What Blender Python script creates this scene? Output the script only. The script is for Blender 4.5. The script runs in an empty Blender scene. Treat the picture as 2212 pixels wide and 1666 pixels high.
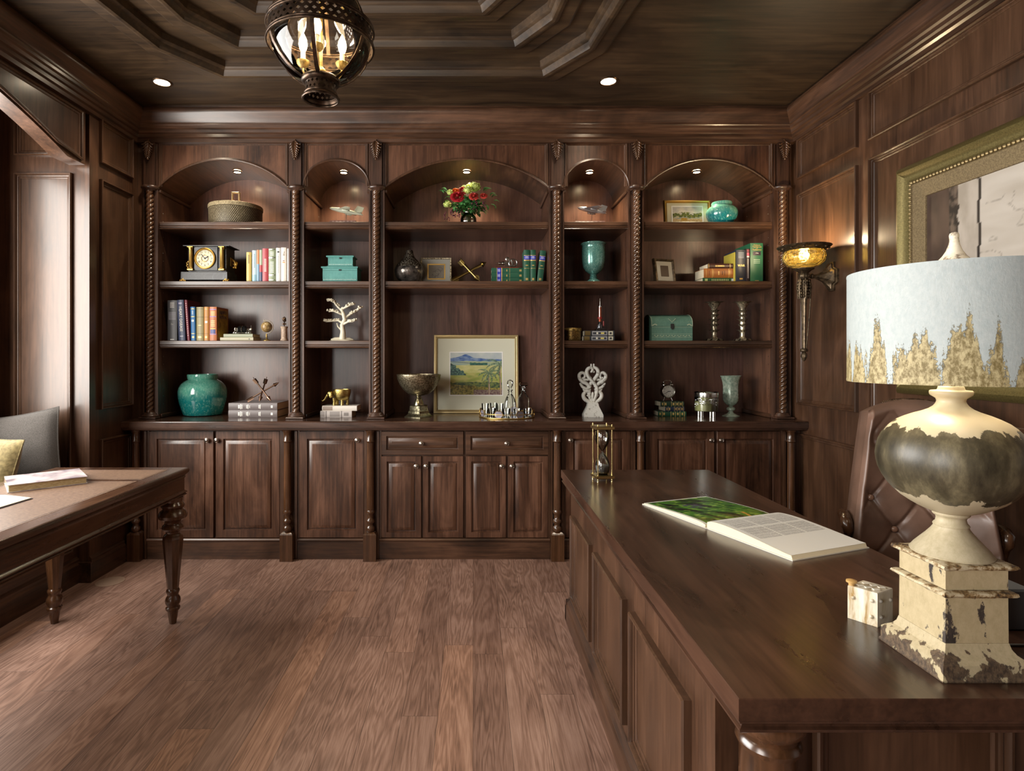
import bpy, bmesh, math, random
from mathutils import Vector, Matrix, Euler, noise
PI = math.pi; TAU = 2*PI
random.seed(7)
sc = bpy.context.scene
COL = sc.collection
F = 1250.0; CX = 1022.0; CY = 770.0; EYE = 1.35
def PX(px, Y): return (px-CX)*Y/F
def PZ(py, Y): return EYE-(py-CY)*Y/F

# ---------------------------------------------------------------- mesh builder
class MB:
    def __init__(s): s.v=[]; s.f=[]; s.m=[]
    def add(s, vs, fs, mi=0, M=None):
        b=len(s.v)
        for p in vs:
            p=Vector(p)
            s.v.append(tuple(M@p) if M is not None else tuple(p))
        for f in fs:
            s.f.append(tuple(b+i for i in f)); s.m.append(mi)
    def box(s,x0,x1,y0,y1,z0,z1,mi=0,M=None,bev=0):
        if bev>0:
            b=min(bev,(x1-x0)/2.01,(y1-y0)/2.01,(z1-z0)/2.01)
            L=lambda d,z:[(x0+d,y0+d,z),(x1-d,y0+d,z),(x1-d,y1-d,z),(x0+d,y1-d,z)]
            s.loft([L(b,z0),L(0,z0+b),L(0,z1-b),L(b,z1)],mi=mi,M=M); return
        v=[(x0,y0,z0),(x1,y0,z0),(x1,y1,z0),(x0,y1,z0),(x0,y0,z1),(x1,y0,z1),(x1,y1,z1),(x0,y1,z1)]
        s.add(v,[(3,2,1,0),(4,5,6,7),(0,1,5,4),(1,2,6,5),(2,3,7,6),(3,0,4,7)],mi,M)
    def loft(s,loops,mi=0,M=None,closed=True,cap0=True,cap1=True,ring=False):
        n=len(loops[0]); vs=[p for l in loops for p in l]; fs=[]
        K=len(loops)
        for k in range(K if ring else K-1):
            a=k*n; b=((k+1)%K)*n
            for i in range(n if closed else n-1):
                j=(i+1)%n
                fs.append((a+i,a+j,b+j,b+i))
        if not ring:
            if cap0: fs.append(tuple(reversed(range(n))))
            if cap1: fs.append(tuple((K-1)*n+i for i in range(n)))
        s.add(vs,fs,mi,M)
    def lathe(s,prof,c=(0,0,0),seg=24,mi=0,M=None,fn=None,cap0=True,cap1=True,sx=1,sy=1):
        loops=[]
        for r,z in prof:
            l=[]
            for i in range(seg):
                a=TAU*i/seg
                rr=max(r,1e-5)*(fn(a,z) if fn else 1)
                l.append((c[0]+rr*math.cos(a)*sx,c[1]+rr*math.sin(a)*sy,c[2]+z))
            loops.append(l)
        s.loft(loops,mi,M,True,cap0,cap1)
    def tube(s,pts,r,seg=8,mi=0,M=None,closed=False):
        pts=[Vector(p) for p in pts]; n=len(pts); loops=[]
        rs=r if isinstance(r,(list,tuple)) else [r]*n
        up=None
        for i,p in enumerate(pts):
            a=pts[(i-1)%n] if (i>0 or closed) else pts[i]
            b=pts[(i+1)%n] if (i<n-1 or closed) else pts[i]
            d=(b-a)
            if d.length<1e-9: d=Vector((0,0,1))
            d.normalize()
            if up is None:
                up=Vector((0,0,1)) if abs(d.z)<.9 else Vector((1,0,0))
            x=up.cross(d)
            if x.length<1e-6: x=Vector((1,0,0)).cross(d)
            x.normalize(); y=d.cross(x); up=y
            loops.append([tuple(p+x*rs[i]*math.cos(TAU*k/seg)+y*rs[i]*math.sin(TAU*k/seg)) for k in range(seg)])
        s.loft(loops,mi,M,True,True,True,ring=closed)
    def ell(s,c,r,mi=0,M=None,seg=12,rings=8,rot=None):
        R=Matrix.Translation(c)
        if rot is not None: R=R@rot
        R=R@Matrix.Diagonal((r[0],r[1],r[2],1))
        if M is not None: R=M@R
        prof=[(math.sin(PI*k/rings),-math.cos(PI*k/rings)) for k in range(rings+1)]
        s.lathe(prof,seg=seg,mi=mi,M=R)
    def prism(s,poly,a,b,axis='y',mi=0,M=None):
        def P(p,t):
            return {'y':(p[0],t,p[1]),'x':(t,p[0],p[1]),'z':(p[0],p[1],t)}[axis]
        s.loft([[P(p,a) for p in poly],[P(p,b) for p in poly]],mi,M)
    def frame(s,u0,u1,v0,v1,prof,O,U,V,N,cap=True,mi=0,start=False):
        """rectangular rings: prof = [(inset, height)] in the plane O + u U + v V, lifted along N"""
        O=Vector(O);U=Vector(U);V=Vector(V);N=Vector(N); loops=[]
        for d,h in prof:
            loops.append([tuple(O+U*a+V*b+N*h) for a,b in ((u0+d,v0+d),(u1-d,v0+d),(u1-d,v1-d),(u0+d,v1-d))])
        s.loft(loops,mi,None,True,start,cap)
    def obj(s,name,mats,parent=None,smooth=None,loc=None):
        me=bpy.data.meshes.new(name); me.from_pydata(s.v,[],s.f)
        if not isinstance(mats,(list,tuple)): mats=[mats]
        for m in mats: me.materials.append(m)
        if len(mats)>1: me.polygons.foreach_set('material_index',s.m)
        bm=bmesh.new(); bm.from_mesh(me); bmesh.ops.recalc_face_normals(bm,faces=bm.faces); bm.to_mesh(me); bm.free()
        if smooth:
            me.polygons.foreach_set('use_smooth',[True]*len(me.polygons))
            me.set_sharp_from_angle(angle=math.radians(smooth))
        me.update()
        o=bpy.data.objects.new(name,me); COL.objects.link(o)
        if parent is not None: o.parent=parent
        if loc is not None: o.location=loc
        return o
def Rz(a): return Matrix.Rotation(a,4,'Z')
def Rx(a): return Matrix.Rotation(a,4,'X')
def Ry(a): return Matrix.Rotation(a,4,'Y')
def T(x,y,z): return Matrix.Translation((x,y,z))
def thing(name,label,cat,loc=(0,0,0),rz=0,group=None):
    o=bpy.data.objects.new(name,None); COL.objects.link(o)
    o.empty_display_size=.05; o.location=loc; o.rotation_euler=(0,0,rz)
    return tag(o,label,cat,group)
def tag(o,label,cat,group=None):
    o['label']=label; o['category']=cat; o['kind']='thing'
    if group: o['group']=group
    return o
def struct(o): o['kind']='structure'; return o
def copy_tree(o,parent=None):
    c=o.copy(); COL.objects.link(c)
    if parent is not None: c.parent=parent
    for ch in o.children: copy_tree(ch,c)
    return c
def text_mesh(s,size,ext=.0003):
    cu=bpy.data.curves.new('t','FONT'); cu.body=s; cu.size=size; cu.extrude=ext; cu.align_x='CENTER'; cu.align_y='CENTER'; cu.resolution_u=2
    o=bpy.data.objects.new('t',cu); me=bpy.data.meshes.new_from_object(o)
    vs=[tuple(v.co) for v in me.vertices]; fs=[tuple(p.vertices) for p in me.polygons]
    bpy.data.objects.remove(o); bpy.data.curves.remove(cu); bpy.data.meshes.remove(me); return vs,fs
def text(parent,s,size,M,mat,name='title',ext=.0003,sx=1.0,mb=None):
    vs,fs=text_mesh(s,size,ext); own=mb is None
    if own: mb=MB()
    mb.add(vs,fs,0,M@Matrix.Diagonal((sx,1,1,1)))
    if own: return mb.obj(name,mat,parent)
# text orientations for a surface facing -Y
TF=Rx(PI/2)
TV=Matrix(((0,1,0,0),(0,0,-1,0),(-1,0,0,0),(0,0,0,1)))   # reads downwards

# ---------------------------------------------------------------- materials
def new(name):
    m=bpy.data.materials.new(name); m.use_nodes=True; nt=m.node_tree; nt.nodes.clear()
    out=nt.nodes.new('ShaderNodeOutputMaterial'); b=nt.nodes.new('ShaderNodeBsdfPrincipled')
    nt.links.new(b.outputs[0],out.inputs[0]); return m,nt,b
def S(c):
    c=c.lstrip('#'); r=[int(c[i:i+2],16)/255 for i in (0,2,4)]
    return tuple([x/12.92 if x<=.04045 else ((x+.055)/1.055)**2.4 for x in r]+[1])
def nd(nt,t,**k):
    n=nt.nodes.new(t)
    for a,v in k.items():
        if a.startswith('i_'):
            key=a[2:]; key=int(key) if key.isdigit() else key.replace('_',' ')
            n.inputs[key].default_value=v
        else: setattr(n,a,v)
    return n
def ramp(nt,stops):
    r=nt.nodes.new('ShaderNodeValToRGB'); e=r.color_ramp.elements
    while len(e)<len(stops): e.new(.5)
    for x,(p,c) in zip(e,stops): x.position=p; x.color=c
    return r
def coords(nt,scale,rot=(0,0,0),kind='Object'):
    tc=nt.nodes.new('ShaderNodeTexCoord'); mp=nt.nodes.new('ShaderNodeMapping')
    mp.inputs['Scale'].default_value=scale; mp.inputs['Rotation'].default_value=rot
    nt.links.new(tc.outputs[kind],mp.inputs[0]); return mp
def bump(nt,b,h,strength=.3,dist=.002):
    n=nd(nt,'ShaderNodeBump'); n.inputs['Strength'].default_value=strength; n.inputs['Distance'].default_value=dist
    nt.links.new(h,n.inputs['Height']); nt.links.new(n.outputs[0],b.inputs['Normal']); return n
def plain(name,col,rough=.5,metal=0,spec=.5,bs=None,bstr=.2,coat=0,var=None,vscale=8,**k):
    m,nt,b=new(name); b.inputs['Base Color'].default_value=S(col) if isinstance(col,str) else col
    b.inputs['Roughness'].default_value=rough; b.inputs['Metallic'].default_value=metal
    b.inputs['Specular IOR Level'].default_value=spec; b.inputs['Coat Weight'].default_value=coat
    b.inputs['Coat Roughness'].default_value=.12
    if var:
        mp=coords(nt,(1,1,1)); n=nd(nt,'ShaderNodeTexNoise',i_Scale=vscale,i_Detail=6,i_Roughness=.65); nt.links.new(mp.outputs[0],n.inputs[0])
        r=ramp(nt,[(.36,S(var)),(.62,S(col))]); nt.links.new(n.outputs[0],r.inputs[0]); nt.links.new(r.outputs[0],b.inputs['Base Color'])
    if bs:
        mp=coords(nt,(1,1,1)); n=nd(nt,'ShaderNodeTexNoise',i_Scale=bs,i_Detail=4); nt.links.new(mp.outputs[0],n.inputs[0])
        bump(nt,b,n.outputs[0],bstr)
    return m
def wood(name,dark,mid,light,axis='z',rough=.34,coat=.4,seed=0,fig=1.0,grain=70,con=1.0):
    """stained cherry: long grain along axis, blotchy figure, satin lacquer"""
    m,nt,b=new(name)
    lo=.9; hi=1.0
    sc_={'x':(.045,1,1),'y':(1,.045,1),'z':(1,1,.045)}[axis]
    mp=coords(nt,sc_); mp.inputs['Location'].default_value=(seed*3.1,seed*1.7,seed*2.3)
    n1=nd(nt,'ShaderNodeTexNoise',i_Scale=grain,i_Detail=6,i_Roughness=.6,i_Distortion=.4); nt.links.new(mp.outputs[0],n1.inputs[0])
    sb={'x':(.3,1,1),'y':(1,.3,1),'z':(1,1,.3)}[axis]
    mp2=coords(nt,sb); mp2.inputs['Location'].default_value=(seed*1.1,seed*.7,seed*1.3)
    n2=nd(nt,'ShaderNodeTexNoise',i_Scale=4.5,i_Detail=5,i_Roughness=.62,i_Distortion=1.2); nt.links.new(mp2.outputs[0],n2.inputs[0])
    r1=ramp(nt,[(.5-.16/con if con<1 else .5-.16/con,S(dark)),(.5,S(mid)),(.5+.20/con,S(light))]); 
    mx=nd(nt,'ShaderNodeMath',operation='MULTIPLY_ADD'); mx.inputs[1].default_value=.42; 
    nt.links.new(n1.outputs[0],mx.inputs[0])
    m2=nd(nt,'ShaderNodeMath',operation='MULTIPLY'); m2.inputs[1].default_value=.58*fig; nt.links.new(n2.outputs[0],m2.inputs[0])
    nt.links.new(m2.outputs[0],mx.inputs[2]); nt.links.new(mx.outputs[0],r1.inputs[0])
    nt.links.new(r1.outputs[0],b.inputs['Base Color'])
    rr=nd(nt,'ShaderNodeMapRange',i_To_Min=rough-.06,i_To_Max=rough+.1); nt.links.new(n2.outputs[0],rr.inputs[0]); nt.links.new(rr.outputs[0],b.inputs['Roughness'])
    b.inputs['Coat Weight'].default_value=coat; b.inputs['Coat Roughness'].default_value=.2
    bump(nt,b,n1.outputs[0],.07,.0006)
    return m
D,Mi,Li='#1f140d','#483021','#6e4d38'
WZ=wood('cherry_vertical',D,Mi,Li,'z',seed=1,con=.8)
WX=wood('cherry_across',D,Mi,Li,'x',seed=2)
WY=wood('cherry_lengthwise',D,Mi,Li,'y',seed=3)
WP=wood('cherry_panel','#26170f','#4f3324','#75503b','z',seed=4,fig=1.05)
WD=wood('cherry_doors','#1e110b','#4c3122','#7a5642','z',seed=5,fig=1.06,con=1.0)
WC=wood('ceiling_veneer','#181009','#362718','#54402b','x',seed=6,grain=50,rough=.46,coat=.06)
WT=wood('desk_top_cherry','#23140d','#412a1e','#5a3d2d','y',seed=8,rough=.27,coat=.35,fig=1.03)
WL=wood('turned_cherry','#28180f','#50341f','#74503a','z',seed=9,rough=.22,coat=.5)
WA=wood('apron_cherry','#2a1a11','#4b3122','#64452f','y',seed=10,rough=.25,coat=.4)
WPX=wood('pilaster_cherry',D,'#4a3226','#6c4e3d','z',seed=12)

WPW=wood('wall_panel_cherry','#22150e','#4a3222','#6d4d38','z',seed=31,con=.72)
def floor_mat():
    m,nt,b=new('oak_plank_floor')
    tc=nd(nt,'ShaderNodeTexCoord'); sp=nd(nt,'ShaderNodeSeparateXYZ'); nt.links.new(tc.outputs['Object'],sp.inputs[0])
    def mth(op,a,bb=None,c=None):
        n=nd(nt,'ShaderNodeMath',operation=op)
        for i,v in enumerate((a,bb,c)):
            if v is None: continue
            if isinstance(v,(int,float)): n.inputs[i].default_value=v
            else: nt.links.new(v,n.inputs[i])
        return n.outputs[0]
    W=.134; L=1.5
    xs=mth('DIVIDE',sp.outputs[0],W); ix=mth('FLOOR',xs); fx=mth('FRACT',xs)
    wn=nd(nt,'ShaderNodeTexWhiteNoise',noise_dimensions='1D'); nt.links.new(ix,wn.inputs['W'])
    yo=mth('MULTIPLY_ADD',wn.outputs[0],7.3,mth('DIVIDE',sp.outputs[1],L)); iy=mth('FLOOR',yo); fy=mth('FRACT',yo)
    cv=nd(nt,'ShaderNodeCombineXYZ'); nt.links.new(ix,cv.inputs[0]); nt.links.new(iy,cv.inputs[1])
    w2=nd(nt,'ShaderNodeTexWhiteNoise',noise_dimensions='2D'); nt.links.new(cv.outputs[0],w2.inputs[0])
    # grain per plank
    off=nd(nt,'ShaderNodeVectorMath',operation='MULTIPLY_ADD'); nt.links.new(w2.outputs['Color'],off.inputs[0]); off.inputs[1].default_value=(20,20,20); nt.links.new(tc.outputs['Object'],off.inputs[2])
    mp=nd(nt,'ShaderNodeMapping'); mp.inputs['Scale'].default_value=(1,.1,1); nt.links.new(off.outputs[0],mp.inputs[0])
    n1=nd(nt,'ShaderNodeTexNoise',i_Scale=9,i_Detail=3,i_Roughness=.5,i_Distortion=.6); nt.links.new(mp.outputs[0],n1.inputs[0])
    wv=mth('SINE',mth('MULTIPLY',n1.outputs[0],95.))
    wv=mth('MULTIPLY_ADD',wv,.5,.5)
    mp3=nd(nt,'ShaderNodeMapping'); mp3.inputs['Scale'].default_value=(1,.04,1); nt.links.new(off.outputs[0],mp3.inputs[0])
    n3=nd(nt,'ShaderNodeTexNoise',i_Scale=260,i_Detail=3,i_Roughness=.6); nt.links.new(mp3.outputs[0],n3.inputs[0])
    n4=nd(nt,'ShaderNodeTexNoise',i_Scale=3.2,i_Detail=3); nt.links.new(off.outputs[0],n4.inputs[0])
    g=mth('MULTIPLY_ADD',wv,.17,mth('MULTIPLY',n3.outputs[0],.50)); g=mth('MULTIPLY_ADD',n4.outputs[0],.42,g)
    r=ramp(nt,[(.26,S('#553f35')),(.52,S('#8c6d5e')),(.8,S('#b09080'))]); nt.links.new(g,r.inputs[0])
    tone=ramp(nt,[(0,(.78,.74,.72,1)),(.35,(.94,.92,.90,1)),(.75,(1.03,1.01,1.0,1)),(1,(1.16,1.06,.93,1))]); nt.links.new(w2.outputs['Value'],tone.inputs[0])
    mul=nd(nt,'ShaderNodeMix',data_type='RGBA',blend_type='MULTIPLY'); mul.inputs[0].default_value=1
    nt.links.new(r.outputs[0],mul.inputs[6]); nt.links.new(tone.outputs[0],mul.inputs[7])
    # knots
    vo=nd(nt,'ShaderNodeTexVoronoi',i_Scale=1.9); mk=nd(nt,'ShaderNodeMapping'); mk.inputs['Scale'].default_value=(1.6,.75,1); nt.links.new(off.outputs[0],mk.inputs[0]); nt.links.new(mk.outputs[0],vo.inputs[0])
    kn=nd(nt,'ShaderNodeMapRange',i_From_Min=.02,i_From_Max=.13,i_To_Min=.62,i_To_Max=1.); nt.links.new(vo.outputs['Distance'],kn.inputs[0])
    gx=mth('MINIMUM',fx,mth('SUBTRACT',1.,fx)); gy=mth('MINIMUM',fy,mth('SUBTRACT',1.,fy))
    gap=mth('MINIMUM',mth('MULTIPLY',gx,W),mth('MULTIPLY',gy,L))
    gm=nd(nt,'ShaderNodeMapRange',i_From_Min=.0004,i_From_Max=.0016,i_To_Min=.45,i_To_Max=1.); nt.links.new(gap,gm.inputs[0])
    k=mth('MULTIPLY',kn.outputs[0],gm.outputs[0])
    m2=nd(nt,'ShaderNodeMix',data_type='RGBA',blend_type='MULTIPLY'); m2.inputs[0].default_value=1
    nt.links.new(mul.outputs[2],m2.inputs[6]); cc=nd(nt,'ShaderNodeCombineColor')
    for i in range(3): nt.links.new(k,cc.inputs[i])
    nt.links.new(cc.outputs[0],m2.inputs[7]); nt.links.new(m2.outputs[2],b.inputs['Base Color'])
    b.inputs['Roughness'].default_value=.42; b.inputs['Specular IOR Level'].default_value=.45
    hh=mth('MULTIPLY_ADD',n3.outputs[0],.3,gm.outputs[0]); bump(nt,b,hh,.25,.002)
    return m
FLOOR=floor_mat()
def teal_glaze(name,z0,z1,light='#7fb8a6',deep='#0f6a6e',speck='#a8d4cc',sc1=60,seed=0):
    m,nt,b=new(name)
    mp=coords(nt,(1,1,.45)); mp.inputs['Location'].default_value=(seed,seed,0)
    n=nd(nt,'ShaderNodeTexNoise',i_Scale=sc1,i_Detail=6,i_Roughness=.75,i_Distortion=.5); nt.links.new(mp.outputs[0],n.inputs[0])
    n2=nd(nt,'ShaderNodeTexNoise',i_Scale=9,i_Detail=3); nt.links.new(mp.outputs[0],n2.inputs[0])
    tc=nd(nt,'ShaderNodeTexCoord'); sp=nd(nt,'ShaderNodeSeparateXYZ'); nt.links.new(tc.outputs['Object'],sp.inputs[0])
    mr=nd(nt,'ShaderNodeMapRange',i_From_Min=z0,i_From_Max=z1); nt.links.new(sp.outputs[2],mr.inputs[0])
    ad=nd(nt,'ShaderNodeMath',operation='MULTIPLY_ADD'); nt.links.new(n2.outputs[0],ad.inputs[0]); ad.inputs[1].default_value=.7; nt.links.new(mr.outputs[0],ad.inputs[2])
    r=ramp(nt,[(.36,S(speck)),(.45,S('#1c8580')),(.53,S(deep)),(.6,S('#1d8f8c')),(.68,S('#0d5358')),(.76,S('#3aa596'))]); nt.links.new(n.outputs[0],r.inputs[0])
    top=ramp(nt,[(.72,(0,0,0,1)),(1.15/1.4+.1,(1,1,1,1))]); nt.links.new(ad.outputs[0],top.inputs[0])
    mx=nd(nt,'ShaderNodeMix',data_type='RGBA'); nt.links.new(top.outputs[0],mx.inputs[0]); nt.links.new(r.outputs[0],mx.inputs[6])
    r2=ramp(nt,[(.35,S(light)),(.6,S('#4a9d8a')),(.75,S(light))]); nt.links.new(n.outputs[0],r2.inputs[0]); nt.links.new(r2.outputs[0],mx.inputs[7])
    nt.links.new(mx.outputs[2],b.inputs['Base Color'])
    b.inputs['Roughness'].default_value=.12; b.inputs['Coat Weight'].default_value=.6; bump(nt,b,n.outputs[0],.12,.002)
    return m
def speckle(name,stops,scale=90,rough=.3,metal=0,zs=1,bstr=.2,coat=0,dist=0,detail=5):
    m,nt,b=new(name); mp=coords(nt,(1,1,zs))
    n=nd(nt,'ShaderNodeTexNoise',i_Scale=scale,i_Detail=detail,i_Roughness=.65,i_Distortion=dist); nt.links.new(mp.outputs[0],n.inputs[0])
    r=ramp(nt,[(p,S(c)) for p,c in stops]); nt.links.new(n.outputs[0],r.inputs[0]); nt.links.new(r.outputs[0],b.inputs['Base Color'])
    b.inputs['Roughness'].default_value=rough; b.inputs['Metallic'].default_value=metal; b.inputs['Coat Weight'].default_value=coat
    bump(nt,b,n.outputs[0],bstr,.002); return m
def glass(name,col=(1,1,1,1),rough=0,ior=1.45,mixt=.0,tint=None):
    m,nt,b=new(name); b.inputs['Base Color'].default_value=col; b.inputs['Roughness'].default_value=rough
    b.inputs['Transmission Weight'].default_value=1; b.inputs['IOR'].default_value=ior
    return m
def thin_glass(name,col=(1,1,1,1),refl=.12,rough=.02):
    """window / bulb glass: mostly clear with a glossy skin"""
    m=bpy.data.materials.new(name); m.use_nodes=True; nt=m.node_tree; nt.nodes.clear()
    out=nd(nt,'ShaderNodeOutputMaterial'); t=nd(nt,'ShaderNodeBsdfTransparent'); t.inputs[0].default_value=col
    g=nd(nt,'ShaderNodeBsdfGlossy'); g.inputs['Roughness'].default_value=rough
    fr=nd(nt,'ShaderNodeFresnel'); fr.inputs[0].default_value=1.5
    ad=nd(nt,'ShaderNodeMath',operation='ADD'); ad.inputs[1].default_value=refl-.04; nt.links.new(fr.outputs[0],ad.inputs[0])
    mx=nd(nt,'ShaderNodeMixShader'); nt.links.new(ad.outputs[0],mx.inputs[0]); nt.links.new(t.outputs[0],mx.inputs[1]); nt.links.new(g.outputs[0],mx.inputs[2])
    nt.links.new(mx.outputs[0],out.inputs[0]); return m
def emit(name,col,strength):
    m=bpy.data.materials.new(name); m.use_nodes=True; nt=m.node_tree; nt.nodes.clear()
    out=nd(nt,'ShaderNodeOutputMaterial'); e=nd(nt,'ShaderNodeEmission'); e.inputs[0].default_value=S(col); e.inputs[1].default_value=strength
    nt.links.new(e.outputs[0],out.inputs[0]); return m
def leather(name,col,dark,rough=.34):
    m,nt,b=new(name); mp=coords(nt,(1,1,1)); n=nd(nt,'ShaderNodeTexNoise',i_Scale=7,i_Detail=5); nt.links.new(mp.outputs[0],n.inputs[0])
    r=ramp(nt,[(.35,S(dark)),(.65,S(col))]); nt.links.new(n.outputs[0],r.inputs[0]); nt.links.new(r.outputs[0],b.inputs['Base Color'])
    v=nd(nt,'ShaderNodeTexVoronoi',i_Scale=450); nt.links.new(mp.outputs[0],v.inputs[0]); bump(nt,b,v.outputs['Distance'],.1,.0008)
    b.inputs['Roughness'].default_value=rough; b.inputs['Coat Weight'].default_value=.15; b.inputs['Coat Roughness'].default_value=.3; return m
def peel(name,paint,paint2,under,under2,mode,z0=0,z1=1,scale=18,zs=.25,thr=.5,amp=1.0,rough=.55,bstr=.35):
    """old paint flaking off: the worn patches have their own ragged outline.
       mode: 'low' more wear towards z0, 'band' wear within z0..z1, 'spot' anywhere"""
    m,nt,b=new(name)
    tc=nd(nt,'ShaderNodeTexCoord'); sp=nd(nt,'ShaderNodeSeparateXYZ'); nt.links.new(tc.outputs['Object'],sp.inputs[0])
    mp=coords(nt,(1,1,zs)); n=nd(nt,'ShaderNodeTexNoise',i_Scale=scale,i_Detail=2,i_Roughness=.5); nt.links.new(mp.outputs[0],n.inputs[0])
    mp2=coords(nt,(1,1,.6)); n2=nd(nt,'ShaderNodeTexNoise',i_Scale=scale*6,i_Detail=6,i_Roughness=.7); nt.links.new(mp2.outputs[0],n2.inputs[0])
    mr=nd(nt,'ShaderNodeMapRange',i_From_Min=z0,i_From_Max=z1); nt.links.new(sp.outputs[2],mr.inputs[0])
    def mth(op,a,bb=None,c=None):
        q=nd(nt,'ShaderNodeMath',operation=op)
        for i,v in enumerate((a,bb,c)):
            if v is None: continue
            if isinstance(v,(int,float)): q.inputs[i].default_value=v
            else: nt.links.new(v,q.inputs[i])
        return q.outputs[0]
    s=mth('MULTIPLY_ADD',n2.outputs[0],.35,n.outputs[0])
    if mode=='low': s=mth('SUBTRACT',s,mth('MULTIPLY',mr.outputs[0],amp))
    elif mode=='band':
        mid=mth('ABSOLUTE',mth('SUBTRACT',mr.outputs[0],.5)); s=mth('SUBTRACT',s,mth('MULTIPLY',mid,amp))
    ms=nd(nt,'ShaderNodeMapRange',i_From_Min=thr,i_From_Max=thr+.03); nt.links.new(s,ms.inputs[0])
    n3=nd(nt,'ShaderNodeTexNoise',i_Scale=scale*3,i_Detail=8,i_Roughness=.75); nt.links.new(mp2.outputs[0],n3.inputs[0])
    ru=ramp(nt,[(.42,S(under)),(.58,S(under2))]); nt.links.new(n3.outputs[0],ru.inputs[0])
    rp=ramp(nt,[(.3,S(paint2)),(.6,S(paint))]); nt.links.new(n3.outputs[0],rp.inputs[0])
    mx=nd(nt,'ShaderNodeMix',data_type='RGBA'); nt.links.new(ms.outputs[0],mx.inputs[0]); nt.links.new(rp.outputs[0],mx.inputs[6]); nt.links.new(ru.outputs[0],mx.inputs[7])
    nt.links.new(mx.outputs[2],b.inputs['Base Color']); b.inputs['Roughness'].default_value=rough
    h=mth('MULTIPLY_ADD',n2.outputs[0],.35,mth('SUBTRACT',1.,ms.outputs[0])); bump(nt,b,h,bstr,.002)
    return m
GOLD=plain('gilt','#c7a45c',.35,1,bs=200,bstr=.15)
AGOLD=speckle('antique_gilt',[(.35,'#6b5a2e'),(.6,'#b59a5c')],60,.42,.8)
DGOLD=speckle('old_gold_leaf',[(.3,'#5e5430'),(.7,'#857748')],160,.42,.6)
BRASS=plain('polished_brass','#dcc78e',.24,1)
BRONZE=speckle('dark_bronze',[(.35,'#33261a'),(.65,'#6e5744')],50,.34,.85)
SILVER=plain('polished_silver','#cfcfca',.2,1)
ASILV=speckle('antique_silver',[(.4,'#4d4232'),(.6,'#d2c6aa')],120,.35,.8)
BLACK=plain('black_enamel','#17171a',.3,coat=.3)
PEWTER=plain('pewter_knob','#9d938a',.3,1)
CREAM=plain('page_edges','#e2d7bb',.8,bs=300,bstr=.3)
PAPER=plain('paper','#efeee6',.7)
GLASS=thin_glass('crystal',(.97,.98,.97,1),.07,.03)
CLEAR=thin_glass('clear_glass')
PUCK,CAN,CHAND,SCON,LAMP,BAYW,SIDEW,EXPO=14.,20.,10.,8.,2.5,125.,95.,.55
# ================================================================= ROOM
XL,XR,YF=-2.30,2.19,4.41      # left wall, right wall, back of the shelving
YU,YB=3.95,3.85               # upper face, base cabinet face
ZC=3.024; YN=-2.8             # ceiling, wall behind the camera
XW=-2.86                      # window wall inside the bay
YR=3.468                      # bay reveal
mb=MB(); mb.add([(-3.4,YN-.1,0),(2.4,YN-.1,0),(2.4,4.5,0),(-3.4,4.5,0),(-3.4,YN-.1,-.1),(2.4,YN-.1,-.1),(2.4,4.5,-.1),(-3.4,4.5,-.1)],
 [(0,1,2,3),(7,6,5,4),(0,4,5,1),(1,5,6,2),(2,6,7,3),(3,7,4,0)])
struct(mb.obj('floor',FLOOR))
# ceiling with an octagonal stepped tray
TC=(-.526,2.0)
hp=[(1.02,1.5),(1.25,1.17),(1.31,.7),(1.31,-.7),(1.25,-1.17),(1.02,-1.5)]
poly=[(TC[0]+x,TC[1]+y) for x,y in hp]+[(TC[0]-x,TC[1]+y) for x,y in reversed(hp)]
def offs(poly,d):
    """nested outline: sides move in by d, clipped corners shrink in proportion"""
    return [(TC[0]+(x-TC[0])*(1-d/1.31),TC[1]+(y-TC[1])*(1-d/1.5)) for x,y in poly]
def plate(outer,inner,z,up):
    bm=bmesh.new()
    for lp in ([outer,inner] if inner else [outer]):
        vs=[bm.verts.new((x,y,z)) for x,y in lp]
        for i in range(len(vs)): bm.edges.new((vs[i],vs[(i+1)%len(vs)]))
    bmesh.ops.triangle_fill(bm,use_beauty=True,use_dissolve=False,edges=bm.edges[:])
    bm.verts.index_update()
    v=[tuple(q.co) for q in bm.verts]; f=[tuple(q.index for q in g.verts) for g in bm.faces]; bm.free(); return v,f
mb=MB()
mb.add(*plate([(-3.4,YN-.1),(2.4,YN-.1),(2.4,4.5),(-3.4,4.5)],poly,ZC,0))
step=.046; RI=.235
for k in range(3):
    a=offs(poly,.135+RI*k); 
    if k<2: mb.add(*plate(a,offs(poly,RI*(k+1)),ZC+step*(k+1),0))
    else: mb.add(*plate(a,None,ZC+step*3,0))
mb.box(-3.4,2.4,YN-.1,4.5,ZC+.2,ZC+.3)
ceil=struct(mb.obj('ceiling',WC))
for k in range(3):
    z=ZC+step*k; pr=[(0,0),(0,-.010),(.012,-.018),(.072,-.022),(.078,-.030),(.092,-.034),(.106,-.030),(.112,-.012),(.118,.0),(.128,.006),(.133,.012),(.135,step)]
    mb=MB(); mb.loft([[(x,y,z+h) for x,y in offs(poly,RI*k+d)] for d,h in pr],cap0=False,cap1=False)
    struct(mb.obj('trim_%d'%(k+4),WC,smooth=25))
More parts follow.
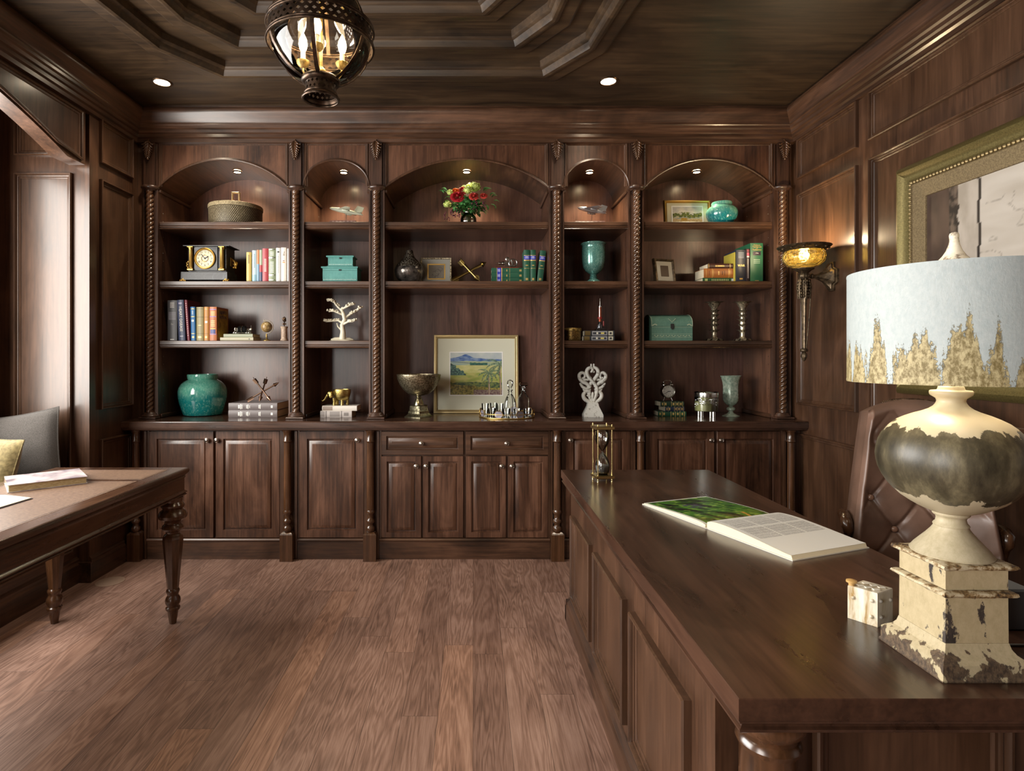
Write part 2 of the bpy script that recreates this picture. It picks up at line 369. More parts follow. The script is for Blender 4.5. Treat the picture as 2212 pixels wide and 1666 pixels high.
# crown
cp=[(-.012,2.80),(.018,2.806),(.020,2.828),(.032,2.836),(.032,2.856),(.044,2.862),(.047,2.880),(.058,2.888),(.060,2.902),(.066,2.908),(.066,2.916),
    (.070,2.925),(.080,2.945),(.098,2.970),(.104,2.985),(.103,3.0),(.097,3.010),(.085,3.014),(.085,3.026)]
def cr(seg):
    mb=MB(); A=[];B=[]
    for d,z in cp:
        p=[(XL+d,YN,z),(XL+d,YU-d,z),(XR-d,YU-d,z),(XR-d,YN,z)]; A.append(p[seg]); B.append(p[seg+1])
    mb.loft([A,B],closed=False,cap0=False,cap1=False); return mb
for i,(sg,w) in enumerate([(0,WY),(1,WX),(2,WY)]): struct(cr(sg).obj('trim_%d'%(i+1),w,smooth=30))

# panel moulding profile (ring into a wall), flat field
PM=[(0,-.011),(0,.001),(.003,.0045),(.008,.0045),(.011,.001),(.012,-.0045),(.016,-.0035),(.020,-.0045),(.021,-.0072),(.028,-.0068),(.032,-.0085),(.033,-.0104),(.040,-.0105)]
def panel(mb,u0,u1,v0,v1,O,U,V,N,pr=PM): mb.frame(u0,u1,v0,v1,[(d,h*1.5) for d,h in pr],O,U,V,N,cap=True)
# right wall
mb=MB(); mb.box(XR,XR+.15,YN-.1,4.5,0,3.2); wr=struct(mb.obj('wall_right',WZ))
mb=MB(); cols=[(3.885,3.286),(3.183,.95),(.85,.10),(0.0,-1.15)]
for a,b in cols:
    for z0,z1 in ((2.537,2.803),(1.032,2.436),(.25,.838)):
        panel(mb,b,a,z0,z1,(XR,0,0),(0,1,0),(0,0,1),(-1,0,0),[(d,h+.011) for d,h in PM])
mb.obj('wall_panel',WPW,wr,25)
mb=MB(); bp=[(0,0),(0,.0),(-.022,0),(-.022,.10),(-.016,.112),(-.016,.122),(-.008,.13),(0,.138)]
mb.prism([(XR+x,z) for x,z in bp[1:]],YN,3.9,'y'); struct(mb.obj('baseboard_right',WY))
# left wall: pier, bay
mb=MB(); mb.box(XL-.14,XL,YR,4.5,0,3.2); mb.box(XL-.14,XL,YN-.1,-2.3,0,3.2); mb.box(XL-.14,XL,-.5,.45,0,3.2); mb.box(XL-.14,XL,-2.3,-.5,0,.5); mb.box(XL-.14,XL,-2.3,-.5,2.6,3.2)
mb.box(XL-.14,XL-.005,.45,YR,2.83,3.2); wl=struct(mb.obj('wall_left',WZ))
mb=MB()
for z0,z1 in ((2.542,2.815),(1.022,2.440),(.25,.838)):
    panel(mb,3.557,3.89,z0,z1,(XL,0,0),(0,1,0),(0,0,1),(1,0,0),[(d,h+.011) for d,h in PM])
mb.obj('wall_panel',WPW,wl,25)
# arched header over the bay
ya,yb,zs,sg=.50,YR-.03,2.487,.256
def arch_pts(y0,y1,z,s,n=28):
    # circular segment between y0 and y1 rising s
    a=(y1-y0)/2; R=(a*a+s*s)/(2*s); c=(y0+y1)/2; cz=z+s-R; th=math.asin(a/R)
    return [(c+R*math.sin(-th+2*th*i/n),cz+R*math.cos(-th+2*th*i/n)) for i in range(n+1)]
ap=arch_pts(.64,3.286,zs,sg)
bot=[(ya,zs)]+ap+[(yb,zs)]
def strip(mb,low,top,x,flip=False,mi=0):
    n=len(low); vs=[(x,y,z) for y,z in low]+[(x,y,z) for y,z in top]
    mb.add(vs,[(i,i+1,n+i+1,n+i) for i in range(n-1)],mi)
mb=MB(); t=[(y,2.84) for y,z in bot]
strip(mb,bot,t,XL-.004); strip(mb,bot,t,XL-.10)
n=len(bot); mb.add([(XL-.004,y,z) for y,z in bot]+[(XL-.10,y,z) for y,z in bot],[(i,i+1,n+i+1,n+i) for i in range(n-1)])
mb.add([(XL-.004,yb,zs),(XL-.004,yb,2.84),(XL-.10,yb,2.84),(XL-.10,yb,zs)],[(0,1,2,3)])
mb.obj('arched_header',WZ,wl,25)
def mould_path(mb,pts,x,prof,closed=False,sgn=1):
    """sweep a small moulding along (y,z) pts lying in plane x; prof=(offset inward, lift)"""
    loops=[]; n=len(pts)
    for d,h in prof:
        l=[]
        for i in range(n):
            p=Vector(pts[i]); a=Vector(pts[i-1]) if (i>0 or closed) else p; b=Vector(pts[(i+1)%n]) if (i<n-1 or closed) else p
            e1=(p-a); e2=(b-p)
            if e1.length<1e-9: e1=e2
            if e2.length<1e-9: e2=e1
            e1.normalize(); e2.normalize(); n1=Vector((-e1.y,e1.x)); n2=Vector((-e2.y,e2.x)); m=(n1+n2).normalized()
            q=p+m*(d*sgn/max(.35,m.dot(n1))); l.append((x+h,q.x,q.y))
        loops.append(l)
    mb.loft(loops,closed=closed,cap0=False,cap1=False)
mb=MB(); inner=[(ya+.03,2.79),(ya+.03,zs+.012)]+[(y,z+.012) for y,z in ap[1:-1]]+[(yb-.035,zs+.014),(yb-.035,2.79)]
mould_path(mb,inner,XL-.004,[(0,0),(0,.012),(.006,.016),(.013,.013),(.017,.006),(.026,.004),(.03,0)],closed=True)
mb.obj('header_moulding',WZ,wl,30)
# reveal (faces the room front) and the window wall of the bay
mb=MB(); mb.box(XW-.15,XL-.14,YR,YR+.3,0,3.2); mb.box(XW-.15,XL-.14,.20,.45,0,3.2); mb.box(XW-.15,XL-.14,.3,3.6,2.95,3.2)
rv=struct(mb.obj('wall_front',WZ))
mb=MB()
for z0,z1 in ((2.55,2.9),(.62,2.446)):
    panel(mb,-2.739,-2.398,z0,z1,(0,YR,0),(1,0,0),(0,0,1),(0,-1,0),[(d,h+.011) for d,h in PM])
mb.obj('wall_panel',WPW,rv,25)
mb=MB(); 
for y0,y1,z0,z1 in ((.45,YR,0,.95),(.45,YR,2.55,3.0),(.45,.62,.95,2.55),(3.25,YR,.95,2.55)):
    mb.box(XW-.14,XW,y0,y1,z0,z1)
struct(mb.obj('wall_bay',WZ))
def window(name,M,w,h,nx,nz):
    """local: x 0..w, z 0..h, y depth; sash bars and glass"""
    mb=MB()
    mb.box(0,w,0,.06,0,.06,M=M); mb.box(0,w,0,.06,h-.06,h,M=M); mb.box(0,.06,0,.06,.06,h-.06,M=M); mb.box(w-.06,w,0,.06,.06,h-.06,M=M)
    for i in range(1,nx): mb.box(w*i/nx-.02,w*i/nx+.02,0.005,.055,.06,h-.06,M=M)
    for i in range(1,nz): mb.box(.06,w-.06,.015,.045,h*i/nz-.015,h*i/nz+.015,M=M)
    o=struct(mb.obj(name,WZ)); g=MB(); g.box(.05,w-.05,.026,.032,.05,h-.05,M=M); p=g.obj('window_glass',CLEAR,o); return o
window('window_1',T(XW-.01,.62,.95)@Rz(PI/2),2.63,1.6,3,2)
# wall behind the camera; unseen second window in the left wall, added for light
mb=MB(); mb.box(-2.5,2.4,YN-.14,YN,0,3.2); struct(mb.obj('wall_back',WZ))
window('window_added',T(XL-.05,-2.3,.5)@Rz(PI/2),1.8,2.1,2,3)
mb=MB(); mb.box(XL-.1,XR+.1,YF+.02,4.5,0,3.2); struct(mb.obj('wall_shelving',WZ))

# window seat
ws=thing('window_seat','dark panelled window seat running under the bay at left, behind the writing table','window seat',(0,0,0))
mb=MB(); x0=-2.37
mb.box(XW,x0,.45,YR-.002,0,.46); mb.obj('bench_base',WY,ws)
mb=MB(); mb.prism([(x0,0),(x0+.022,0),(x0+.022,.11),(x0+.014,.122),(x0+.014,.135),(x0+.006,.145),(x0,.152)],.45,YR-.003,'y'); mb.obj('plinth',WY,ws)
mb=MB()
for a,b in ((2.55,3.40),(1.55,2.45),(.55,1.45)): panel(mb,a,b,.20,.42,(x0,0,0),(0,1,0),(0,0,1),(1,0,0),[(d,h+.011) for d,h in PM])
mb.obj('bench_panel',WY,ws,25)
mb=MB(); mb.box(XW+.005,x0+.02,.46,YR-.006,.462,.49,bev=.006); mb.obj('seat_board',WY,ws)
# pier plinth
mb=MB(); mb.prism([(XL,0),(XL+.022,0),(XL+.022,.11),(XL+.014,.122),(XL+.014,.135),(XL+.006,.145),(XL,.152)],YR,3.80,'y')
mb.box(XL-.0705,XL+.022,YR-.022,YR-.001,0,.12); struct(mb.obj('baseboard_left',WY))

# ================================================================= BASE CABINETS
ZT=.925
def PXB(px): return PX(px,YB)
def raised_door(name,px0,px1,z0,z1,parent,mat=WD,stile=.052):
    mb=MB(); a,b=PXB(px0),PXB(px1)
    pr=[(0,-.02),(0,-.002),(.002,0),(stile,0),(stile+.002,-.004),(stile+.004,-.012),(stile+.011,-.013),(stile+.013,-.007),(stile+.015,-.006),(stile+.034,.001),(stile+.036,.001)]
    mb.frame(a,b,z0,z1,pr,(0,YB,0),(1,0,0),(0,0,1),(0,-1,0),cap=True,start=True)
    return mb.obj(name,mat,parent,30)
def knob(px,py,parent):
    x,z=PXB(px),PZ(py,YB); mb=MB()
    mb.lathe([(.004,0),(.0045,.006),(.006,.010),(.013,.013),(.0165,.018),(.0165,.021),(.012,.0235),(.011,.0225),(.008,.0245),(0,.026)],seg=20,M=T(x,YB-.0005,z)@Rx(PI/2))
    return mb.obj('knob',PEWTER,parent,50)
zb0,zb1=PZ(1162,YB),PZ(932,YB)
units=[
 ('wide double-door base cabinet at the left end of the built-in, below the big teal jar',-2.27,-1.195,[(322,461,932,1162,449,951),(466,604,932,1162,470,951)],[]),
 ('narrow single-door base cabinet left of the drawer cabinet, knob at upper right',-1.195,-.66,[(647,786,932,1162,773,951)],[]),
 ('centre base cabinet with two drawers above four narrow doors',-.66,.545,[(824,910,986,1162,900,1007),(914,1001,986,1162,921,1007),(1007,1093,986,1162,1084,1007),(1098,1184,986,1162,1106,1007)],
   [(824,1001,932,983,911,958),(1006,1185,932,983,1095,958)]),
 ('narrow single-door base cabinet behind the hourglass, knob at upper left',.545,1.105,[(1222,1362,932,1162,1232,951)],[]),
 ('wide double-door base cabinet at the right end of the built-in, mostly behind the desk',1.105,2.185,[(1404,1543,932,1162,1535,951),(1549,1687,932,1162,1556,951)],[]),
]
for lab,xa,xb,doors,drs in units:
    u=thing('base_cabinet',lab,'cabinet',(0,0,0),0,'base cabinets under the bookcase')
    mb=MB(); mb.box(xa+.0005,xb-.0005,YB+.019,4.40,.02,.862); mb.obj('carcass',WZ,u)
    xs=[PXB(d[0]) for d in doors]+[PXB(d[1]) for d in doors]; lo,hi=min(xs),max(xs)
    mb=MB(); mb.box(xa+.03,xb-.03,YB-.004,YB+.017,.855,.864); 
    mb.box(lo-.012,lo-.001,YB+.002,YB+.018,.14,.855); mb.box(hi+.001,hi+.012,YB+.002,YB+.018,.14,.855)
    mb.box(lo-.03,lo-.014,YB-.006,YB+.018,.001,.855,bev=.003); mb.box(hi+.014,hi+.03,YB-.006,YB+.018,.001,.855,bev=.003)
    mb.obj('face_frame',WZ,u)
    mb=MB(); mb.prism([(YB+.018,.001),(YB-.002,.001),(YB-.002,.118),(YB-.010,.122),(YB-.012,.130),(YB-.006,.138),(YB+.018,.140)],lo-.012,hi+.012,'x'); mb.obj('kick_board',WX,u,20)
    for d in doors:
        o=raised_door('door',d[0],d[1],PZ(d[3],YB),PZ(d[2],YB),u,stile=.05 if d[1]-d[0]>100 else .035); knob(d[4],d[5],o)
    for d in drs:
        o=raised_door('drawer',d[0],d[1],PZ(d[3],YB),PZ(d[2],YB),u,WX,stile=.032); knob(d[4],d[5],o)
def turned_col(x,flut,lab):
    t=thing('half_column',lab,'column',(x,3.83,0),0,'short turned columns between the base cabinets')
    mb=MB(); L=lambda d,z:[(-.042+d,-.032+d,z),(.042-d,-.032+d,z),(.042-d,.03,z),(-.042+d,.03,z)]
    mb.loft([L(0,.0005),L(0,.175),L(.004,.182),L(.016,.192)]); mb.obj('plinth_block',WL,t)
    mb=MB(); pr=[(.022,.192),(.027,.198),(.029,.21),(.027,.222),(.021,.228),(.019,.236),(.021,.244),(.026,.250),(.029,.26),(.026,.27),(.020,.275),(.020,.30),(.025,.31),(.029,.318),(.029,.325),(.025,.333),(.0245,.335)]
    mb.lathe(pr,seg=24); mb.obj('base_turning',WL,t,50)
    mb=MB(); fn=(lambda a,z:1-.09*max(0,math.cos(a*16))**2) if flut else None
    mb.lathe([(.0245,.335),(.0245,.36),(.0245,.38),(.0235,.6),(.0225,.78)],seg=96 if flut else 28,fn=fn); mb.obj('shaft',WL,t,50)
    mb=MB(); mb.lathe([(.0225,.78),(.028,.785),(.029,.792),(.025,.798),(.0245,.83),(.0245,.845),(.029,.852),(.032,.858),(.032,.8645)],seg=28); mb.obj('capital',WL,t,50)
for px,fl,lab in ((293.4,False,'plain turned half column at the left end of the base cabinets, beside the panelled pier'),(620.8,False,'plain turned half column between the left double-door cabinet and the single door'),
   (800,True,'fluted half column just left of the two drawers'),(1203.7,True,'fluted half column just right of the two drawers'),
   (1384,False,'plain turned half column seen right of the hourglass above the desk top'),(1708.7,False,'plain turned half column at the right end of the base cabinets')):
    turned_col(PX(px,3.83),fl,lab)
# worktop
mb=MB(); pr=[(3.80,.865),(3.79,.865),(3.786,.870),(3.782,.872),(3.782,.878),(3.774,.882),(3.774,.918),(3.776,.922),(3.782,.925),(4.405,.925),(4.405,.865)]
mb.prism(pr,XL+.001,XR-.001,'x'); o=mb.obj('worktop',wood('counter_cherry','#20150e','#442e23','#604536','x',seed=14,rough=.2,coat=.4),None,20)
tag(o,'long dark wooden counter top between the base cabinets and the open shelves','worktop')

# ================================================================= UPPER BOOKCASE
bays=[(-2.152,-1.26,'wide'),(-1.155,-.712,'narrow'),(-.605,.518,'centre'),(.622,1.06,'narrow'),(1.166,2.051,'wide')]
pil=[(-2.255,-2.152),(-1.26,-1.155),(-.712,-.605),(.518,.622),(1.06,1.166),(2.051,2.171)]
SZ=[2.274,1.867,1.458]
blab=['leftmost wide bookcase bay holding the woven box and the mantel clock','narrow bookcase bay with the stacked turquoise boxes',
 'wide centre bookcase bay with the flowers and the large framed landscape','narrow bookcase bay with the teal goblet vase','rightmost wide bookcase bay holding the green chest and candlesticks']
WB=wood('back_panel_cherry','#33211a','#614238','#7f5b4b','z',seed=21,fig=1.08,rough=.34)
shelves=[]
for bi,(xa,xb,kind) in enumerate(bays):
    u=thing('bookcase_bay',blab[bi],'bookcase',(0,0,0),0,'arched bookcase bays')
    mb=MB(); mb.box(xa-.045,xb+.045,YF-.015,YF,.926,2.83); mb.obj('back_panel',WB,u)
    for s,xx in ((0,xa),(1,xb)):
        mb=MB(); a,b=(xx-.02,xx) if s==0 else (xx,xx+.02)
        mb.box(a,b,YU+.047,YF-.016,.926,2.82)
        xi=xx if s==0 else xx; sg=1 if s==0 else -1
        # shelf pin holes, two rows
        p=mb.obj('side_panel',WP,u)
        q=MB()
        for yy in (4.02,4.33):
            for k in range(27):
                z=1.02+k*.055
                if z>2.42: break
                q.lathe([(.0032,0),(.0034,.0012),(.002,.0014),(.0018,.0004)],seg=8,M=T(xx,yy,z)@Ry(sg*PI/2))
        q.obj('shelf_pin_row',SILVER,p)
        mb=MB(); a,b=(xx,xx+.014) if s==0 else (xx-.014,xx)
        mb.box(a,b,YU+.012,YF-.017,2.470,2.492,bev=.004); mb.obj('impost_rail',WY,u)
        mb=MB(); a,b=(xx,xx+.012) if s==0 else (xx-.012,xx)
        mb.box(a,b,YU+.03,YF-.017,.926,.955,bev=.004); mb.obj('foot_rail',WY,u)
    # arch + spandrel
    w=(xb-xa); h=.196 if kind!='narrow' else .192
    N=40
    if kind=='narrow':
        a=w/2; c=(xa+xb)/2; pts=[(c-a*math.cos(PI*i/N),2.495+h*math.sin(PI*i/N)**.92) for i in range(N+1)]
    else: pts=arch_pts(xa,xb,2.495,h,N)
    mb=MB(); n=len(pts)
    for yy in (YU+.008,YU+.028):
        mb.add([(x,yy,z) for x,z in pts]+[(x,yy,2.83) for x,z in pts],[(i,i+1,n+i+1,n+i) for i in range(n-1)])
    mb.obj('spandrel_panel',WP,u)
    mb=MB(); mb.add([(x,YU+.008,z) for x,z in pts]+[(x,YF-.016,z) for x,z in pts],[(i,i+1,n+i+1,n+i) for i in range(n-1)])
    mb.add([(x,YU+.009,z+.012) for x,z in pts]+[(x,YF-.016,z+.012) for x,z in pts],[(i,i+1,n+i+1,n+i) for i in range(n-1)])
    mb.obj('arch_vault',WY,u,40)
    def sweep_xz(mb,pts,y,prof,closed=False):
        tmp=MB(); mould_path(tmp,pts,0,prof,closed)
        mb.add([(v[1],y-v[0],v[2]) for v in tmp.v],tmp.f)
    mb=MB(); sweep_xz(mb,pts,YU+.008,[(0,-.008),(0,.010),(.004,.013),(.009,.012),(.012,.006),(.017,.005),(.019,0)]); mb.obj('arch_bead',WZ,u,40)
    mb=MB(); zt=2.815
    fr=[(xa+.006,zt),(xa+.006,2.51),(xa+.0061,2.505)]
    # moulding down the sides and along the top of the spandrel
    pts2=[(xb-.004,2.512),(xb-.004,zt),(xa+.004,zt),(xa+.004,2.512)]
    sweep_xz(mb,pts2,YU+.008,[(0,0),(0,.008),(.004,.010),(.010,.009),(.013,.004),(.020,.003),(.023,0)]); mb.obj('spandrel_moulding',WZ,u,30)
    # shelves
    nsh=2 if kind=='centre' else 3
    for k in range(nsh):
        z=SZ[k]; mb=MB(); th=.048; f0=YU+.018
        pr=[(f0+.006,z),(f0,z-.003),(f0,z-.026),(f0+.005,z-.029),(f0-.001,z-.033),(f0-.001,z-.038),(f0+.005,z-.041),(f0+.002,z-.048),(f0+.010,z-.051),(YF-.016,z-.051),(YF-.016,z)]
        mb.prism(pr,xa+.001,xb-.001,'x'); mb.obj('shelf',WX,u,20)
    # puck light
    lx=[-1.705,-.935,-.047,.842,1.616][bi]
    # height of arch there
    zz=min(pts,key=lambda p:abs(p[0]-lx))[1]
    lt=thing('puck_light','recessed puck light in the arch above the '+['woven box','pale green-grey aircraft model','flower arrangement','silver aircraft model','gilt framed landscape'][bi],'light',(lx,4.185,zz-.012),0,'puck lights in the arches')
    mb=MB(); mb.lathe([(.030,.010),(.032,.002),(.030,-.001),(.024,0),(.022,.006)],seg=24,cap1=False,cap0=False); mb.obj('trim_ring',BRONZE,lt,40)
    mb=MB(); mb.lathe([(0,.003),(.023,.003),(.023,.006),(0,.006)],seg=24); mb.obj('lens',emit('puck_lens_%d'%bi,'#ffe2b0',60),lt)
    li=bpy.data.lights.new('puck_spot','SPOT'); li.energy=PUCK; li.color=(1,.80,.52); li.spot_size=math.radians(118); li.spot_blend=.7; li.shadow_soft_size=.02
    lo=bpy.data.objects.new('puck_spot',li); COL.objects.link(lo); lo.parent=lt; lo.location=(0,0,-.012)
# pilasters
def rope(r,h,pitch,lobes=3,seg=30,amp=.26):
    mb=MB(); n=int(h/.0042); loops=[]
    for k in range(n+1):
        z=h*k/n; fade=min(1,z/.02,(h-z)/.02)
        rot=TAU*z/(pitch)
        l=[]
        for i in range(seg):
            a=TAU*i/seg; q=abs(math.cos((a-rot)*lobes/2.))
            rr=r*(1-amp*fade*(1-q)**1.3*1.35)
            l.append((rr*math.cos(a),rr*math.sin(a),z))
        loops.append(l)
    mb.loft(loops); return mb
zb,zc=.926,2.497
def leaf_carving():
    """hanging acanthus: fronds sweep down and out from the midrib and curl at the tips"""
    mb=MB()
    for side in (-1,1):
        for z0,ln,a0,w in ((.132,.050,.95,.0065),(.120,.056,.72,.0075),(.104,.054,.60,.0075),(.088,.050,.52,.007),(.072,.044,.46,.0065),(.055,.036,.42,.006),(.038,.028,.36,.005)):
            pts=[];x,z=side*.002,z0
            n=8
            for i in range(n):
                t=i/(n-1); a=a0*(.45+.75*t) if t<.7 else a0*(.98+2.2*(t-.7))
                pts.append((x,-.012-.014*math.sin(PI*t*.75),z)); x+=side*ln/n*math.sin(a)*1.15; z-=ln/n*math.cos(a)
            mb.tube(pts,[w*(.35+.75*math.sin(PI*(.1+.85*q/(n-1)))) for q in range(n)],7)
            mb.ell((pts[-1][0]+side*.001,pts[-1][1]-.003,pts[-1][2]+.002),(.0045,.0045,.0045),seg=8,rings=6)
    mb.tube([(0,-.014,.138),(0,-.024,.10),(0,-.024,.06),(0,-.020,.03),(0,-.024,.008)],[.005,.006,.006,.005,.0055],8)
    mb.ell((0,-.024,.004),(.008,.008,.007),seg=10,rings=8)
    return mb
rope_o=None; leaf_o=None
plab=['carved pilaster with twisted column at the far left end of the bookcase','twisted-column pilaster between the woven box bay and the turquoise boxes bay',
 'twisted-column pilaster left of the flower arrangement bay','twisted-column pilaster right of the flower arrangement bay','twisted-column pilaster between the teal goblet bay and the right bay','carved pilaster with twisted column at the right end, behind the wall sconce']
for i,(xa,xb) in enumerate(pil):
    xc=(xa+xb)/2; p=thing('pilaster',plab[i],'pilaster',(xc,YU,0),0,'pilasters with rope-twist columns')
    w=(xb-xa)/2
    mb=MB(); mb.box(-w,w,.022,.045,zb,2.83); mb.box(-w,-w+.012,.0,.022,zb+.01,2.83,bev=.002); mb.box(w-.012,w,.0,.022,zb+.01,2.83,bev=.002)
    mb.box(-w+.016,w-.016,.008,.022,zb+.01,2.49); mb.obj('post',WPX,p)
    mb=MB(); mb.box(-.038,.038,-.014,.020,zc+.012,2.822,bev=.003); mb.obj('frieze_block',WPX,p)
    # half-round cap
    mb=MB(); pr=[(.040,0),(.046,.006),(.056,.012),(.060,.018),(.060,.026),(.055,.032),(.045,.034)]
    mb.lathe(pr,(0,.0,zc-.018),seg=32,sy=.8); mb.obj('capital',WPX,p,40)
    mb=MB(); mb.box(-.058,.058,-.045,.02,zb,zb+.012,bev=.003); mb.lathe([(.052,0),(.055,.006),(.052,.012),(.046,.016),(.044,.024),(.036,.03),(.026,.034)],(0,0,zb+.012),seg=32,sy=.8); mb.obj('column_base',WPX,p,40)
    if rope_o is None:
        rope_o=rope(.0245,zc-.018-zb-.044,.092).obj('twisted_shaft',WL,p,60); rope_o.location=(0,-.008,zb+.044)
        leaf_o=leaf_carving().obj('leaf_carving',WL,p,60); leaf_o.location=(0,-.010,2.682)
    else:
        for src in (rope_o,leaf_o):
            c=src.copy(); COL.objects.link(c); c.parent=p
for z_ in (0,):
    mb=MB(); mb.box(XL+.0,-2.256,YU+.03,YU+.05,.926,2.83); mb.box(2.172,XR,YU+.03,YU+.05,.926,2.83)
    struct(mb.obj('trim_7',WZ))
CANM=emit('can_lens','#ffe9c8',40)
# ================================================================= CEILING CANS
for x,y,lab in ((PX(350,3.535),3.535,'round recessed ceiling downlight near the left corner of the room'),(PX(1314,3.52),3.52,'round recessed ceiling downlight right of the stepped tray'),
                (-1.95,.9,'round recessed ceiling downlight over the writing table end'),(.95,.9,'round recessed ceiling downlight over the desk end')):
    t=thing('downlight',lab,'light',(x,y,ZC),0,'recessed ceiling downlights')
    mb=MB(); mb.lathe([(.043,.004),(.045,-.004),(.056,-.006),(.060,-.002),(.060,.001)],seg=32,cap0=False,cap1=False); mb.obj('trim_ring',BRONZE,t,40)
    mb=MB(); mb.lathe([(0,-.001),(.044,-.001),(.044,.003),(0,.003)],seg=32); mb.obj('lens',CANM,t)
    li=bpy.data.lights.new('can_spot','SPOT'); li.energy=CAN; li.color=(1,.85,.66); li.spot_size=math.radians(130); li.spot_blend=.9; li.shadow_soft_size=.04
    lo=bpy.data.objects.new('can_spot',li); COL.objects.link(lo); lo.parent=t; lo.location=(0,0,-.02)
# ================================================================= GLOBE LANTERN
DB=speckle('lantern_bronze',[(.35,'#2a2018'),(.65,'#5b483a')],40,.34,.85)
WARM=plain('gilt_inner_ring','#b99a66',.4,.6)
g=thing('globe_lantern','round glass globe lantern with pierced bronze band and lit candle bulbs','chandelier',(-.526,2.0,0))
zr0,zr1,R0=2.418,2.482,.178
def pierced(mb,r,z0,z1,n,rows,th=.0025):
    """band cut with rows of diamond openings"""
    dz=(z1-z0)/rows
    for k in range(rows):
        for i in range(n):
            a0=TAU*(i+(k%2)*.5)/n; a1=a0+TAU/n; am=(a0+a1)/2
            zA,zB=z0+k*dz,z0+(k+1)*dz; zm=(zA+zB)/2; wa=(a1-a0)*.30; wz=dz*.34
            P=lambda a,z,rr:(rr*math.cos(a),rr*math.sin(a),z)
            o=[(a0,zA),(am,zA),(a1,zA),(a1,zm),(a1,zB),(am,zB),(a0,zB),(a0,zm)]
            q=[(am-wa*.5,zm-wz*.5),(am,zm-wz),(am+wa*.5,zm-wz*.5),(am+wa,zm),(am+wa*.5,zm+wz*.5),(am,zm+wz),(am-wa*.5,zm+wz*.5),(am-wa,zm)]
            vs=[P(a,z,r) for a,z in o]+[P(a,z,r) for a,z in q]
            mb.add(vs,[(j,(j+1)%8,8+(j+1)%8,8+j) for j in range(8)])
mb=MB(); pierced(mb,R0,zr0+.010,zr1-.006,44,3); pb=mb.obj('pierced_band',[DB],g,40)
mb=MB()
for z,r in ((zr0+.004,.005),(zr0+.012,.003),(zr1-.004,.005),(zr1+.004,.0035)):
    mb.tube([((R0+.001)*math.cos(TAU*i/64),(R0+.001)*math.sin(TAU*i/64),z) for i in range(64)],r,6,closed=True)
mb.obj('band_rim',DB,g,60)
gp=[(.060,2.300),(.085,2.312),(.112,2.332),(.138,2.360),(.157,2.390),(.167,2.418),(.171,2.450),(.168,2.480),(.158,2.515),(.138,2.555),(.108,2.590),(.075,2.612),(.05,2.622)]
mb=MB(); mb.lathe(gp,seg=48,cap0=False,cap1=False); mb.obj('globe',thin_glass('lantern_glass',(1,.985,.94,1),.05),g,80)
mb=MB()
for k in range(6):
    a=-PI/2+TAU*k/6+.10
    low=[(r+.004,z) for r,z in gp if z<2.43]; up=[(r+.004,z) for r,z in gp if z>2.47]
    for pr in (low,up):
        L=[]
        for r,z in pr:
            c,s=math.cos(a),math.sin(a); w=.0065
            L.append([(r*c-w*s,r*s+w*c,z),(r*c+w*s,r*s-w*c,z),((r+.003)*c+w*s,(r+.003)*s-w*c,z),((r+.003)*c-w*s,(r+.003)*s+w*c,z)])
        mb.loft(L)
mb.obj('strap',DB,g,40)
mb=MB(); pierced(mb,.052,2.258,2.292,20,2); mb.obj('pierced_gallery',DB,g)
mb=MB()
mb.lathe([(.052,2.290),(.062,2.292),(.066,2.300),(.064,2.308),(.054,2.312),(.03,2.314),(.0,2.314)],seg=36,cap0=False,cap1=False)
mb.tube([(.053*math.cos(TAU*i/40),.053*math.sin(TAU*i/40),2.256) for i in range(40)],.004,6,closed=True)
mb.lathe([(.0,2.282),(.052,2.284)],seg=36,cap0=False,cap1=False)
mb.tube([(.060*math.cos(TAU*i/40),.060*math.sin(TAU*i/40),2.240) for i in range(40)],.005,6,closed=True)
mb.lathe([(.060,2.238),(.053,2.256)],seg=36,cap0=False,cap1=False); mb.ell((0,0,2.275),(.008,.008,.008))
mb.obj('bottom_gallery',DB,g,60)
mb=MB(); mb.lathe([(.055,2.615),(.06,2.625),(.05,2.64),(.03,2.66),(.012,2.68),(.008,2.70)],seg=30); mb.tube([(0,0,2.69),(0,0,3.14)],.006,8)
mb.lathe([(.03,3.09),(.06,3.12),(.065,3.14),(.065,3.161)],seg=30); mb.obj('top_cap',DB,g,60)
mb=MB(); mb.tube([(0,0,2.31),(0,0,2.62)],.006,8); mb.lathe([(.006,2.315),(.018,2.325),(.02,2.335),(.008,2.35)],seg=16); mb.obj('stem',AGOLD,g,60)
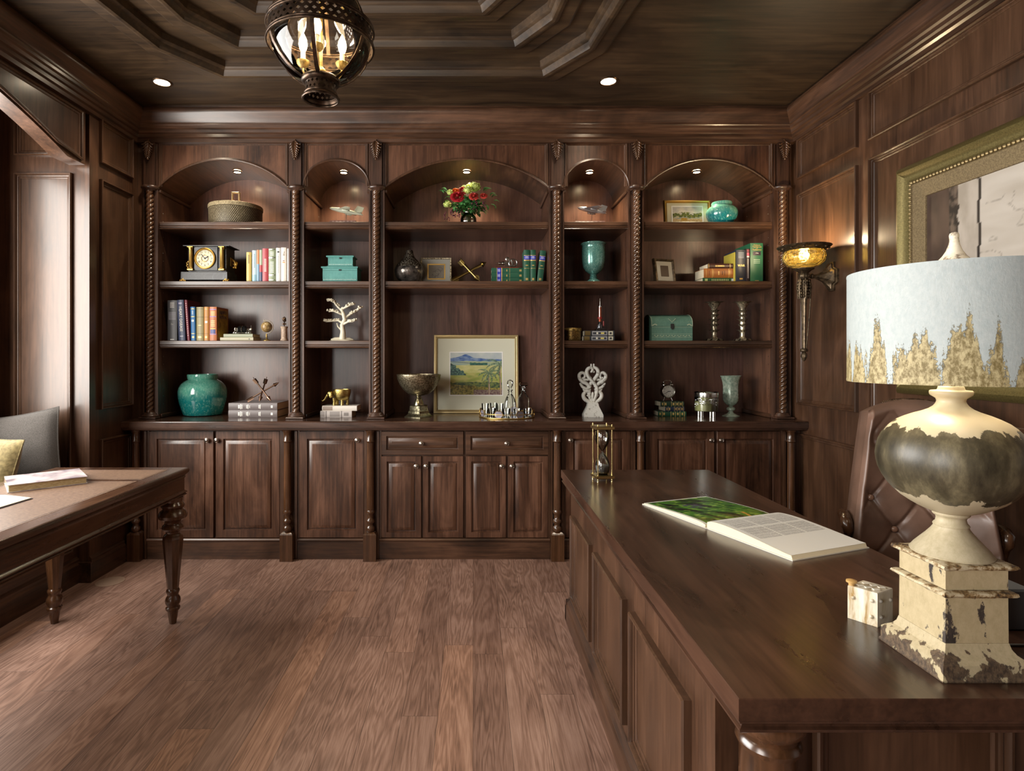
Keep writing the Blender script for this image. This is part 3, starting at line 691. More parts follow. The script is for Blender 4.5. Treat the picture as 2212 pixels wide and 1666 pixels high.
for k,a in enumerate((-PI/2+.1,PI/6+.1,5*PI/6+.1)):
    cx,cy=.078*math.cos(a),.078*math.sin(a); 
    mb=MB(); pts=[(0,0,2.335),(cx*.4,cy*.4,2.322),(cx*.85,cy*.85,2.332),(cx,cy,2.352),(cx,cy,2.368)]; mb.tube(pts,.0035,8)
    mb.lathe([(.004,2.362),(.012,2.366),(.021,2.376),(.023,2.386),(.020,2.388),(.006,2.386)],(cx,cy,0),seg=24,fn=lambda a,z:1-.12*abs(math.cos(a*6)))
    arm=mb.obj('candle_arm',AGOLD,g,60)
    mb=MB(); mb.lathe([(.0085,2.386),(.0085,2.418),(.006,2.42)],(cx,cy,0),seg=16); mb.obj('candle_sleeve',plain('candle_sleeve_%d'%k,'#e9dcc0',.5),arm,50)
    mb=MB(); mb.lathe([(.006,2.418),(.012,2.430),(.0155,2.445),(.013,2.462),(.006,2.478),(.001,2.488)],(cx,cy,0),seg=16); mb.obj('flame_bulb',emit('bulb_%d'%k,'#ffe3b4',12),arm,60)
    li=bpy.data.lights.new('bulb_light','POINT'); li.energy=CHAND; li.color=(1,.78,.50); li.shadow_soft_size=.02
    lo=bpy.data.objects.new('bulb_light',li); COL.objects.link(lo); lo.parent=arm; lo.location=(cx*1.0,cy*1.0,2.452)
    
# ================================================================= WALL SCONCE
SB=speckle('sconce_iron',[(.35,'#3a3025'),(.65,'#7c6a52')],50,.4,.7)
s=thing('wall_sconce','torch-shaped bronze wall sconce with a glowing amber glass bowl, mounted on the right wall','sconce',(2.013,3.52,0))
mb=MB()
mb.lathe([(.108,1.990),(.118,1.998),(.136,2.006),(.147,2.014),(.149,2.018),(.145,2.020),(.128,2.012),(.110,2.002),(.104,1.992)],seg=48,cap0=False,cap1=False)
for k in range(12):
    a=TAU*k/12; mb.ell((.130*math.cos(a),.130*math.sin(a),2.001),(.008,.008,.006),seg=8,rings=6)
mb.obj('rim',SB,s,50)
AMB=glass('amber_glass',S('#ead08a'),.1,1.45)
nt=AMB.node_tree; b_=[n for n in nt.nodes if n.type=='BSDF_PRINCIPLED'][0]; mp=coords(nt,(1,1,1)); vv=nd(nt,'ShaderNodeTexVoronoi',i_Scale=55); nt.links.new(mp.outputs[0],vv.inputs[0]); bump(nt,b_,vv.outputs['Distance'],.7,.004)
rr_=ramp(nt,[(.08,S('#574312')),(.3,S('#b79c4c')),(.7,S('#eadb9c'))]); nt.links.new(vv.outputs['Distance'],rr_.inputs[0]); nt.links.new(rr_.outputs[0],b_.inputs['Base Color']); b_.inputs['Transmission Weight'].default_value=.8
mb=MB(); mb.lathe([(.028,1.888),(.055,1.890),(.090,1.902),(.112,1.925),(.120,1.950),(.117,1.972),(.108,1.990),(.103,1.990),(.110,1.970),(.113,1.950),(.106,1.928),(.086,1.908),(.05,1.896),(.0,1.894)],seg=48,cap1=False); mb.obj('glass_bowl',AMB,s,80)
mb=MB(); mb.lathe([(.005,1.93),(.022,1.94),(.03,1.96),(.022,1.985),(.005,1.992)],seg=20); mb.obj('bulb',emit('sconce_bulb','#ffdf9e',25),s,80)
li=bpy.data.lights.new('sconce_light','POINT'); li.energy=SCON; li.color=(1,.76,.46); li.shadow_soft_size=.03
lo=bpy.data.objects.new('sconce_light',li); COL.objects.link(lo); lo.parent=s; lo.location=(0,0,2.04)
mb=MB(); mb.lathe([(.012,1.845),(.040,1.870),(.055,1.878),(.056,1.884),(.03,1.890),(.01,1.890)],seg=30)
mb.lathe([(.014,1.812),(.022,1.818),(.033,1.832),(.033,1.846),(.022,1.860),(.014,1.864)],seg=48,fn=lambda a,z:1-.12*abs(math.cos(a*5)))
mb.obj('collar',SB,s,60)
mb=MB(); mb.lathe([(.010,1.398),(.012,1.5),(.018,1.68),(.024,1.80),(.026,1.812)],seg=60,fn=lambda a,z:1-.22*abs(math.sin(a*3.5)))
mb.obj('fluted_stem',SB,s,50)
mb=MB(); mb.tube([(.030,-.012,1.815),(.034,-.014,1.75),(.026,-.010,1.6),(.016,-.004,1.45),(.009,0,1.385)],.0045,6); mb.obj('side_rod',SB,s,60)
mb=MB()
for k in range(6):
    a=TAU*k/6+.3; c_,s_=math.cos(a),math.sin(a)
    for j in range(6):
        z=1.805-.018*j; r=.030+.004*math.sin(j)
        for q in (-1,1): mb.ell((r*c_-q*.008*s_,r*s_+q*.008*c_,z),(.0065,.0065,.010),seg=6,rings=5)
    mb.tube([((.028)*c_,.028*s_,1.82),(.038*c_,.038*s_,1.77),(.032*c_,.032*s_,1.70)],[.005,.006,.003],6)
mb.obj('leaf_collar',SB,s,60)
mb=MB(); mb.lathe([(.012,1.376),(.022,1.380),(.022,1.392),(.014,1.398)],seg=24)
mb.lathe([(.001,1.320),(.010,1.328),(.018,1.348),(.016,1.366),(.010,1.376)],seg=40,fn=lambda a,z:1-.16*abs(math.cos(a*3+z*140))); mb.obj('finial',SB,s,70)
mb=MB(); dx=XR-2.013
def octo(w,h,x): return [(x,-w,-h*.45),(x,-w*.45,-h*.62),(x,-w*.38,-h),(x,w*.38,-h),(x,w*.45,-h*.62),(x,w,-h*.45),(x,w,h*.45),(x,w*.45,h*.62),(x,w*.38,h),(x,-w*.38,h),(x,-w*.45,h*.62),(x,-w,h*.45)]
L=[octo(.060,.088,dx-.001),octo(.060,.088,dx-.014),octo(.052,.078,dx-.016),octo(.052,.078,dx-.026),octo(.044,.068,dx-.03),octo(.026,.034,dx-.06),octo(.014,.014,dx-.10),octo(.011,.011,dx-.125)]
mb.loft([[(p[0],p[1],p[2]+1.835) for p in l] for l in L]); mb.tube([(dx-.12,0,1.838),(.02,0,1.838)],.010,10); mb.ell((dx-.13,0,1.838),(.010,.016,.016)); mb.obj('backplate',SB,s,30)

# ================================================================= PAINTINGS (vertex-coloured pictures)
def painting(name,w,h,nx,ny,fn,parent,M,rough=.55):
    me=bpy.data.meshes.new(name); vs=[];fs=[]
    for j in range(ny+1):
        for i in range(nx+1): vs.append(tuple(M@Vector((w*(i/nx-.5),0,h*(j/ny-.5)))))
    for j in range(ny):
        for i in range(nx):
            a=j*(nx+1)+i; fs.append((a,a+1,a+nx+2,a+nx+1))
    me.from_pydata(vs,[],fs); ca=me.color_attributes.new('paint','FLOAT_COLOR','POINT')
    k=0
    for j in range(ny+1):
        for i in range(nx+1):
            c=fn(i/nx,j/ny); ca.data[k].color=(c[0],c[1],c[2],1); k+=1
    m,nt,b=new(name+'_paint'); at=nd(nt,'ShaderNodeAttribute',attribute_name='paint'); nt.links.new(at.outputs[0],b.inputs['Base Color']); b.inputs['Roughness'].default_value=rough
    me.materials.append(m); o=bpy.data.objects.new(name,me); COL.objects.link(o); o.parent=parent; return o
def mixc(a,b,t):
    t=max(0,min(1,t)); return tuple(x+(y-x)*t for x,y in zip(a[:3],b[:3]))
def nz(x,y,s,z=0): return noise.noise(Vector((x*s,y*s,z)))
def fbm(x,y,s,z=0): return sum(nz(x,y,s*2**k,z+k)*.5**k for k in range(4))
def big_art(u,v):
    base=mixc(S('#b3a89a'),S('#c9c0b4'),.5+fbm(u*.6,v*1.2,5))
    if u<.095: c=mixc(S('#3a2c24'),S('#5a463a'),.5+fbm(u*4,v,3,2))
    elif u<.128+.006*nz(0,v,20): c=mixc(S('#221a16'),S('#6d5d50'),.35+1.6*fbm(u*5,v*2,9,5))
    elif abs(u-.205-.003*nz(0,v,8))<.005: c=S('#2c241f')
    elif u<.205: c=mixc(S('#a59a8c'),S('#bdb2a5'),.5+fbm(u*4,v,6,1))
    else:
        c=base; r=abs(fbm(u*1.5,v*1.5,3.2,9)-.1*math.sin(u*9)); c=mixc(c,S('#6f6459'),.55*max(0,1-r*26))
    if u>.62 and u<.64: c=S('#3c322b')
    if v<.25: c=mixc(c,S('#7a6b5d'),.3*max(0,fbm(u,v,7,4))+.1)
    return c
pt=thing('framed_artwork','large abstract beige artwork in a wide old-gold frame on the right wall','picture',(XR,0,0))
ya_,yb_=2.957,1.20; za_,zb_=1.163,2.30
def wall_frame(name,prof,mat,a0,a1,z0,z1,smooth=30,cap=False):
    mb=MB(); mb.frame(a0,a1,z0,z1,prof,(0,0,0),(0,1,0),(0,0,1),(-1,0,0),cap=cap,start=False); return mb.obj(name,mat,pt,smooth)
wall_frame('gilt_frame',[(0,.002),(0,.022),(.006,.030),(.016,.040),(.030,.046),(.045,.040),(.062,.028),(.078,.022),(.085,.024)],DGOLD,yb_,ya_,za_,zb_)
wall_frame('liner',[(.104,.030),(.106,.024),(.172,.016),(.178,.018),(.180,.010)],speckle('linen_liner',[(.4,'#6e5d42'),(.6,'#8c7a58')],160,.8),yb_,ya_,za_,zb_)
mb=MB()
y0,y1,z0,z1=yb_+.094,ya_-.094,za_+.094,zb_-.094
per=[]; st=.020
for i in range(int((y1-y0)/st)+1): per+= [(y0+i*st,z0),(y0+i*st,z1)]
for i in range(int((z1-z0)/st)+1): per+= [(y0,z0+i*st),(y1,z0+i*st)]
for a,b in per: mb.ell((-.026,a,b),(.009,.0085,.0085),seg=6,rings=4)
mb.frame(yb_+.084,ya_-.084,za_+.084,zb_-.084,[(0,.024),(.003,.020),(.018,.020),(.021,.028)],(0,0,0),(0,1,0),(0,0,1),(-1,0,0),cap=False); mb.obj('beaded_band',plain('bead_gold','#a8946a',.4,.7),pt,40)
wA=(ya_-yb_)-.36; hA=(zb_-za_)-.36
painting('canvas',wA,hA,200,110,big_art,pt,T(-.012,(ya_+yb_)/2,(za_+zb_)/2)@Rz(-PI/2))

# ================================================================= DESK
dk=thing('desk','large dark cherry desk with panelled side and fluted corner posts, at right','desk',(0,0,0))
DX0,DX1,DY0,DY1,DZ=.455,1.217,.991,2.995,.763
def rect_loft(mb,x0,x1,y0,y1,prof,cap0=True,cap1=True):
    mb.loft([[(x0+d,y0+d,z),(x1-d,y0+d,z),(x1-d,y1-d,z),(x0+d,y1-d,z)] for d,z in prof],cap0=cap0,cap1=cap1)
mb=MB(); rect_loft(mb,DX0,DX1,DY0,DY1,[(.020,.6985),(.008,.700),(.004,.703),(.003,.708),(.008,.711),(.010,.714),(.004,.718),(.003,.722),(.0,.725),(0,.7615),(.0015,.763)])
mb.obj('desk_top',WT,dk,25)
bx0,bx1,by0,by1=.500,1.172,1.195,2.955
mb=MB(); mb.box(bx0,bx0+.05,by0,by1,.0,.699); mb.box(bx0+.05,bx1,by0,1.66,.0,.699); mb.box(bx0+.05,bx1,2.48,by1,.0,.699); mb.obj('pedestal_body',WZ,dk)
mb=MB()
for a,b in ((2.418,2.867),(1.874,2.33),(1.324,1.788)):
    panel(mb,a,b,.155,.562,(bx0,0,0),(0,1,0),(0,0,1),(-1,0,0),[(d,h+.011) for d,h in PM])
mb.obj('side_moulding',WPW,dk,25)
mb=MB(); panel(mb,.70,1.10,.155,.72-.04,(0,by0,0),(1,0,0),(0,0,1),(0,-1,0),[(d,h+.011) for d,h in PM]); mb.obj('end_moulding',WPW,dk,25)
mb=MB(); pp=[(0,0),(-.026,0),(-.026,.075),(-.020,.084),(-.020,.092),(-.012,.100),(-.006,.108),(0,.112)]
mb.prism([(bx0+x,z) for x,z in pp],by0-.19,by1+.026,'y'); mb.prism([(by1-x,z) for x,z in pp],bx0-.026,bx1,'x'); mb.obj('plinth_moulding',WY,dk,25)
for cx_,cy_ in ((.548,1.075),(1.124,1.075)):
    mb=MB(); mb.lathe([(.052,.36),(.052,.40),(.050,.58)],(cx_,cy_,0),seg=96,fn=lambda a,z:1-.09*max(0,math.cos(a*9))**3)
    mb.lathe([(.050,.58),(.050,.625),(.054,.632),(.057,.640),(.054,.648),(.050,.652),(.052,.660),(.062,.672),(.066,.684),(.064,.692),(.060,.6985)],(cx_,cy_,0),seg=40)
    mb.lathe([(.06,.16),(.065,.18),(.06,.20),(.048,.215),(.047,.25),(.055,.30),(.052,.36)],(cx_,cy_,0),seg=40); mb.box(cx_-.066,cx_+.066,cy_-.066,cy_+.066,0,.16,bev=.004)
    mb.obj('corner_post',WL,dk,40)
# ================================================================= OPEN BOOK ON THE DESK
bk=thing('open_book','large open book on the desk, green foliage photograph facing columns of text','book',(.940,2.030,DZ),math.radians(21))
LB=.31; 
def page_h(t,side):  # t from 0 spine to 1 fore edge
    return .004+.022*(math.sin(PI*min(1,t*1.05)**.55)*.55+ (1-t)*.35)*(1 if side>0 else .55)+(.010 if side>0 else .003)
WB_=.335
def leafmesh(side,lift,inset,n=24,m=2):
    pts=[]
    for i in range(n+1):
        t=i/n; pts.append((t,-side*(.004+t*(WB_-inset)),page_h(t,side)+lift))
    return pts
for side,nm in ((1,'text'),(-1,'photo')):
    mb=MB(); top=leafmesh(side,0,.006); L0=[];
    loops=[]
    for t,y,z in top:
        loops.append([(-LB/2,y,z),(LB/2,y,z),(LB/2,y*(1.0+.012*t),.0035),(-LB/2,y*(1.0+.012*t),.0035)])
    mb.loft(loops); mb.obj('page_block',CREAM,bk,30)
mb=MB(); mb.box(-LB/2-.004,LB/2+.004,-WB_-.006,-.004,.0003,.0033); mb.box(-LB/2-.004,LB/2+.004,.004,WB_+.006,.0003,.0033); mb.box(-LB/2-.004,LB/2+.004,-.012,.012,.0003,.0025); mb.obj('cover',plain('book_board','#d8d3c6',.5),bk)
def page_surface(side,fn,name,nx=110,ny=110,inset=.006):
    me=bpy.data.meshes.new(name); vs=[];cs=[];fs=[]
    for j in range(ny+1):
        t=j/ny; y=-side*(.004+t*(WB_-inset)); z=page_h(t,side)+.0007
        for i in range(nx+1):
            u=i/nx; vs.append((LB*(u-.5),y,z)); cs.append(fn(u,t))
    for j in range(ny):
        for i in range(nx):
            a=j*(nx+1)+i; fs.append((a,a+1,a+nx+2,a+nx+1) if side<0 else (a,a+nx+1,a+nx+2,a+1))
    me.from_pydata(vs,[],fs); ca=me.color_attributes.new('paint','FLOAT_COLOR','POINT')
    for k,c in enumerate(cs): ca.data[k].color=(c[0],c[1],c[2],1)
    m,nt,b=new(name+'_print'); at=nd(nt,'ShaderNodeAttribute',attribute_name='paint'); nt.links.new(at.outputs[0],b.inputs['Base Color']); b.inputs['Roughness'].default_value=.32
    me.materials.append(m); me.polygons.foreach_set('use_smooth',[True]*len(me.polygons)); o=bpy.data.objects.new(name,me); COL.objects.link(o); o.parent=bk; return o
def foliage(u,t):
    if u<.03 or u>.985 or t>.975: return S('#e8e8e0')[:3]
    n=fbm(u*1.6+t*.9,t*.6-u*.3,4.5,3); n2=fbm(u,t*2,11,8)
    c=mixc(S('#0d1a0e'),S('#3f7a24'),.5+1.5*n); c=mixc(c,S('#9cc04a'),max(0,n2*1.4+n*.8-.25))
    if abs(u-.42)<.10 and abs(t-.62)<.10 and fbm(u,t,18,2)>-.02: c=mixc(c,S('#4c3566'),.8)
    if t<.30: c=mixc(c,S('#b09a4a'),max(0,.9*abs(math.sin(34*(u+.25*n)))-.35)*(1-t/.3))
    if t<.2 and abs(u-.7-.2*t)<.02: c=S('#c8983c')[:3]
    return c
def textpage(u,t):
    c=S('#efeee8')[:3]
    for a,b in ((.055,.35),(.375,.67),(.69,.95)):
        for p,q in ((.10,.345),(.375,.63)):
            if a<u<b and p<t<q:
                # column direction: lines run across the column
                ln=math.sin(t*TAU*42); 
                g_=.5+.5*math.copysign(1,ln); w_=nz(u,t*6,70,1)>-.22
                c=mixc(c,S('#8f8c8b'),.78*g_*(1 if w_ else .3)+.06)
    return c
page_surface(-1,foliage,'photo_page'); page_surface(1,textpage,'text_page',170,190)

# ================================================================= HOURGLASS
h=thing('hourglass','brass-framed hourglass with clear glass bulbs, standing on the far end of the desk','hourglass',(.611,2.735,DZ),math.radians(8))
for z in (.014,.244): mb=MB(); mb.box(-.043,.043,-.043,.043,z,z+.016,bev=.003); mb.obj('brass_plate',BRASS,h)
for a in range(4):
    mb=MB()
    x=.034*(1 if a in (0,3) else -1); y=.034*(1 if a<2 else -1)
    mb.tube([(x,y,.012),(x,y,.262)],.0035,8); mb.lathe([(.0045,0),(.0045,.004),(.003,.006),(.0045,.010),(.003,.014)],(x,y,0),seg=10); mb.ell((x,y,.265),(.004,.004,.005))
    mb.obj('brass_post',BRASS,h,50)
mb=MB(); pr=[(.024,.031),(.031,.042),(.0345,.062),(.034,.080),(.028,.100),(.014,.122),(.004,.134),(.0035,.137),(.004,.140),(.014,.152),(.028,.174),(.034,.194),(.0345,.212),(.031,.232),(.024,.243)]
mb.lathe(pr,seg=36); mb.lathe([(max(.002,r-.0018),z) for r,z in pr],seg=36); mb.obj('glass_bulb',thin_glass('hourglass_glass',(.97,.98,.97,1),.10,.02),h,80)
mb=MB(); mb.lathe([(.022,.0335),(.028,.044),(.0315,.058),(.0315,.070),(.015,.076),(.001,.080)],seg=30); mb.obj('sand',plain('grey_sand','#7d7b78',.9,bs=900),h,60)

# ================================================================= STONE BLOCK
sb=thing('stone_box','small carved marble box with a dotted top beside the lamp base','ornament',(.875,1.252,DZ),0)
A=Vector((-.035,.046)); B=Vector((.054,.029))
STM=speckle('banded_marble',[(.35,'#a8874f'),(.46,'#d9cdb4'),(.6,'#efe8d8')],14,.3,0,.35,.1,.3,dist=2)
q=[(0,0),(B.x,B.y),(B.x+A.x,B.y+A.y),(A.x,A.y)]
mb=MB(); mb.loft([[(x,y,z) for x,y in q] for z in (.0003,.070)]); 
c0=Vector(((q[0][0]+q[2][0])/2,(q[0][1]+q[2][1])/2))
mb.loft([[(c0.x+(x-c0.x)*s_,c0.y+(y-c0.y)*s_,z) for x,y in q] for s_,z in ((1,.070),(.99,.073),(.95,.074))]); mb.obj('carved_body',STM,sb)
mb=MB(); mb.lathe([(.006,0),(.006,.005),(.011,.007),(.011,.011),(.006,.013)],(A.x*.93+B.x*.12,A.y*.93+B.y*.12,.0735),seg=16); mb.obj('lid_knob',plain('amber_stone','#c9a063',.3),sb,50)
mb=MB()
for i in range(3):
    for j in range(2):
        p=A*(.2+.26*i)+B*(.3+.36*j); mb.box(p.x-.007,p.x+.007,p.y-.004,p.y+.004,.0742,.0768,bev=.001)
mb.obj('raised_tab',plain('pale_marble','#efe8d8',.3),sb)
for fx,fz in ((.18,.055),(.82,.05),(.2,.02)):
    mb=MB(); p=A*fx; mb.ell((p.x-.0004,p.y-.0006,fz),(.0045,.0045,.0045),seg=10,rings=8)
    mb.obj('dot_inlay',STM,sb,60); mb=MB(); p=B*fx; mb.ell((p.x+.0003,p.y-.0006,fz),(.004,.004,.004),seg=10,rings=8)
    mb.obj('dot_inlay',plain('grey_stone','#9d958a',.4),sb,60)

# ================================================================= TABLE LAMP
lx_,ly_=.925,1.12
lp=thing('table_lamp','distressed globe table lamp with a peeling drum shade on the near desk end','lamp',(lx_,ly_,DZ))
CRM=peel('distressed_cream','#bfae8a','#ab9a76','#2f2a29','#4a423c','spot',scale=26,zs=.5,thr=.80,rough=.5)
CRB=peel('worn_base','#c0b08e','#ab9c7a','#42362d','#6e5b46','low',z0=0,z1=.06,scale=45,zs=.8,thr=.50,amp=.32,rough=.6,bstr=.7)
EDGE=speckle('chipped_edge',[(.36,'#463629'),(.45,'#8a6d44'),(.54,'#c4b493'),(.7,'#d8ccb0')],70,.6,0,1,.8)
def sq(hw,z): return [(-hw,-hw,z),(hw,-hw,z),(hw,hw,z),(-hw,hw,z)]
mb=MB(); mb.loft([sq(.082,0.0005),sq(.083,.004),sq(.080,.008),sq(.080,.030),sq(.074,.036),sq(.066,.042),sq(.061,.050),sq(.0585,.060)]); mb.obj('base_plinth',CRB,lp,20)
mb=MB(); mb.loft([sq(.0580,.0602),sq(.0575,.150)],cap0=False,cap1=False); mb.loft([sq(.0575,.158),sq(.0575,.196)],cap0=False,cap1=False); mb.obj('pedestal',CRM,lp)
def jag(hw,z):   # chipped ledge with uneven rim
    n=14; out=[]
    for s_ in range(4):
        for i in range(n):
            t=-1+2*i/n; j=random.uniform(-.0016,.0012)
            p=[(t*hw,-hw+j),(hw-j,t*hw),(-t*hw,hw-j),(-hw+j,-t*hw)][s_]; out.append((p[0],p[1],z+random.uniform(-.0008,.0008)))
    return out
mb=MB()
for z0 in (.144,.194): mb.loft([jag(.058,z0),jag(.066,z0+.003),jag(.0685,z0+.006),jag(.067,z0+.010),jag(.059,z0+.0125)])
mb.obj('chipped_ledge',EDGE,lp,30)
# turned stem and globe
zt=.2065
def zs_(zy): return zt+(1.052-DZ-zt)*(775-zy)/(775-560)
st_=[(775,142),(768,144),(760,138),(745,130),(720,112),(690,90),(660,70),(645,62),(636,60),(632,63),(625,60),(618,54),(600,51),(588,54),(584,60),(578,64),(562,66),(558,62)]
mb=MB(); mb.lathe([(w*.000458,zs_(y)) for y,w in st_],seg=48); mb.obj('stem',peel('stem_paint','#bdb093','#a99c7c','#4b4038','#5d5044','spot',scale=30,zs=.7,thr=.93),lp,60)
gl_=[(562,64),(552,90),(540,116),(520,150),(500,178),(475,205),(450,225),(420,243),(390,256),(360,263),(330,266),(300,263),(270,256),(240,243),(215,226),(195,208),(178,188),(162,160),(148,130),(136,98),(125,76),(112,60),(100,52),(90,49),(80,52),(74,60),(66,71),(60,74),(50,74),(46,70),(44,50),(40,46),(30,44),(28,40)]
GZ=lambda zy:1.35-(820+zy/1.969-770)/1113-DZ
GM,nt,b=new('distressed_globe')
tc=nd(nt,'ShaderNodeTexCoord'); sp=nd(nt,'ShaderNodeSeparateXYZ'); nt.links.new(tc.outputs['Object'],sp.inputs[0])
mp=coords(nt,(1,1,.35)); n1=nd(nt,'ShaderNodeTexNoise',i_Scale=30,i_Detail=8,i_Roughness=.62); nt.links.new(mp.outputs[0],n1.inputs[0])
def math_(op,a,b2,c=None):
    n=nd(nt,'ShaderNodeMath',operation=op)
    for i,v in enumerate((a,b2,c)):
        if v is None: continue
        if isinstance(v,(int,float)): n.inputs[i].default_value=v
        else: nt.links.new(v,n.inputs[i])
    return n.outputs[0]
top_=math_('MULTIPLY_ADD',n1.outputs[0],-.085,sp.outputs[2]); mr1=nd(nt,'ShaderNodeMapRange',i_From_Min=GZ(205)-.0425,i_From_Max=GZ(205)-.0405); nt.links.new(top_,mr1.inputs[0])
bt_=math_('MULTIPLY_ADD',n1.outputs[0],.10,sp.outputs[2]); mr2=nd(nt,'ShaderNodeMapRange',i_From_Min=GZ(490)+.052,i_From_Max=GZ(490)+.054,i_To_Min=1,i_To_Max=0); nt.links.new(bt_,mr2.inputs[0])
mk=math_('MAXIMUM',mr1.outputs[0],mr2.outputs[0])
n2=nd(nt,'ShaderNodeTexNoise',i_Scale=22,i_Detail=8,i_Roughness=.7); nt.links.new(mp.outputs[0],n2.inputs[0])
ru=ramp(nt,[(.32,S('#2b261c')),(.5,S('#4b4433')),(.68,S('#756b52'))]); nt.links.new(n2.outputs[0],ru.inputs[0])
mx=nd(nt,'ShaderNodeMix',data_type='RGBA'); nt.links.new(mk,mx.inputs[0]); nt.links.new(ru.outputs[0],mx.inputs[6]); mx.inputs[7].default_value=S('#beb194'); nt.links.new(mx.outputs[2],b.inputs['Base Color'])
b.inputs['Roughness'].default_value=.38; bump(nt,b,math_('MULTIPLY_ADD',n2.outputs[0],.5,mk),.35,.003)
mb=MB(); mb.lathe([(w*.000458,GZ(y)) for y,w in gl_],seg=64); mb.obj('globe_body',GM,lp,70)
# shade
sz0,sz1,rs=1.299-DZ,1.516-DZ,.170
SHM=peel('peeling_shade_paint','#b4bbb9','#a4aeae','#75653c','#b9aa80','low',z0=sz0-.004,z1=sz0+.150,scale=44,zs=.11,thr=.50,amp=.42,rough=.6,bstr=.8)
mb=MB(); mb.lathe([(rs-.0018,sz0),(rs,sz0),(rs+.0006,sz0+.003),(rs,sz0+.006),(rs,sz1-.006),(rs+.0006,sz1-.003),(rs,sz1),(rs-.0018,sz1),(rs-.0018,sz0)],seg=96,cap0=False,cap1=False); mb.obj('lamp_shade',SHM,lp,50)
mb=MB()
for k in range(3):
    a=TAU*k/3+.4; mb.tube([(0,0,sz1-.012),((rs-.002)*math.cos(a),(rs-.002)*math.sin(a),sz1-.012)],.0018,6)
mb.tube([(0,0,GZ(30)),(0,0,sz1-.065)],.006,8)
hp_=[(0.03*math.sin(PI*t/10)*1.2,0,sz1-.14+.135*t/10) for t in range(11)]
mb.tube(hp_,.0015,6); mb.tube([(-x,y,z) for x,y,z in hp_],.0015,6); mb.tube([(0,0,sz1-.015),(0,0,sz1+.028)],.002,6); mb.obj('shade_spider',BRASS,lp,50)
fz=sz1+.010
mb=MB(); mb.lathe([(.024,.004),(.026,.007),(.025,.011),(.019,.018),(.013,.028),(.009,.040),(.0075,.050),(.008,.058),(.007,.062),(.0035,.064)],(0.006,0,fz),seg=24); mb.obj('finial',speckle('finial_plaster',[(.4,'#6e5a49'),(.5,'#d9cdb8'),(.7,'#e8dfcf')],40,.5),lp,60)
mb=MB(); mb.ell((0,0,sz1-.10),(.026,.026,.036)); mb.obj('bulb',emit('lamp_bulb','#ffdcae',14),lp,80)
li=bpy.data.lights.new('lamp_light','POINT'); li.energy=LAMP; li.color=(1,.80,.56); li.shadow_soft_size=.03
lo=bpy.data.objects.new('lamp_light',li); COL.objects.link(lo); lo.parent=lp; lo.location=(0,.05,sz1-.10)
# slate box right of lamp
o=MB(); o.box(0,.18,0,.14,.0005,.088,bev=.004); o=o.obj('document_box',plain('slate_leather','#3a3f45',.35),None); o.location=(1.02,1.235,DZ); tag(o,'slate grey document box on the desk just behind the lamp pedestal, at the right edge','box')
mb=MB(); mb.tube([(.95,1.21,DZ+.003),(1.02,1.19,DZ+.003),(1.08,1.17,DZ+.003),(1.15,1.17,DZ+.003),(1.21,1.16,DZ+.003)],.0028,8); tag(mb.obj('power_cord',BLACK),'thin black lamp cord trailing over the desk top at the right edge','cord')

# ================================================================= WRITING TABLE
tb=thing('writing_table','dark turned-leg writing table with an inset brown leather top, at left','table',(0,0,0))
TX0,TX1,TY0,TY1,TZ=-2.165,-1.472,1.10,3.005,.775
mb=MB(); rect_loft(mb,TX0,TX1,TY0,TY1,[(.018,.722),(.016,.726),(.013,.731),(.016,.736),(.012,.742),(.006,.746),(.003,.752),(.0,.760),(.002,.769),(.006,.7735),(.010,.775)])
mb.obj('table_top',WA,tb,30)
LE=speckle('brown_leather_top',[(.35,'#5a4436'),(.65,'#7a614e')],90,.45,bstr=.15)
mb=MB(); bw=.075
for a,b in ((2.70,TY1-bw),(1.35,2.665)): 
    mb.box(TX0+bw,TX1-bw,a,b,.774,.7757)
mb.obj('leather_inlay',LE,tb)
mb=MB()
for a,b in ((2.70,TY1-bw),(1.35,2.665)):
    mb.frame(TX0+bw+.008,TX1-bw-.008,a+.008,b-.008,[(0,.7757),(0,.7761),(.003,.7761),(.003,.7757)],(0,0,0),(1,0,0),(0,1,0),(0,0,1),cap=False)
mb.obj('tooled_border',plain('tooling','#3d2a1e',.5),tb)
ax0,ax1,ay0,ay1=TX0+.018,TX1-.018,TY0+.018,TY1-.018
mb=MB(); 
rect_loft(mb,ax0,ax1,ay0,ay1,[(.0,.722),(0,.662),(-.004,.660),(-.010,.654),(-.010,.650),(-.003,.647),(-.008,.642),(-.009,.638),(0,.634)]); mb.obj('apron',WA,tb,25)
LG=[(690,62),(700,60),(716,58),(724,64),(735,72),(746,72),(754,64),(762,60),(768,66),(778,80),(800,90),(820,84),(834,66),(842,54),(852,50),(860,54),(870,64),(884,68),(898,60),(906,46),(918,42),(926,50),(932,56)]
LS=[(932,50),(944,58),(965,60),(1275,34)]
LF=[(1275,34),(1284,40),(1294,42),(1304,38),(1314,34),(1322,36),(1336,44),(1352,48),(1368,46),(1382,38),(1390,36),(1397,44),(1404,45),(1412,42),(1422,33),(1450,29),(1495,22),(1501,21)]
first=None
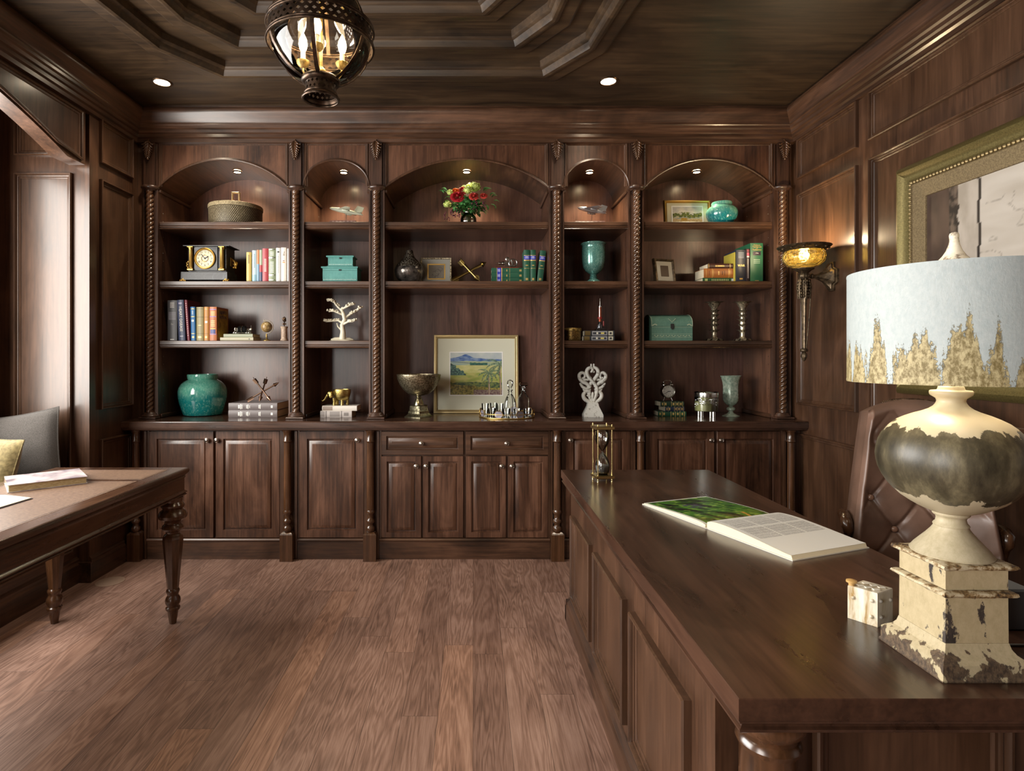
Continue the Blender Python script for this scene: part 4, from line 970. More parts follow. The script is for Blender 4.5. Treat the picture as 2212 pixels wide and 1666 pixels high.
for cx_,cy_ in ((-1.519,2.958),(-2.118,2.958),(-1.519,1.147),(-2.118,1.147)):
    if first is None:
        K=1/1314; Z=lambda y:(1502-y)*K*1.03
        mb=MB(); mb.lathe([(w*K,Z(y)) for y,w in reversed(LG)],seg=32)
        mb.lathe([(w*K,Z(y)) for y,w in reversed(LF)],seg=32)
        mb.box(-.040,.028,-.040,.040,Z(690),.66)
        mb.lathe([(w*K*1.05,Z(y)) for y,w in reversed(LS)],seg=8,M=Rz(PI/8))
        first=mb.obj('leg',WL,tb,35); first.location=(cx_,cy_-.03,0)
        m3=MB(); m3.lathe([(.010,0),(.014,.003),(.014,.008),(.010,.010)],seg=16); m3.obj('foot_glide',BLACK,first)
    else:
        c=copy_tree(first,tb); c.location=(cx_,cy_-.03 if cy_>2 else cy_+.03,0)
# closed book on table
b1=thing('art_book','thick closed picture book with a mauve pictorial cover lying on the writing table','book',(-1.74,2.615,TZ+.0012),math.radians(41.5))
mb=MB(); mb.box(-.284,-.002,.0,.25,.0,.0025); mb.box(-.284,-.002,.0,.25,.0295,.032); mb.box(-.284,-.002,.246,.252,.0,.032,bev=.001)
mb.obj('cover',speckle('mauve_cover',[(.35,'#6f6270'),(.5,'#b5a9ac'),(.65,'#cfc8c4')],9,.3,bstr=.0,coat=.4,detail=3),b1)
mb=MB(); mb.box(-.280,-.006,.004,.246,.0026,.0294); mb.obj('page_block',speckle('gilt_page_edges',[(.4,'#a08a60'),(.6,'#c9b68c')],60,.6,zs=12),b1)
b2=thing('open_journal','thin open book with blank cream pages at the left edge of the writing table','book',(-1.945,2.20,TZ+.0012),math.radians(-3))
mb=MB(); mb.box(-.165,.165,-.14,.14,0,.002); mb.obj('cover',plain('dark_blue_board','#35304a',.5),b2)
mb=MB()
for sgn in (-1,1):
    lp_=[]
    for i in range(13):
        t=i/12; z=.0022+.012*math.sin(PI*min(1,t*1.0)**.5)*.8+.003; lp_.append([(sgn*(.001+t*.160),-.136,z),(sgn*(.001+t*.160),.136,z),(sgn*(.001+t*.160),.136,.0021),(sgn*(.001+t*.160),-.136,.0021)])
    mb.loft(lp_)
mb.obj('page_block',plain('cream_paper','#dddcc0',.6),b2,50)
# floor outlet
mb=MB(); mb.lathe([(.078,.0),(.078,.002),(.070,.0035),(.068,.003),(.066,.0035),(0.0,.0035)],seg=48); o=mb.obj('floor_outlet',plain('outlet_cover','#a58a76',.4,.2),None,30); o.location=(PX(238,3.465),3.465,.0003); tag(o,'round flush outlet cover in the floorboards under the writing table','outlet cover')

# ================================================================= CUSHIONS
def cushion(w,h,t,n=22):
    mb=MB(); V=[];Fq=[]
    for s_ in (-1,1):
        for j in range(n+1):
            for i in range(n+1):
                u=-1+2*i/n; v=-1+2*j/n
                e=(1-abs(u)**2.6)*(1-abs(v)**2.6); th=t/2*max(0,e)**.5
                pin=1-.07*(1-abs(v)**2)*abs(u)**3; pinv=1-.07*(1-abs(u)**2)*abs(v)**3
                wr_=.004*nz(u+s_*3,v,3.5,4)
                V.append((u*w/2*pin,s_*(th+wr_*(e**.5)),v*h/2*pinv))
        b=0 if s_<0 else (n+1)**2
        for j in range(n):
            for i in range(n):
                a=b+j*(n+1)+i; Fq.append((a,a+1,a+n+2,a+n+1))
    mb.add(V,Fq); 
    ed=[(-1+2*i/n,-1) for i in range(n)]+[(1,-1+2*i/n) for i in range(n)]+[(1-2*i/n,1) for i in range(n)]+[(-1,1-2*i/n) for i in range(n)]
    pts=[(u*w/2*(1-.07*(1-abs(v)**2)*abs(u)**3),0,v*h/2*(1-.07*(1-abs(u)**2)*abs(v)**3)) for u,v in ed]
    return mb,pts
def fabric(name,a,b_,sc_=350):
    m,nt,b=new(name); mp=coords(nt,(1,1,1)); n=nd(nt,'ShaderNodeTexNoise',i_Scale=sc_,i_Detail=3); nt.links.new(mp.outputs[0],n.inputs[0])
    r=ramp(nt,[(.35,S(a)),(.65,S(b_))]); nt.links.new(n.outputs[0],r.inputs[0]); nt.links.new(r.outputs[0],b.inputs['Base Color']); b.inputs['Roughness'].default_value=.9
    b.inputs['Sheen Weight'].default_value=.4; bump(nt,b,n.outputs[0],.5,.001); return m
for nm,lab,w,t_,loc,rz,ry,rx,m in (('cushion','large grey cushion leaning against the end of the window seat',.50,.15,(-2.622,3.315,.775),.10,-.15,-.16,fabric('grey_wool','#37332f','#57524e')),
    ('cushion','yellow cushion in front of the grey one on the window seat',.42,.14,(-2.615,3.09,.712),-.25,.06,-.22,fabric('yellow_silk','#6d603b','#8f8054',60))):
    mb,pts=cushion(w,w,t_); o=mb.obj(nm,m,None,80); o.location=loc; o.rotation_euler=Euler((rx,ry,rz),'XYZ'); tag(o,lab,'cushion','cushions on the window seat')
    p=MB(); p.tube(pts,.004,6,closed=True); p.obj('piping',m,o,80)

# ================================================================= CHAIR
ch=thing('desk_chair','high-backed button-tufted brown leather swivel chair behind the desk at right','chair',(1.85,2.42,0),math.radians(-22))
LEA=leather('brown_leather','#7d6051','#614a3d',.42)
def back_surface():
    """front skin of the tufted back: x across, z up"""
    nu,nv=116,140; W0=.255; z0,z1=.47,1.165
    btn=[]
    dzb=.125; dxb=.175
    for r in range(6):
        z=.50+dzb*r
        for c in range(-3,4):
            x=c*dxb+(dxb/2 if r%2 else 0)
            btn.append((x,z))
    def hw(z): 
        t=(z-z0)/(z1-z0); return W0*(1.0-.34*t**1.2)
    def H(x,z):
        # lattice pillow relief
        p=(x/dxb+(z-.50)/(2*dzb)); q=(x/dxb-(z-.50)/(2*dzb))
        a=abs(p-round(p)); b=abs(q-round(q))
        f=min(1,a/.085)**.6*min(1,b/.085)**.6; g_=min(1,a/.5)**.5*min(1,b/.5)**.5
        d=min(math.hypot(x-bx,z-bz) for bx,bz in btn)
        return -.010*(1-f)-.006*(1-g_)-.022*math.exp(-(d/.034)**2)
    grid=[]
    for j in range(nv+1):
        row=[]
        t=j/nv
        for i in range(nu+1):
            u=-1+2*i/nu
            ztop=z1-.055*abs(u)**2.4-.0
            z=z0+(ztop-z0)*t; x=u*hw(z)
            edge=min(1,(1-abs(u))/.10)*min(1,(1-t)/.07); e=max(0,edge)
            roll=.045*(1-(1-e)**2)
            m=max(0,min(1,(1-abs(u)-.06)/.12))*max(0,min(1,(1-t-.05)/.10))
            wing=.075*abs(u)**3
            row.append((x,-.055-roll-wing-H(x,z)*m,z))
        grid.append(row)
    return grid,btn,hw
grid,btn,hw=back_surface()
lean=Matrix.Translation((0,.0,.47))@Rx(math.radians(-7))@Matrix.Translation((0,0,-.47))
mb=MB(); nv=len(grid)-1; nu=len(grid[0])-1
V=[p for row in grid for p in row]; mb.add(V,[(j*(nu+1)+i,j*(nu+1)+i+1,(j+1)*(nu+1)+i+1,(j+1)*(nu+1)+i) for j in range(nv) for i in range(nu)],M=lean)
mb.obj('tufted_back',LEA,ch,180)
mb=MB(); L=[]
rim=[grid[j][0] for j in range(nv+1)]+[grid[nv][i] for i in range(1,nu+1)]+[grid[j][nu] for j in range(nv-1,-1,-1)]
L=[rim,[(x*1.01,-.02-.05*abs(x/.27)**3,z+.002) for x,y,z in rim],[(x*1.0,.03,z) for x,y,z in rim],[(x*.93,.05,.47+(z-.47)*.97) for x,y,z in rim],[(x*.5,.058,.47+(z-.47)*.8) for x,y,z in rim]]
mb.loft(L,closed=False,cap0=False,cap1=True,M=lean); mb.obj('back_shell',LEA,ch,60)
mb=MB()
for k in range(0,len(rim)):
    x,y,z=rim[k]; 
    if k%2==0 and x>-.1: mb.ell((x*1.015,-.025-.05*abs(x/.27)**3,z+.003),(.0055,.0055,.0055),M=lean,seg=6,rings=5)
mb.obj('nailhead_trim',BRONZE,ch,60)
for bx,bz in btn:
    if abs(bx)<hw(bz)-.035 and bz<1.11-.055*abs(bx/.27)**2.4 and bz>.5:
        mb=MB(); j=0
        u=bx/hw(bz); wing=.075*abs(u)**3; yy=-.055-.045-wing+.036
        mb.ell((bx,yy-.010,bz),(.0125,.008,.0125),M=lean,seg=14,rings=10); mb.obj('tuft_button',plain('leather_button','#8f6c58',.3,coat=.3) if 'BTNM' not in globals() else BTNM,ch,80)
        if 'BTNM' not in globals(): BTNM=bpy.data.materials['leather_button']
mb=MB(); mb.box(-.27,.27,-.52,.0,.40,.50,bev=.035); mb.obj('seat',LEA,ch,80)
WCH=WL
for s_ in (-1,1):
    mb=MB(); pts=[(s_*.255,.04,.66),(s_*.262,-.02,.668),(s_*.265,-.07,.664),(s_*.265,-.10,.650),(s_*.262,-.105,.625),(s_*.26,-.09,.605),(s_*.255,-.08,.57),(s_*.25,-.08,.50),(s_*.24,-.08,.43)]
    mb.tube(pts,[.018,.022,.024,.024,.022,.018,.018,.020,.020],10); mb.obj('arm',WCH,ch,80)
mb=MB(); mb.tube([(0,-.25,.40),(0,-.25,.12)],.03,12); mb.box(-.15,.15,-.40,-.10,.36,.395); mb.obj('pedestal',BLACK,ch,40)
for k in range(5):
    a=TAU*k/5+.3; mb=MB(); mb.tube([(0,-.25,.13),(.15*math.cos(a),-.25+.15*math.sin(a),.11),(.30*math.cos(a),-.25+.30*math.sin(a),.075)],[.03,.024,.016],8)
    lg=mb.obj('foot',WCH,ch,60); mb=MB(); mb.lathe([(0.0,-.012),(.026,-.012),(.028,0),(.026,.012),(0,.012)],seg=18,M=T(.30*math.cos(a),-.25+.30*math.sin(a),.0285)@Ry(PI/2)); mb.obj('castor',BLACK,lg,60)
# ================================================================= THINGS ON THE SHELVES
S1,S2,S3,CT=SZ[0]+.0004,SZ[1]+.0004,SZ[2]+.0004,.9254
MATC={}
def cm(col,rough=.45,**k):
    key=(col,rough)
    if key not in MATC: MATC[key]=plain('cloth_'+col.strip('#'),col,rough,**k)
    return MATC[key]
GILT=plain('gilt_lettering','#d6b873',.35,.5); INK=plain('ink','#1c1a1a',.5); WHT=plain('white_lettering','#ece9e2',.5)
def book(lab,px0,px1,ytop,z0,col,Y=4.0,depth=.17,lie=None,group=None,marks=(),tilt=0,title=None,rough=.4,side=None,rz=0,name='book',thick=None):
    """standing: px0..px1 spine on screen, ytop = head of spine.  lie=(z0,z1): lying flat, spine to the room"""
    x0,x1=PX(px0,Y),PX(px1,Y); w=x1-x0
    if lie is None: Hh=PZ(ytop,Y)-z0; t=w; L=Hh
    else: t=lie[1]-lie[0]; L=w; Hh=t
    cx=(x0+x1)/2
    b=thing(name,lab,'book',(cx,Y,z0 if lie is None else lie[0]),rz,group)
    if tilt: b.rotation_euler=(0,tilt,rz)
    # local frame: standing x=thickness z=length ; lying x=length z=thickness
    if lie is None: M=Matrix.Identity(4)
    else: M=Matrix(((0,0,1,-L/2),(0,1,0,0),(1,0,0,t/2),(0,0,0,1)))
    c=.0022; mb=MB(); g=min(t*.12,.004)
    # spine slightly rounded + two boards
    n=6; pts=[]
    for i in range(n+1):
        a=-1+2*i/n; pts.append((a*t/2,-g*(1-a*a)))
    poly=[(x,y) for x,y in pts]+[(t/2,depth),(t/2-c,depth),(t/2-c,.004),(-t/2+c,.004),(-t/2+c,depth),(-t/2,depth)]
    mb.loft([[(x,y,0.0002) for x,y in poly],[(x,y,L) for x,y in poly]],M=M)
    mb.obj('cover',cm(col,rough),b,35)
    mb=MB(); mb.box(-t/2+c+.0002,t/2-c-.0002,.0045,depth-.004,.003,L-.003,M=M); mb.obj('page_block',CREAM,b)
    if marks:
        byc={}
        for (p,q,wd,cl) in marks: byc.setdefault(cl,[]).append((p,q,wd))
        for cl,ms in byc.items():
            mb=MB()
            for p,q,wd in ms:
                hw=wd*t/2; k=[]
                for i in range(5):
                    a=(-1+2*i/4)*wd; k.append((a*t/2,-g*(1-a*a)-.0005))
                mb.add([(x,y,p*L) for x,y in k]+[(x,y,q*L) for x,y in k],[(i,i+1,6+i,5+i) for i in range(4)],M=M)
            mm=cl if not isinstance(cl,str) else cm(cl,.4)
            mb.obj('spine_band',mm,b)
    if title:
        for (s,size,pos,mode,mat,sx) in title:
            # mode v: reads down a standing spine; h: across
            if lie is None:
                MM=T(0,-g-.0009,pos*L)@(TV if mode=='v' else TF)
            else: MM=T((pos-.5)*L,-g-.0009,t/2)@(TF if mode=='v' else TF@Rz(-PI/2))
            text(b,s,size,MM,mat,'spine_title',sx=sx)
    if side:
        mb=MB(); sg=side[0]; xx=sg*(t/2+.0003)
        mb.box(min(xx,xx-sg*.0006),max(xx,xx-sg*.0006),.02,depth-.012,.02,L-.015); mb.obj('cover_picture',side[1],b)
        if len(side)>2:
            for s,size,zz in side[2]:
                text(b,s,size,T(sg*(t/2+.0009),depth*.52,zz)@Rz(PI/2*sg)@Rx(PI/2),side[3],'cover_title')
    return b
lines=lambda n,a,b,wd,cl:[(a+(b-a)*i/n,a+(b-a)*(i+.5)/n,wd,cl) for i in range(n)]
# --- bay 1 shelf 2 books
G12='upright books beside the mantel clock'
book('slim mustard-yellow book, leftmost of the upright row beside the mantel clock',532.4,542.8,545,S2,'#c3a95f',marks=lines(7,.62,.92,.35,'#5b4a28'),group=G12)
book('pale blue and white book second in the upright row beside the mantel clock',544.8,554,541,S2,'#b4cbd4',marks=lines(9,.45,.9,.4,'#7b95a3')+[(.0,.22,1,'#8db3c4')],group=G12)
book('very thin orange and blue book in the upright row beside the mantel clock',554.6,560,540,S2,'#c9825a',marks=[(.0,.55,1,'#7d9fb8')],group=G12)
book('very thin green, navy and red book pressed against the thick red one',560.6,566.6,540,S2,'#9aa68e',marks=[(.0,.3,1,'#3c4a66'),(.3,.52,1,'#a43d44')],group=G12)
book('thick red book in the upright row beside the mantel clock',567,580,537,S2,'#a63f45',marks=lines(11,.30,.70,.35,'#e6cfc4'),group=G12)
book('sage green book with silver framed spine between the red and the white books',580.4,595.6,537,S2,'#7f8a6e',marks=[(.96,.98,.9,SILVER),(.72,.74,.9,SILVER),(.70,.71,.9,SILVER),(.2,.215,.9,SILVER),(.17,.18,.9,SILVER),(.04,.055,.9,SILVER)]+lines(4,.78,.92,.5,'#dfe3d2')+lines(7,.27,.62,.5,'#dfe3d2'),group=G12)
book('white book with a small black emblem near the top of its spine',596.4,605.8,535.8,S2,'#d9d9d4',marks=[(.86,.90,.5,'#222222')]+lines(16,.25,.78,.25,'#9aa4a8'),group=G12)
book('cream book titled THE with an orange mark, next to the twisted column',607,618.4,535,S2,'#e3dcd0',title=[('THE',.016,.82,'v',cm('#8a8378'),1)],marks=[(.55,.575,.5,'#d98a3c'),(.60,.62,.35,'#7a3b2e')],group=G12)
book('sliver of a white book half hidden behind the twisted column',620.4,626,537,S2,'#d2cdc6',group=G12)
# --- bay 1 shelf 3
G13='upright books on the third shelf of the left bay'
book('thick black book with small grey lettering, leftmost on the third shelf',362,382.6,649,S3,'#2a2829',depth=.20,title=[('2e',.018,.41,'h',cm('#9a9690'),1)],marks=lines(4,.82,.96,.45,'#a8a4a0')+lines(7,.52,.72,.75,'#77737a')+[(.02,.04,.4,'#c8c4c0')],group=G13)
book('tall navy blue book titled HEART DISEASE',386,400.4,648,S3,'#39425e',depth=.20,title=[('HEART DISEASE',.027,.53,'v',WHT,.92)],marks=[(.90,.935,.5,'#a9a4c0'),(.10,.12,.5,'#b9b9c9')],tilt=-.045,group=G13)
book('thin dark red book leaning between the navy and the blue ones',404.6,410.2,648,S3,'#6e2030',depth=.19,marks=lines(16,.12,.95,.4,'#c9a0a0'),tilt=-.07,group=G13)
book('small bright blue book with gilt framed spine',412.8,422.6,663,S3,'#2f6da3',marks=[(.93,.95,.9,GILT),(.70,.72,.9,GILT),(.20,.22,.9,GILT),(.56,.62,.5,WHT),(.08,.13,.5,GILT)]+lines(4,.78,.90,.3,'#cfe0ea'),tilt=-.02,group=G13)
book('olive tan leather book with raised bands and a monogram',424.4,439.4,663.4,S3,'#93875c',marks=[(.94,.955,1,'#6e6440'),(.69,.71,1,'#6e6440'),(.20,.215,1,'#6e6440'),(.08,.13,.5,GILT),(.45,.46,.5,GILT)],group=G13)
book('narrow golden orange book with a small pale crest',440.6,451,663,S3,'#b98447',marks=[(.93,.94,.9,GILT),(.69,.70,.9,'#7b5224'),(.20,.21,.9,'#7b5224'),(.52,.58,.5,'#dfe6ea'),(.08,.13,.5,GILT)],group=G13)
book('orange and violet book with a yellow picture cover titled SCIENCE FICTION',452.4,468,663,S3,'#b0683a',depth=.19,marks=[(.91,.93,.9,'#8f7fc0'),(.70,.72,.9,'#8f7fc0'),(.18,.20,.9,'#8f7fc0'),(.21,.33,.7,'#3f4a86'),(.34,.37,.7,'#d8b45c')]+lines(4,.74,.88,.6,'#e3c27a')+lines(4,.42,.62,.6,'#e3c27a'),
  side=(1,speckle('yellow_picture_cover',[(.35,'#5c4a1c'),(.5,'#b58f2c'),(.7,'#d8b84a')],14,.4),[('SCIENCE',.030,.20),('FICTION',.030,.165)],cm('#3a3c70')),group=G13)
GL='grey-green books lying under the silver engine model'
book('lower of two sage books lying flat under the silver engine model',475.6,547.4,0,0,'#a9a48c',Y=3.995,depth=.15,lie=(S3,S3+.0225),marks=[(.86,.9,.4,'#5c584a')],group=GL)
book('upper of two sage books lying flat under the silver engine model',483,546,0,0,'#8f947e',Y=4.0,depth=.145,lie=(S3+.0228,S3+.0465),group=GL)
# engine model
e=thing('engine_model','silver model engine with a dark ribbed cylinder, lying on two flat sage books','model',(PX(524,4.06),4.06,S3+.0468))
mb=MB(); M_=T(0,0,.034)@Ry(PI/2)
mb.lathe([(.018,-.030)]+[((.024 if i%2 else .021),-.028+.056*i/14) for i in range(15)]+[(.018,.030)],seg=24,M=M_); mb.obj('ribbed_cylinder',plain('gunmetal','#3a3b3d',.3,.9),e,30)
mb=MB(); mb.lathe([(.025,-.002),(.026,0),(.025,.002)],seg=24,M=M_); mb.lathe([(.010,.030),(.013,.036),(.006,.042),(.006,.052),(.012,.056),(.012,.064),(.003,.070)],seg=20,M=M_); mb.lathe([(.010,-.030),(.010,-.040),(.014,-.044),(.014,-.052),(.004,-.056)],seg=20,M=M_)
mb.tube([(.058,0,.034),(.060,0,.062)],.0022,6); mb.tube([(-.05,0,.034),(.06,0,.034)],.003,6); mb.obj('drive_shaft',SILVER,e,50)
mb=MB()
for x in (-.052,-.036,.036,.052):
    for y in (-.018,.018): mb.ell((x,y,.0085),(.009,.009,.0083),seg=12,rings=8); mb.tube([(x,y,.010),(x*.9,y*.5,.026)],.003,6)
mb.tube([(-.055,-.018,.010),(.055,-.018,.010)],.003,6); mb.tube([(-.055,.018,.010),(.055,.018,.010)],.003,6); mb.tube([(0,-.018,.010),(0,0,.034)],.003,6); mb.obj('cradle',SILVER,e,60)
# desk globe
gl=thing('desk_globe','miniature tan desk globe on a brass stand on the third shelf of the left bay','globe',(PX(576,4.06),4.06,S3))
mb=MB(); mb.ell((0,0,.098),(.038,.038,.038),seg=28,rings=18,rot=Ry(.4)); mb.obj('sphere',speckle('globe_map',[(.42,'#a98a55'),(.5,'#6f5530'),(.56,'#b7a070')],28,.35,bstr=0),gl,80)
mb=MB(); pts=[(.046*math.sin(a),0,.098+.046*math.cos(a)) for a in [(-.42+ (PI+.5)*i/20) for i in range(21)]]; mb.tube(pts,.0032,6); mb.tube([(-.018,0,.134),(-.019,0,.150)],.0025,6); mb.obj('meridian',plain('meridian','#d8cdb8',.3,.4),gl,60)
mb=MB(); mb.lathe([(.026,0),(.026,.004),(.016,.009),(.006,.014),(.005,.026),(.008,.032),(.005,.038),(.005,.050)],seg=24); mb.obj('foot',AGOLD,gl,60)
# carved jar with rose stopper
t=thing('carved_bottle','small pale cylindrical bottle with a bronze rose stopper beside the twisted column','ornament',(PX(614,4.05),4.05,S3))
mb=MB(); mb.lathe([(.026,0),(.026,.008),(.021,.016),(.021,.086),(.024,.092),(.026,.100),(.020,.101)],seg=28); mb.obj('bottle_body',speckle('carved_bone',[(.35,'#7c6452'),(.6,'#b8a28c')],80,.5,bstr=.6),t,50)
mb=MB(); mb.tube([(0,0,.098),(.002,0,.12),(.0,.0,.135)],.0035,6)
for i in range(7): 
    a=i*2.4; mb.ell((.006*math.cos(a),.006*math.sin(a),.142+.003*i),(.009,.006,.010),seg=8,rings=6)
for a in (0,2.2,4.2): mb.ell((.009*math.cos(a),.009*math.sin(a),.118),(.006,.003,.007),seg=8,rings=6)
mb.obj('rose_stopper',BRONZE,t,60)
# --- bay 1 counter
TG1=teal_glaze('teal_reactive_glaze',.02,.30,seed=1,sc1=95,speck='#7fb3a8')
J=[(150,1228),(158,1222),(172,1180),(188,1130),(197,1085),(201,1050),(200,1020),(192,990),(175,962),(150,940),(128,928),(120,922),(125,915),(127,885),(125,878),(115,878),(113,900)]
k_=4.19/F/4.096
mb=MB(); mb.lathe([(r*k_,(1232-y)*k_*1.02) for r,y in J],seg=56,cap1=True); o=mb.obj('ginger_jar',TG1,None,60); o.location=(PX(438,4.19),4.19,CT); tag(o,'big round turquoise glazed jar on the counter at the left end','jar')
GB='grey books under the arrow sculpture'
GM_=[(.20,.23,.5,WHT),(.24,.26,.7,WHT),(.27,.285,.6,WHT),(.365,.38,.5,WHT),(.39,.41,.6,WHT),(.43,.44,.4,WHT),(.62,.635,.5,WHT),(.645,.66,.6,WHT),(.87,.91,.35,WHT)]
for k,lab in ((0,'lower of two large grey books lying on the counter left'),(1,'upper of two large grey books lying under the three-arrow sculpture')):
    book(lab,493.6+k*.3,599,0,0,'#6d6463',Y=4.02,depth=.26,lie=(CT+.0502*k,CT+.0498+.0502*k),marks=GM_,group=GB)
def arrows(name,lab,x,y,z,mat,spec,r=.0055,sizes=1):
    o=thing(name,lab,'sculpture',(x,y,z))
    for (a,b) in spec:
        a=Vector(a);b=Vector(b); d=(b-a).normalized(); mb=MB(); L=(b-a).length
        mb.tube([a+d*.01,b-d*.02],r,10)
        # head (cone) at b
        up=Vector((0,1,0)) if abs(d.y)<.9 else Vector((1,0,0)); xx=up.cross(d).normalized(); yy=d.cross(xx)
        Mx=Matrix(((xx.x,yy.x,d.x,b.x),(xx.y,yy.y,d.y,b.y),(xx.z,yy.z,d.z,b.z),(0,0,0,1)))
        mb.lathe([(r,-.045),(.0155*sizes,-.040),(.012*sizes,-.028),(.006,-.012),(.0005,0)],seg=14,M=Mx)
        Mt=Matrix(((xx.x,yy.x,-d.x,a.x),(xx.y,yy.y,-d.y,a.y),(xx.z,yy.z,-d.z,a.z),(0,0,0,1)))
        for q in range(3):
            R=Mt@Rz(TAU*q/3); mb.add([(0,-.0015,-.06),(.016*sizes,-.0015,-.046),(.017*sizes,-.0015,0),(.004,-.0015,-.008),(0,.0015,-.06),(.016*sizes,.0015,-.046),(.017*sizes,.0015,0),(.004,.0015,-.008)],[(0,1,2,3),(7,6,5,4),(0,4,5,1),(1,5,6,2),(2,6,7,3),(3,7,4,0)],M=R)
        mb.obj('arrow',mat,o,50)
    return o
arrows('arrow_sculpture','three crossed bronze arrows standing on the grey books','' or PX(565,4.12),4.12,CT+.1006,plain('rose_bronze','#9c7d68',.28,.95),
   [((-.100,-.02,.008),(.115,.03,.138)),((-.075,.05,.165),(.085,-.05,.008)),((.004,.085,.165),(.012,-.075,.008))],sizes=.9)
# --- bay 1 top: woven box
def weave():
    m,nt,b=new('woven_lattice'); tc=nd(nt,'ShaderNodeTexCoord'); br=nd(nt,'ShaderNodeTexChecker',i_Scale=1)
    sp=nd(nt,'ShaderNodeSeparateXYZ'); nt.links.new(tc.outputs['Object'],sp.inputs[0])
    at=nd(nt,'ShaderNodeMath',operation='ARCTAN2'); nt.links.new(sp.outputs[1],at.inputs[0]); nt.links.new(sp.outputs[0],at.inputs[1])
    cb=nd(nt,'ShaderNodeCombineXYZ'); ml=nd(nt,'ShaderNodeMath',operation='MULTIPLY'); ml.inputs[1].default_value=13; nt.links.new(at.outputs[0],ml.inputs[0]); nt.links.new(ml.outputs[0],cb.inputs[0])
    mz=nd(nt,'ShaderNodeMath',operation='MULTIPLY'); mz.inputs[1].default_value=78; nt.links.new(sp.outputs[2],mz.inputs[0]); nt.links.new(mz.outputs[0],cb.inputs[1])
    w1=nd(nt,'ShaderNodeTexBrick'); w1.inputs['Scale'].default_value=1; w1.inputs['Mortar Size'].default_value=.2; w1.inputs['Brick Width'].default_value=1; w1.inputs['Row Height'].default_value=.8; w1.offset=.5
    w1.inputs['Color1'].default_value=S('#b7a988'); w1.inputs['Color2'].default_value=S('#8f8262'); w1.inputs['Mortar'].default_value=S('#241c10')
    nt.links.new(cb.outputs[0],w1.inputs[0]); nt.links.new(w1.outputs[0],b.inputs['Base Color']); b.inputs['Roughness'].default_value=.55; bump(nt,b,w1.outputs['Fac'],-.8,.004); return m
w=thing('woven_box','large round woven tan box with a square loop handle on the top left shelf','box',(PX(509.5,4.18),4.18,S1))
mb=MB(); mb.lathe([(.176,0),(.180,.006),(.182,.12),(.180,.127)],seg=64); mb.obj('box_body',weave(),w,40)
mb=MB(); mb.lathe([(.184,.127),(.186,.132),(.186,.148),(.183,.155),(.170,.159),(0,.164)],seg=64); mb.obj('lid',speckle('cork_lid',[(.4,'#6f6247'),(.6,'#b3a583')],170,.7,bstr=.5),w,40)
mb=MB(); 
for a in (0,):
    mb.box(-.029,-.020,-.009,.009,.160,.262,bev=.002); mb.box(.020,.029,-.009,.009,.160,.262,bev=.002); mb.box(-.029,.029,-.009,.009,.253,.262,bev=.002)
mb.obj('loop_handle',plain('pale_wood_handle','#a08a66',.5),w)
# --- mantel clock (px zoom 8.508 @380,520)
Yc=4.02; kk=Yc/F
def cz(y): return PZ(520+y/8.508,Yc)-S2
def cx(x): return (380+x/8.508-CX)*kk
c0x=cx(520)
ck=thing('mantel_clock','black marble mantel clock with gilt columns, round dial and claw feet','clock',(c0x,Yc,S2))
X_=lambda x:cx(x)-c0x
MARB=speckle('black_marble',[(.38,'#0f1011'),(.55,'#212427'),(.72,'#4b5154')],26,.38,0,1,.15,.1,dist=1.5)
mb=MB(); mb.box(X_(90),X_(940),.0,.17,.012,cz(565),bev=.004); mb.obj('base',MARB,ck)
mb=MB(); mb.box(X_(210),X_(905),.016,.16,cz(565),cz(100)); mb.box(X_(330),X_(755),.006,.017,cz(545),cz(105),bev=.002); mb.obj('case',MARB,ck)
mb=MB(); L=[]
for (a,b,z) in ((0,0,cz(100)),(-.028,0,cz(97)),(-.030,0,cz(88)),(-.006,0,cz(80)),(.01,0,cz(74))): L.append([(X_(210)+a,.014+a*.6,z),(X_(905)-a,.014+a*.6,z),(X_(905)-a,.162-a*.5,z),(X_(210)+a,.162-a*.5,z)])
mb.loft(L); mb.obj('top_slab',BLACK,ck)
def clock_face(parent,x,y,z,R,ring,face,name='dial',numerals=True,h1=-1.1,h2=.9,roman=False):
    Mx=T(x,y,z)@Rx(PI/2)
    mb=MB(); mb.lathe([(R*.80,0),(R*.80,.003),(R*.84,.007),(R*.90,.006),(R*.94,.010),(R,.008),(R*1.02,.0),(R*1.02,-.004)],seg=48,M=Mx,cap0=False,cap1=False); bz=mb.obj('bezel',ring,parent,50)
    mb=MB(); mb.lathe([(0,.0015),(R*.82,.0015),(R*.82,-.002),(0,-.002)],seg=48,M=Mx); d=mb.obj(name,face,parent)
    if numerals:
        nm=MB()
        for i in range(12):
            a=PI/2-TAU*(i+1)/12; s_=str(i+1)
            text(d,s_,R*.25,T(x+R*.64*math.cos(a),y-.0022,z+R*.64*math.sin(a))@TF,INK,ext=.0002,mb=nm)
        nm.obj('numerals',INK,d)
    mb=MB()
    for ang,l,wd in ((h1,R*.55,R*.03),(h2,R*.38,R*.045)):
        mb.box(-wd,wd,-.0035,-.0028,-R*.08,l,M=T(x,y,z)@Ry(ang))
    mb.lathe([(R*.06,.0028),(R*.06,.0045)],seg=12,M=Mx); mb.obj('hands',INK,d)
    return d
clock_face(ck,X_(530),.0045,cz(325),(195/8.508)*kk,AGOLD if False else GOLD,speckle('cream_dial',[(.4,'#c9bf9a'),(.6,'#e8e0c4')],20,.4,bstr=0),h1=-.72,h2=1.05)
mb=MB(); R_=(60/8.508)*kk; mb.lathe([(R_*.9,.0016),(R_*1.0,.0028),(R_*1.1,.0016)],seg=32,M=T(X_(530),.0045,cz(325))@Rx(PI/2),cap0=False,cap1=False); mb.obj('chapter_ring',GOLD,ck,50)
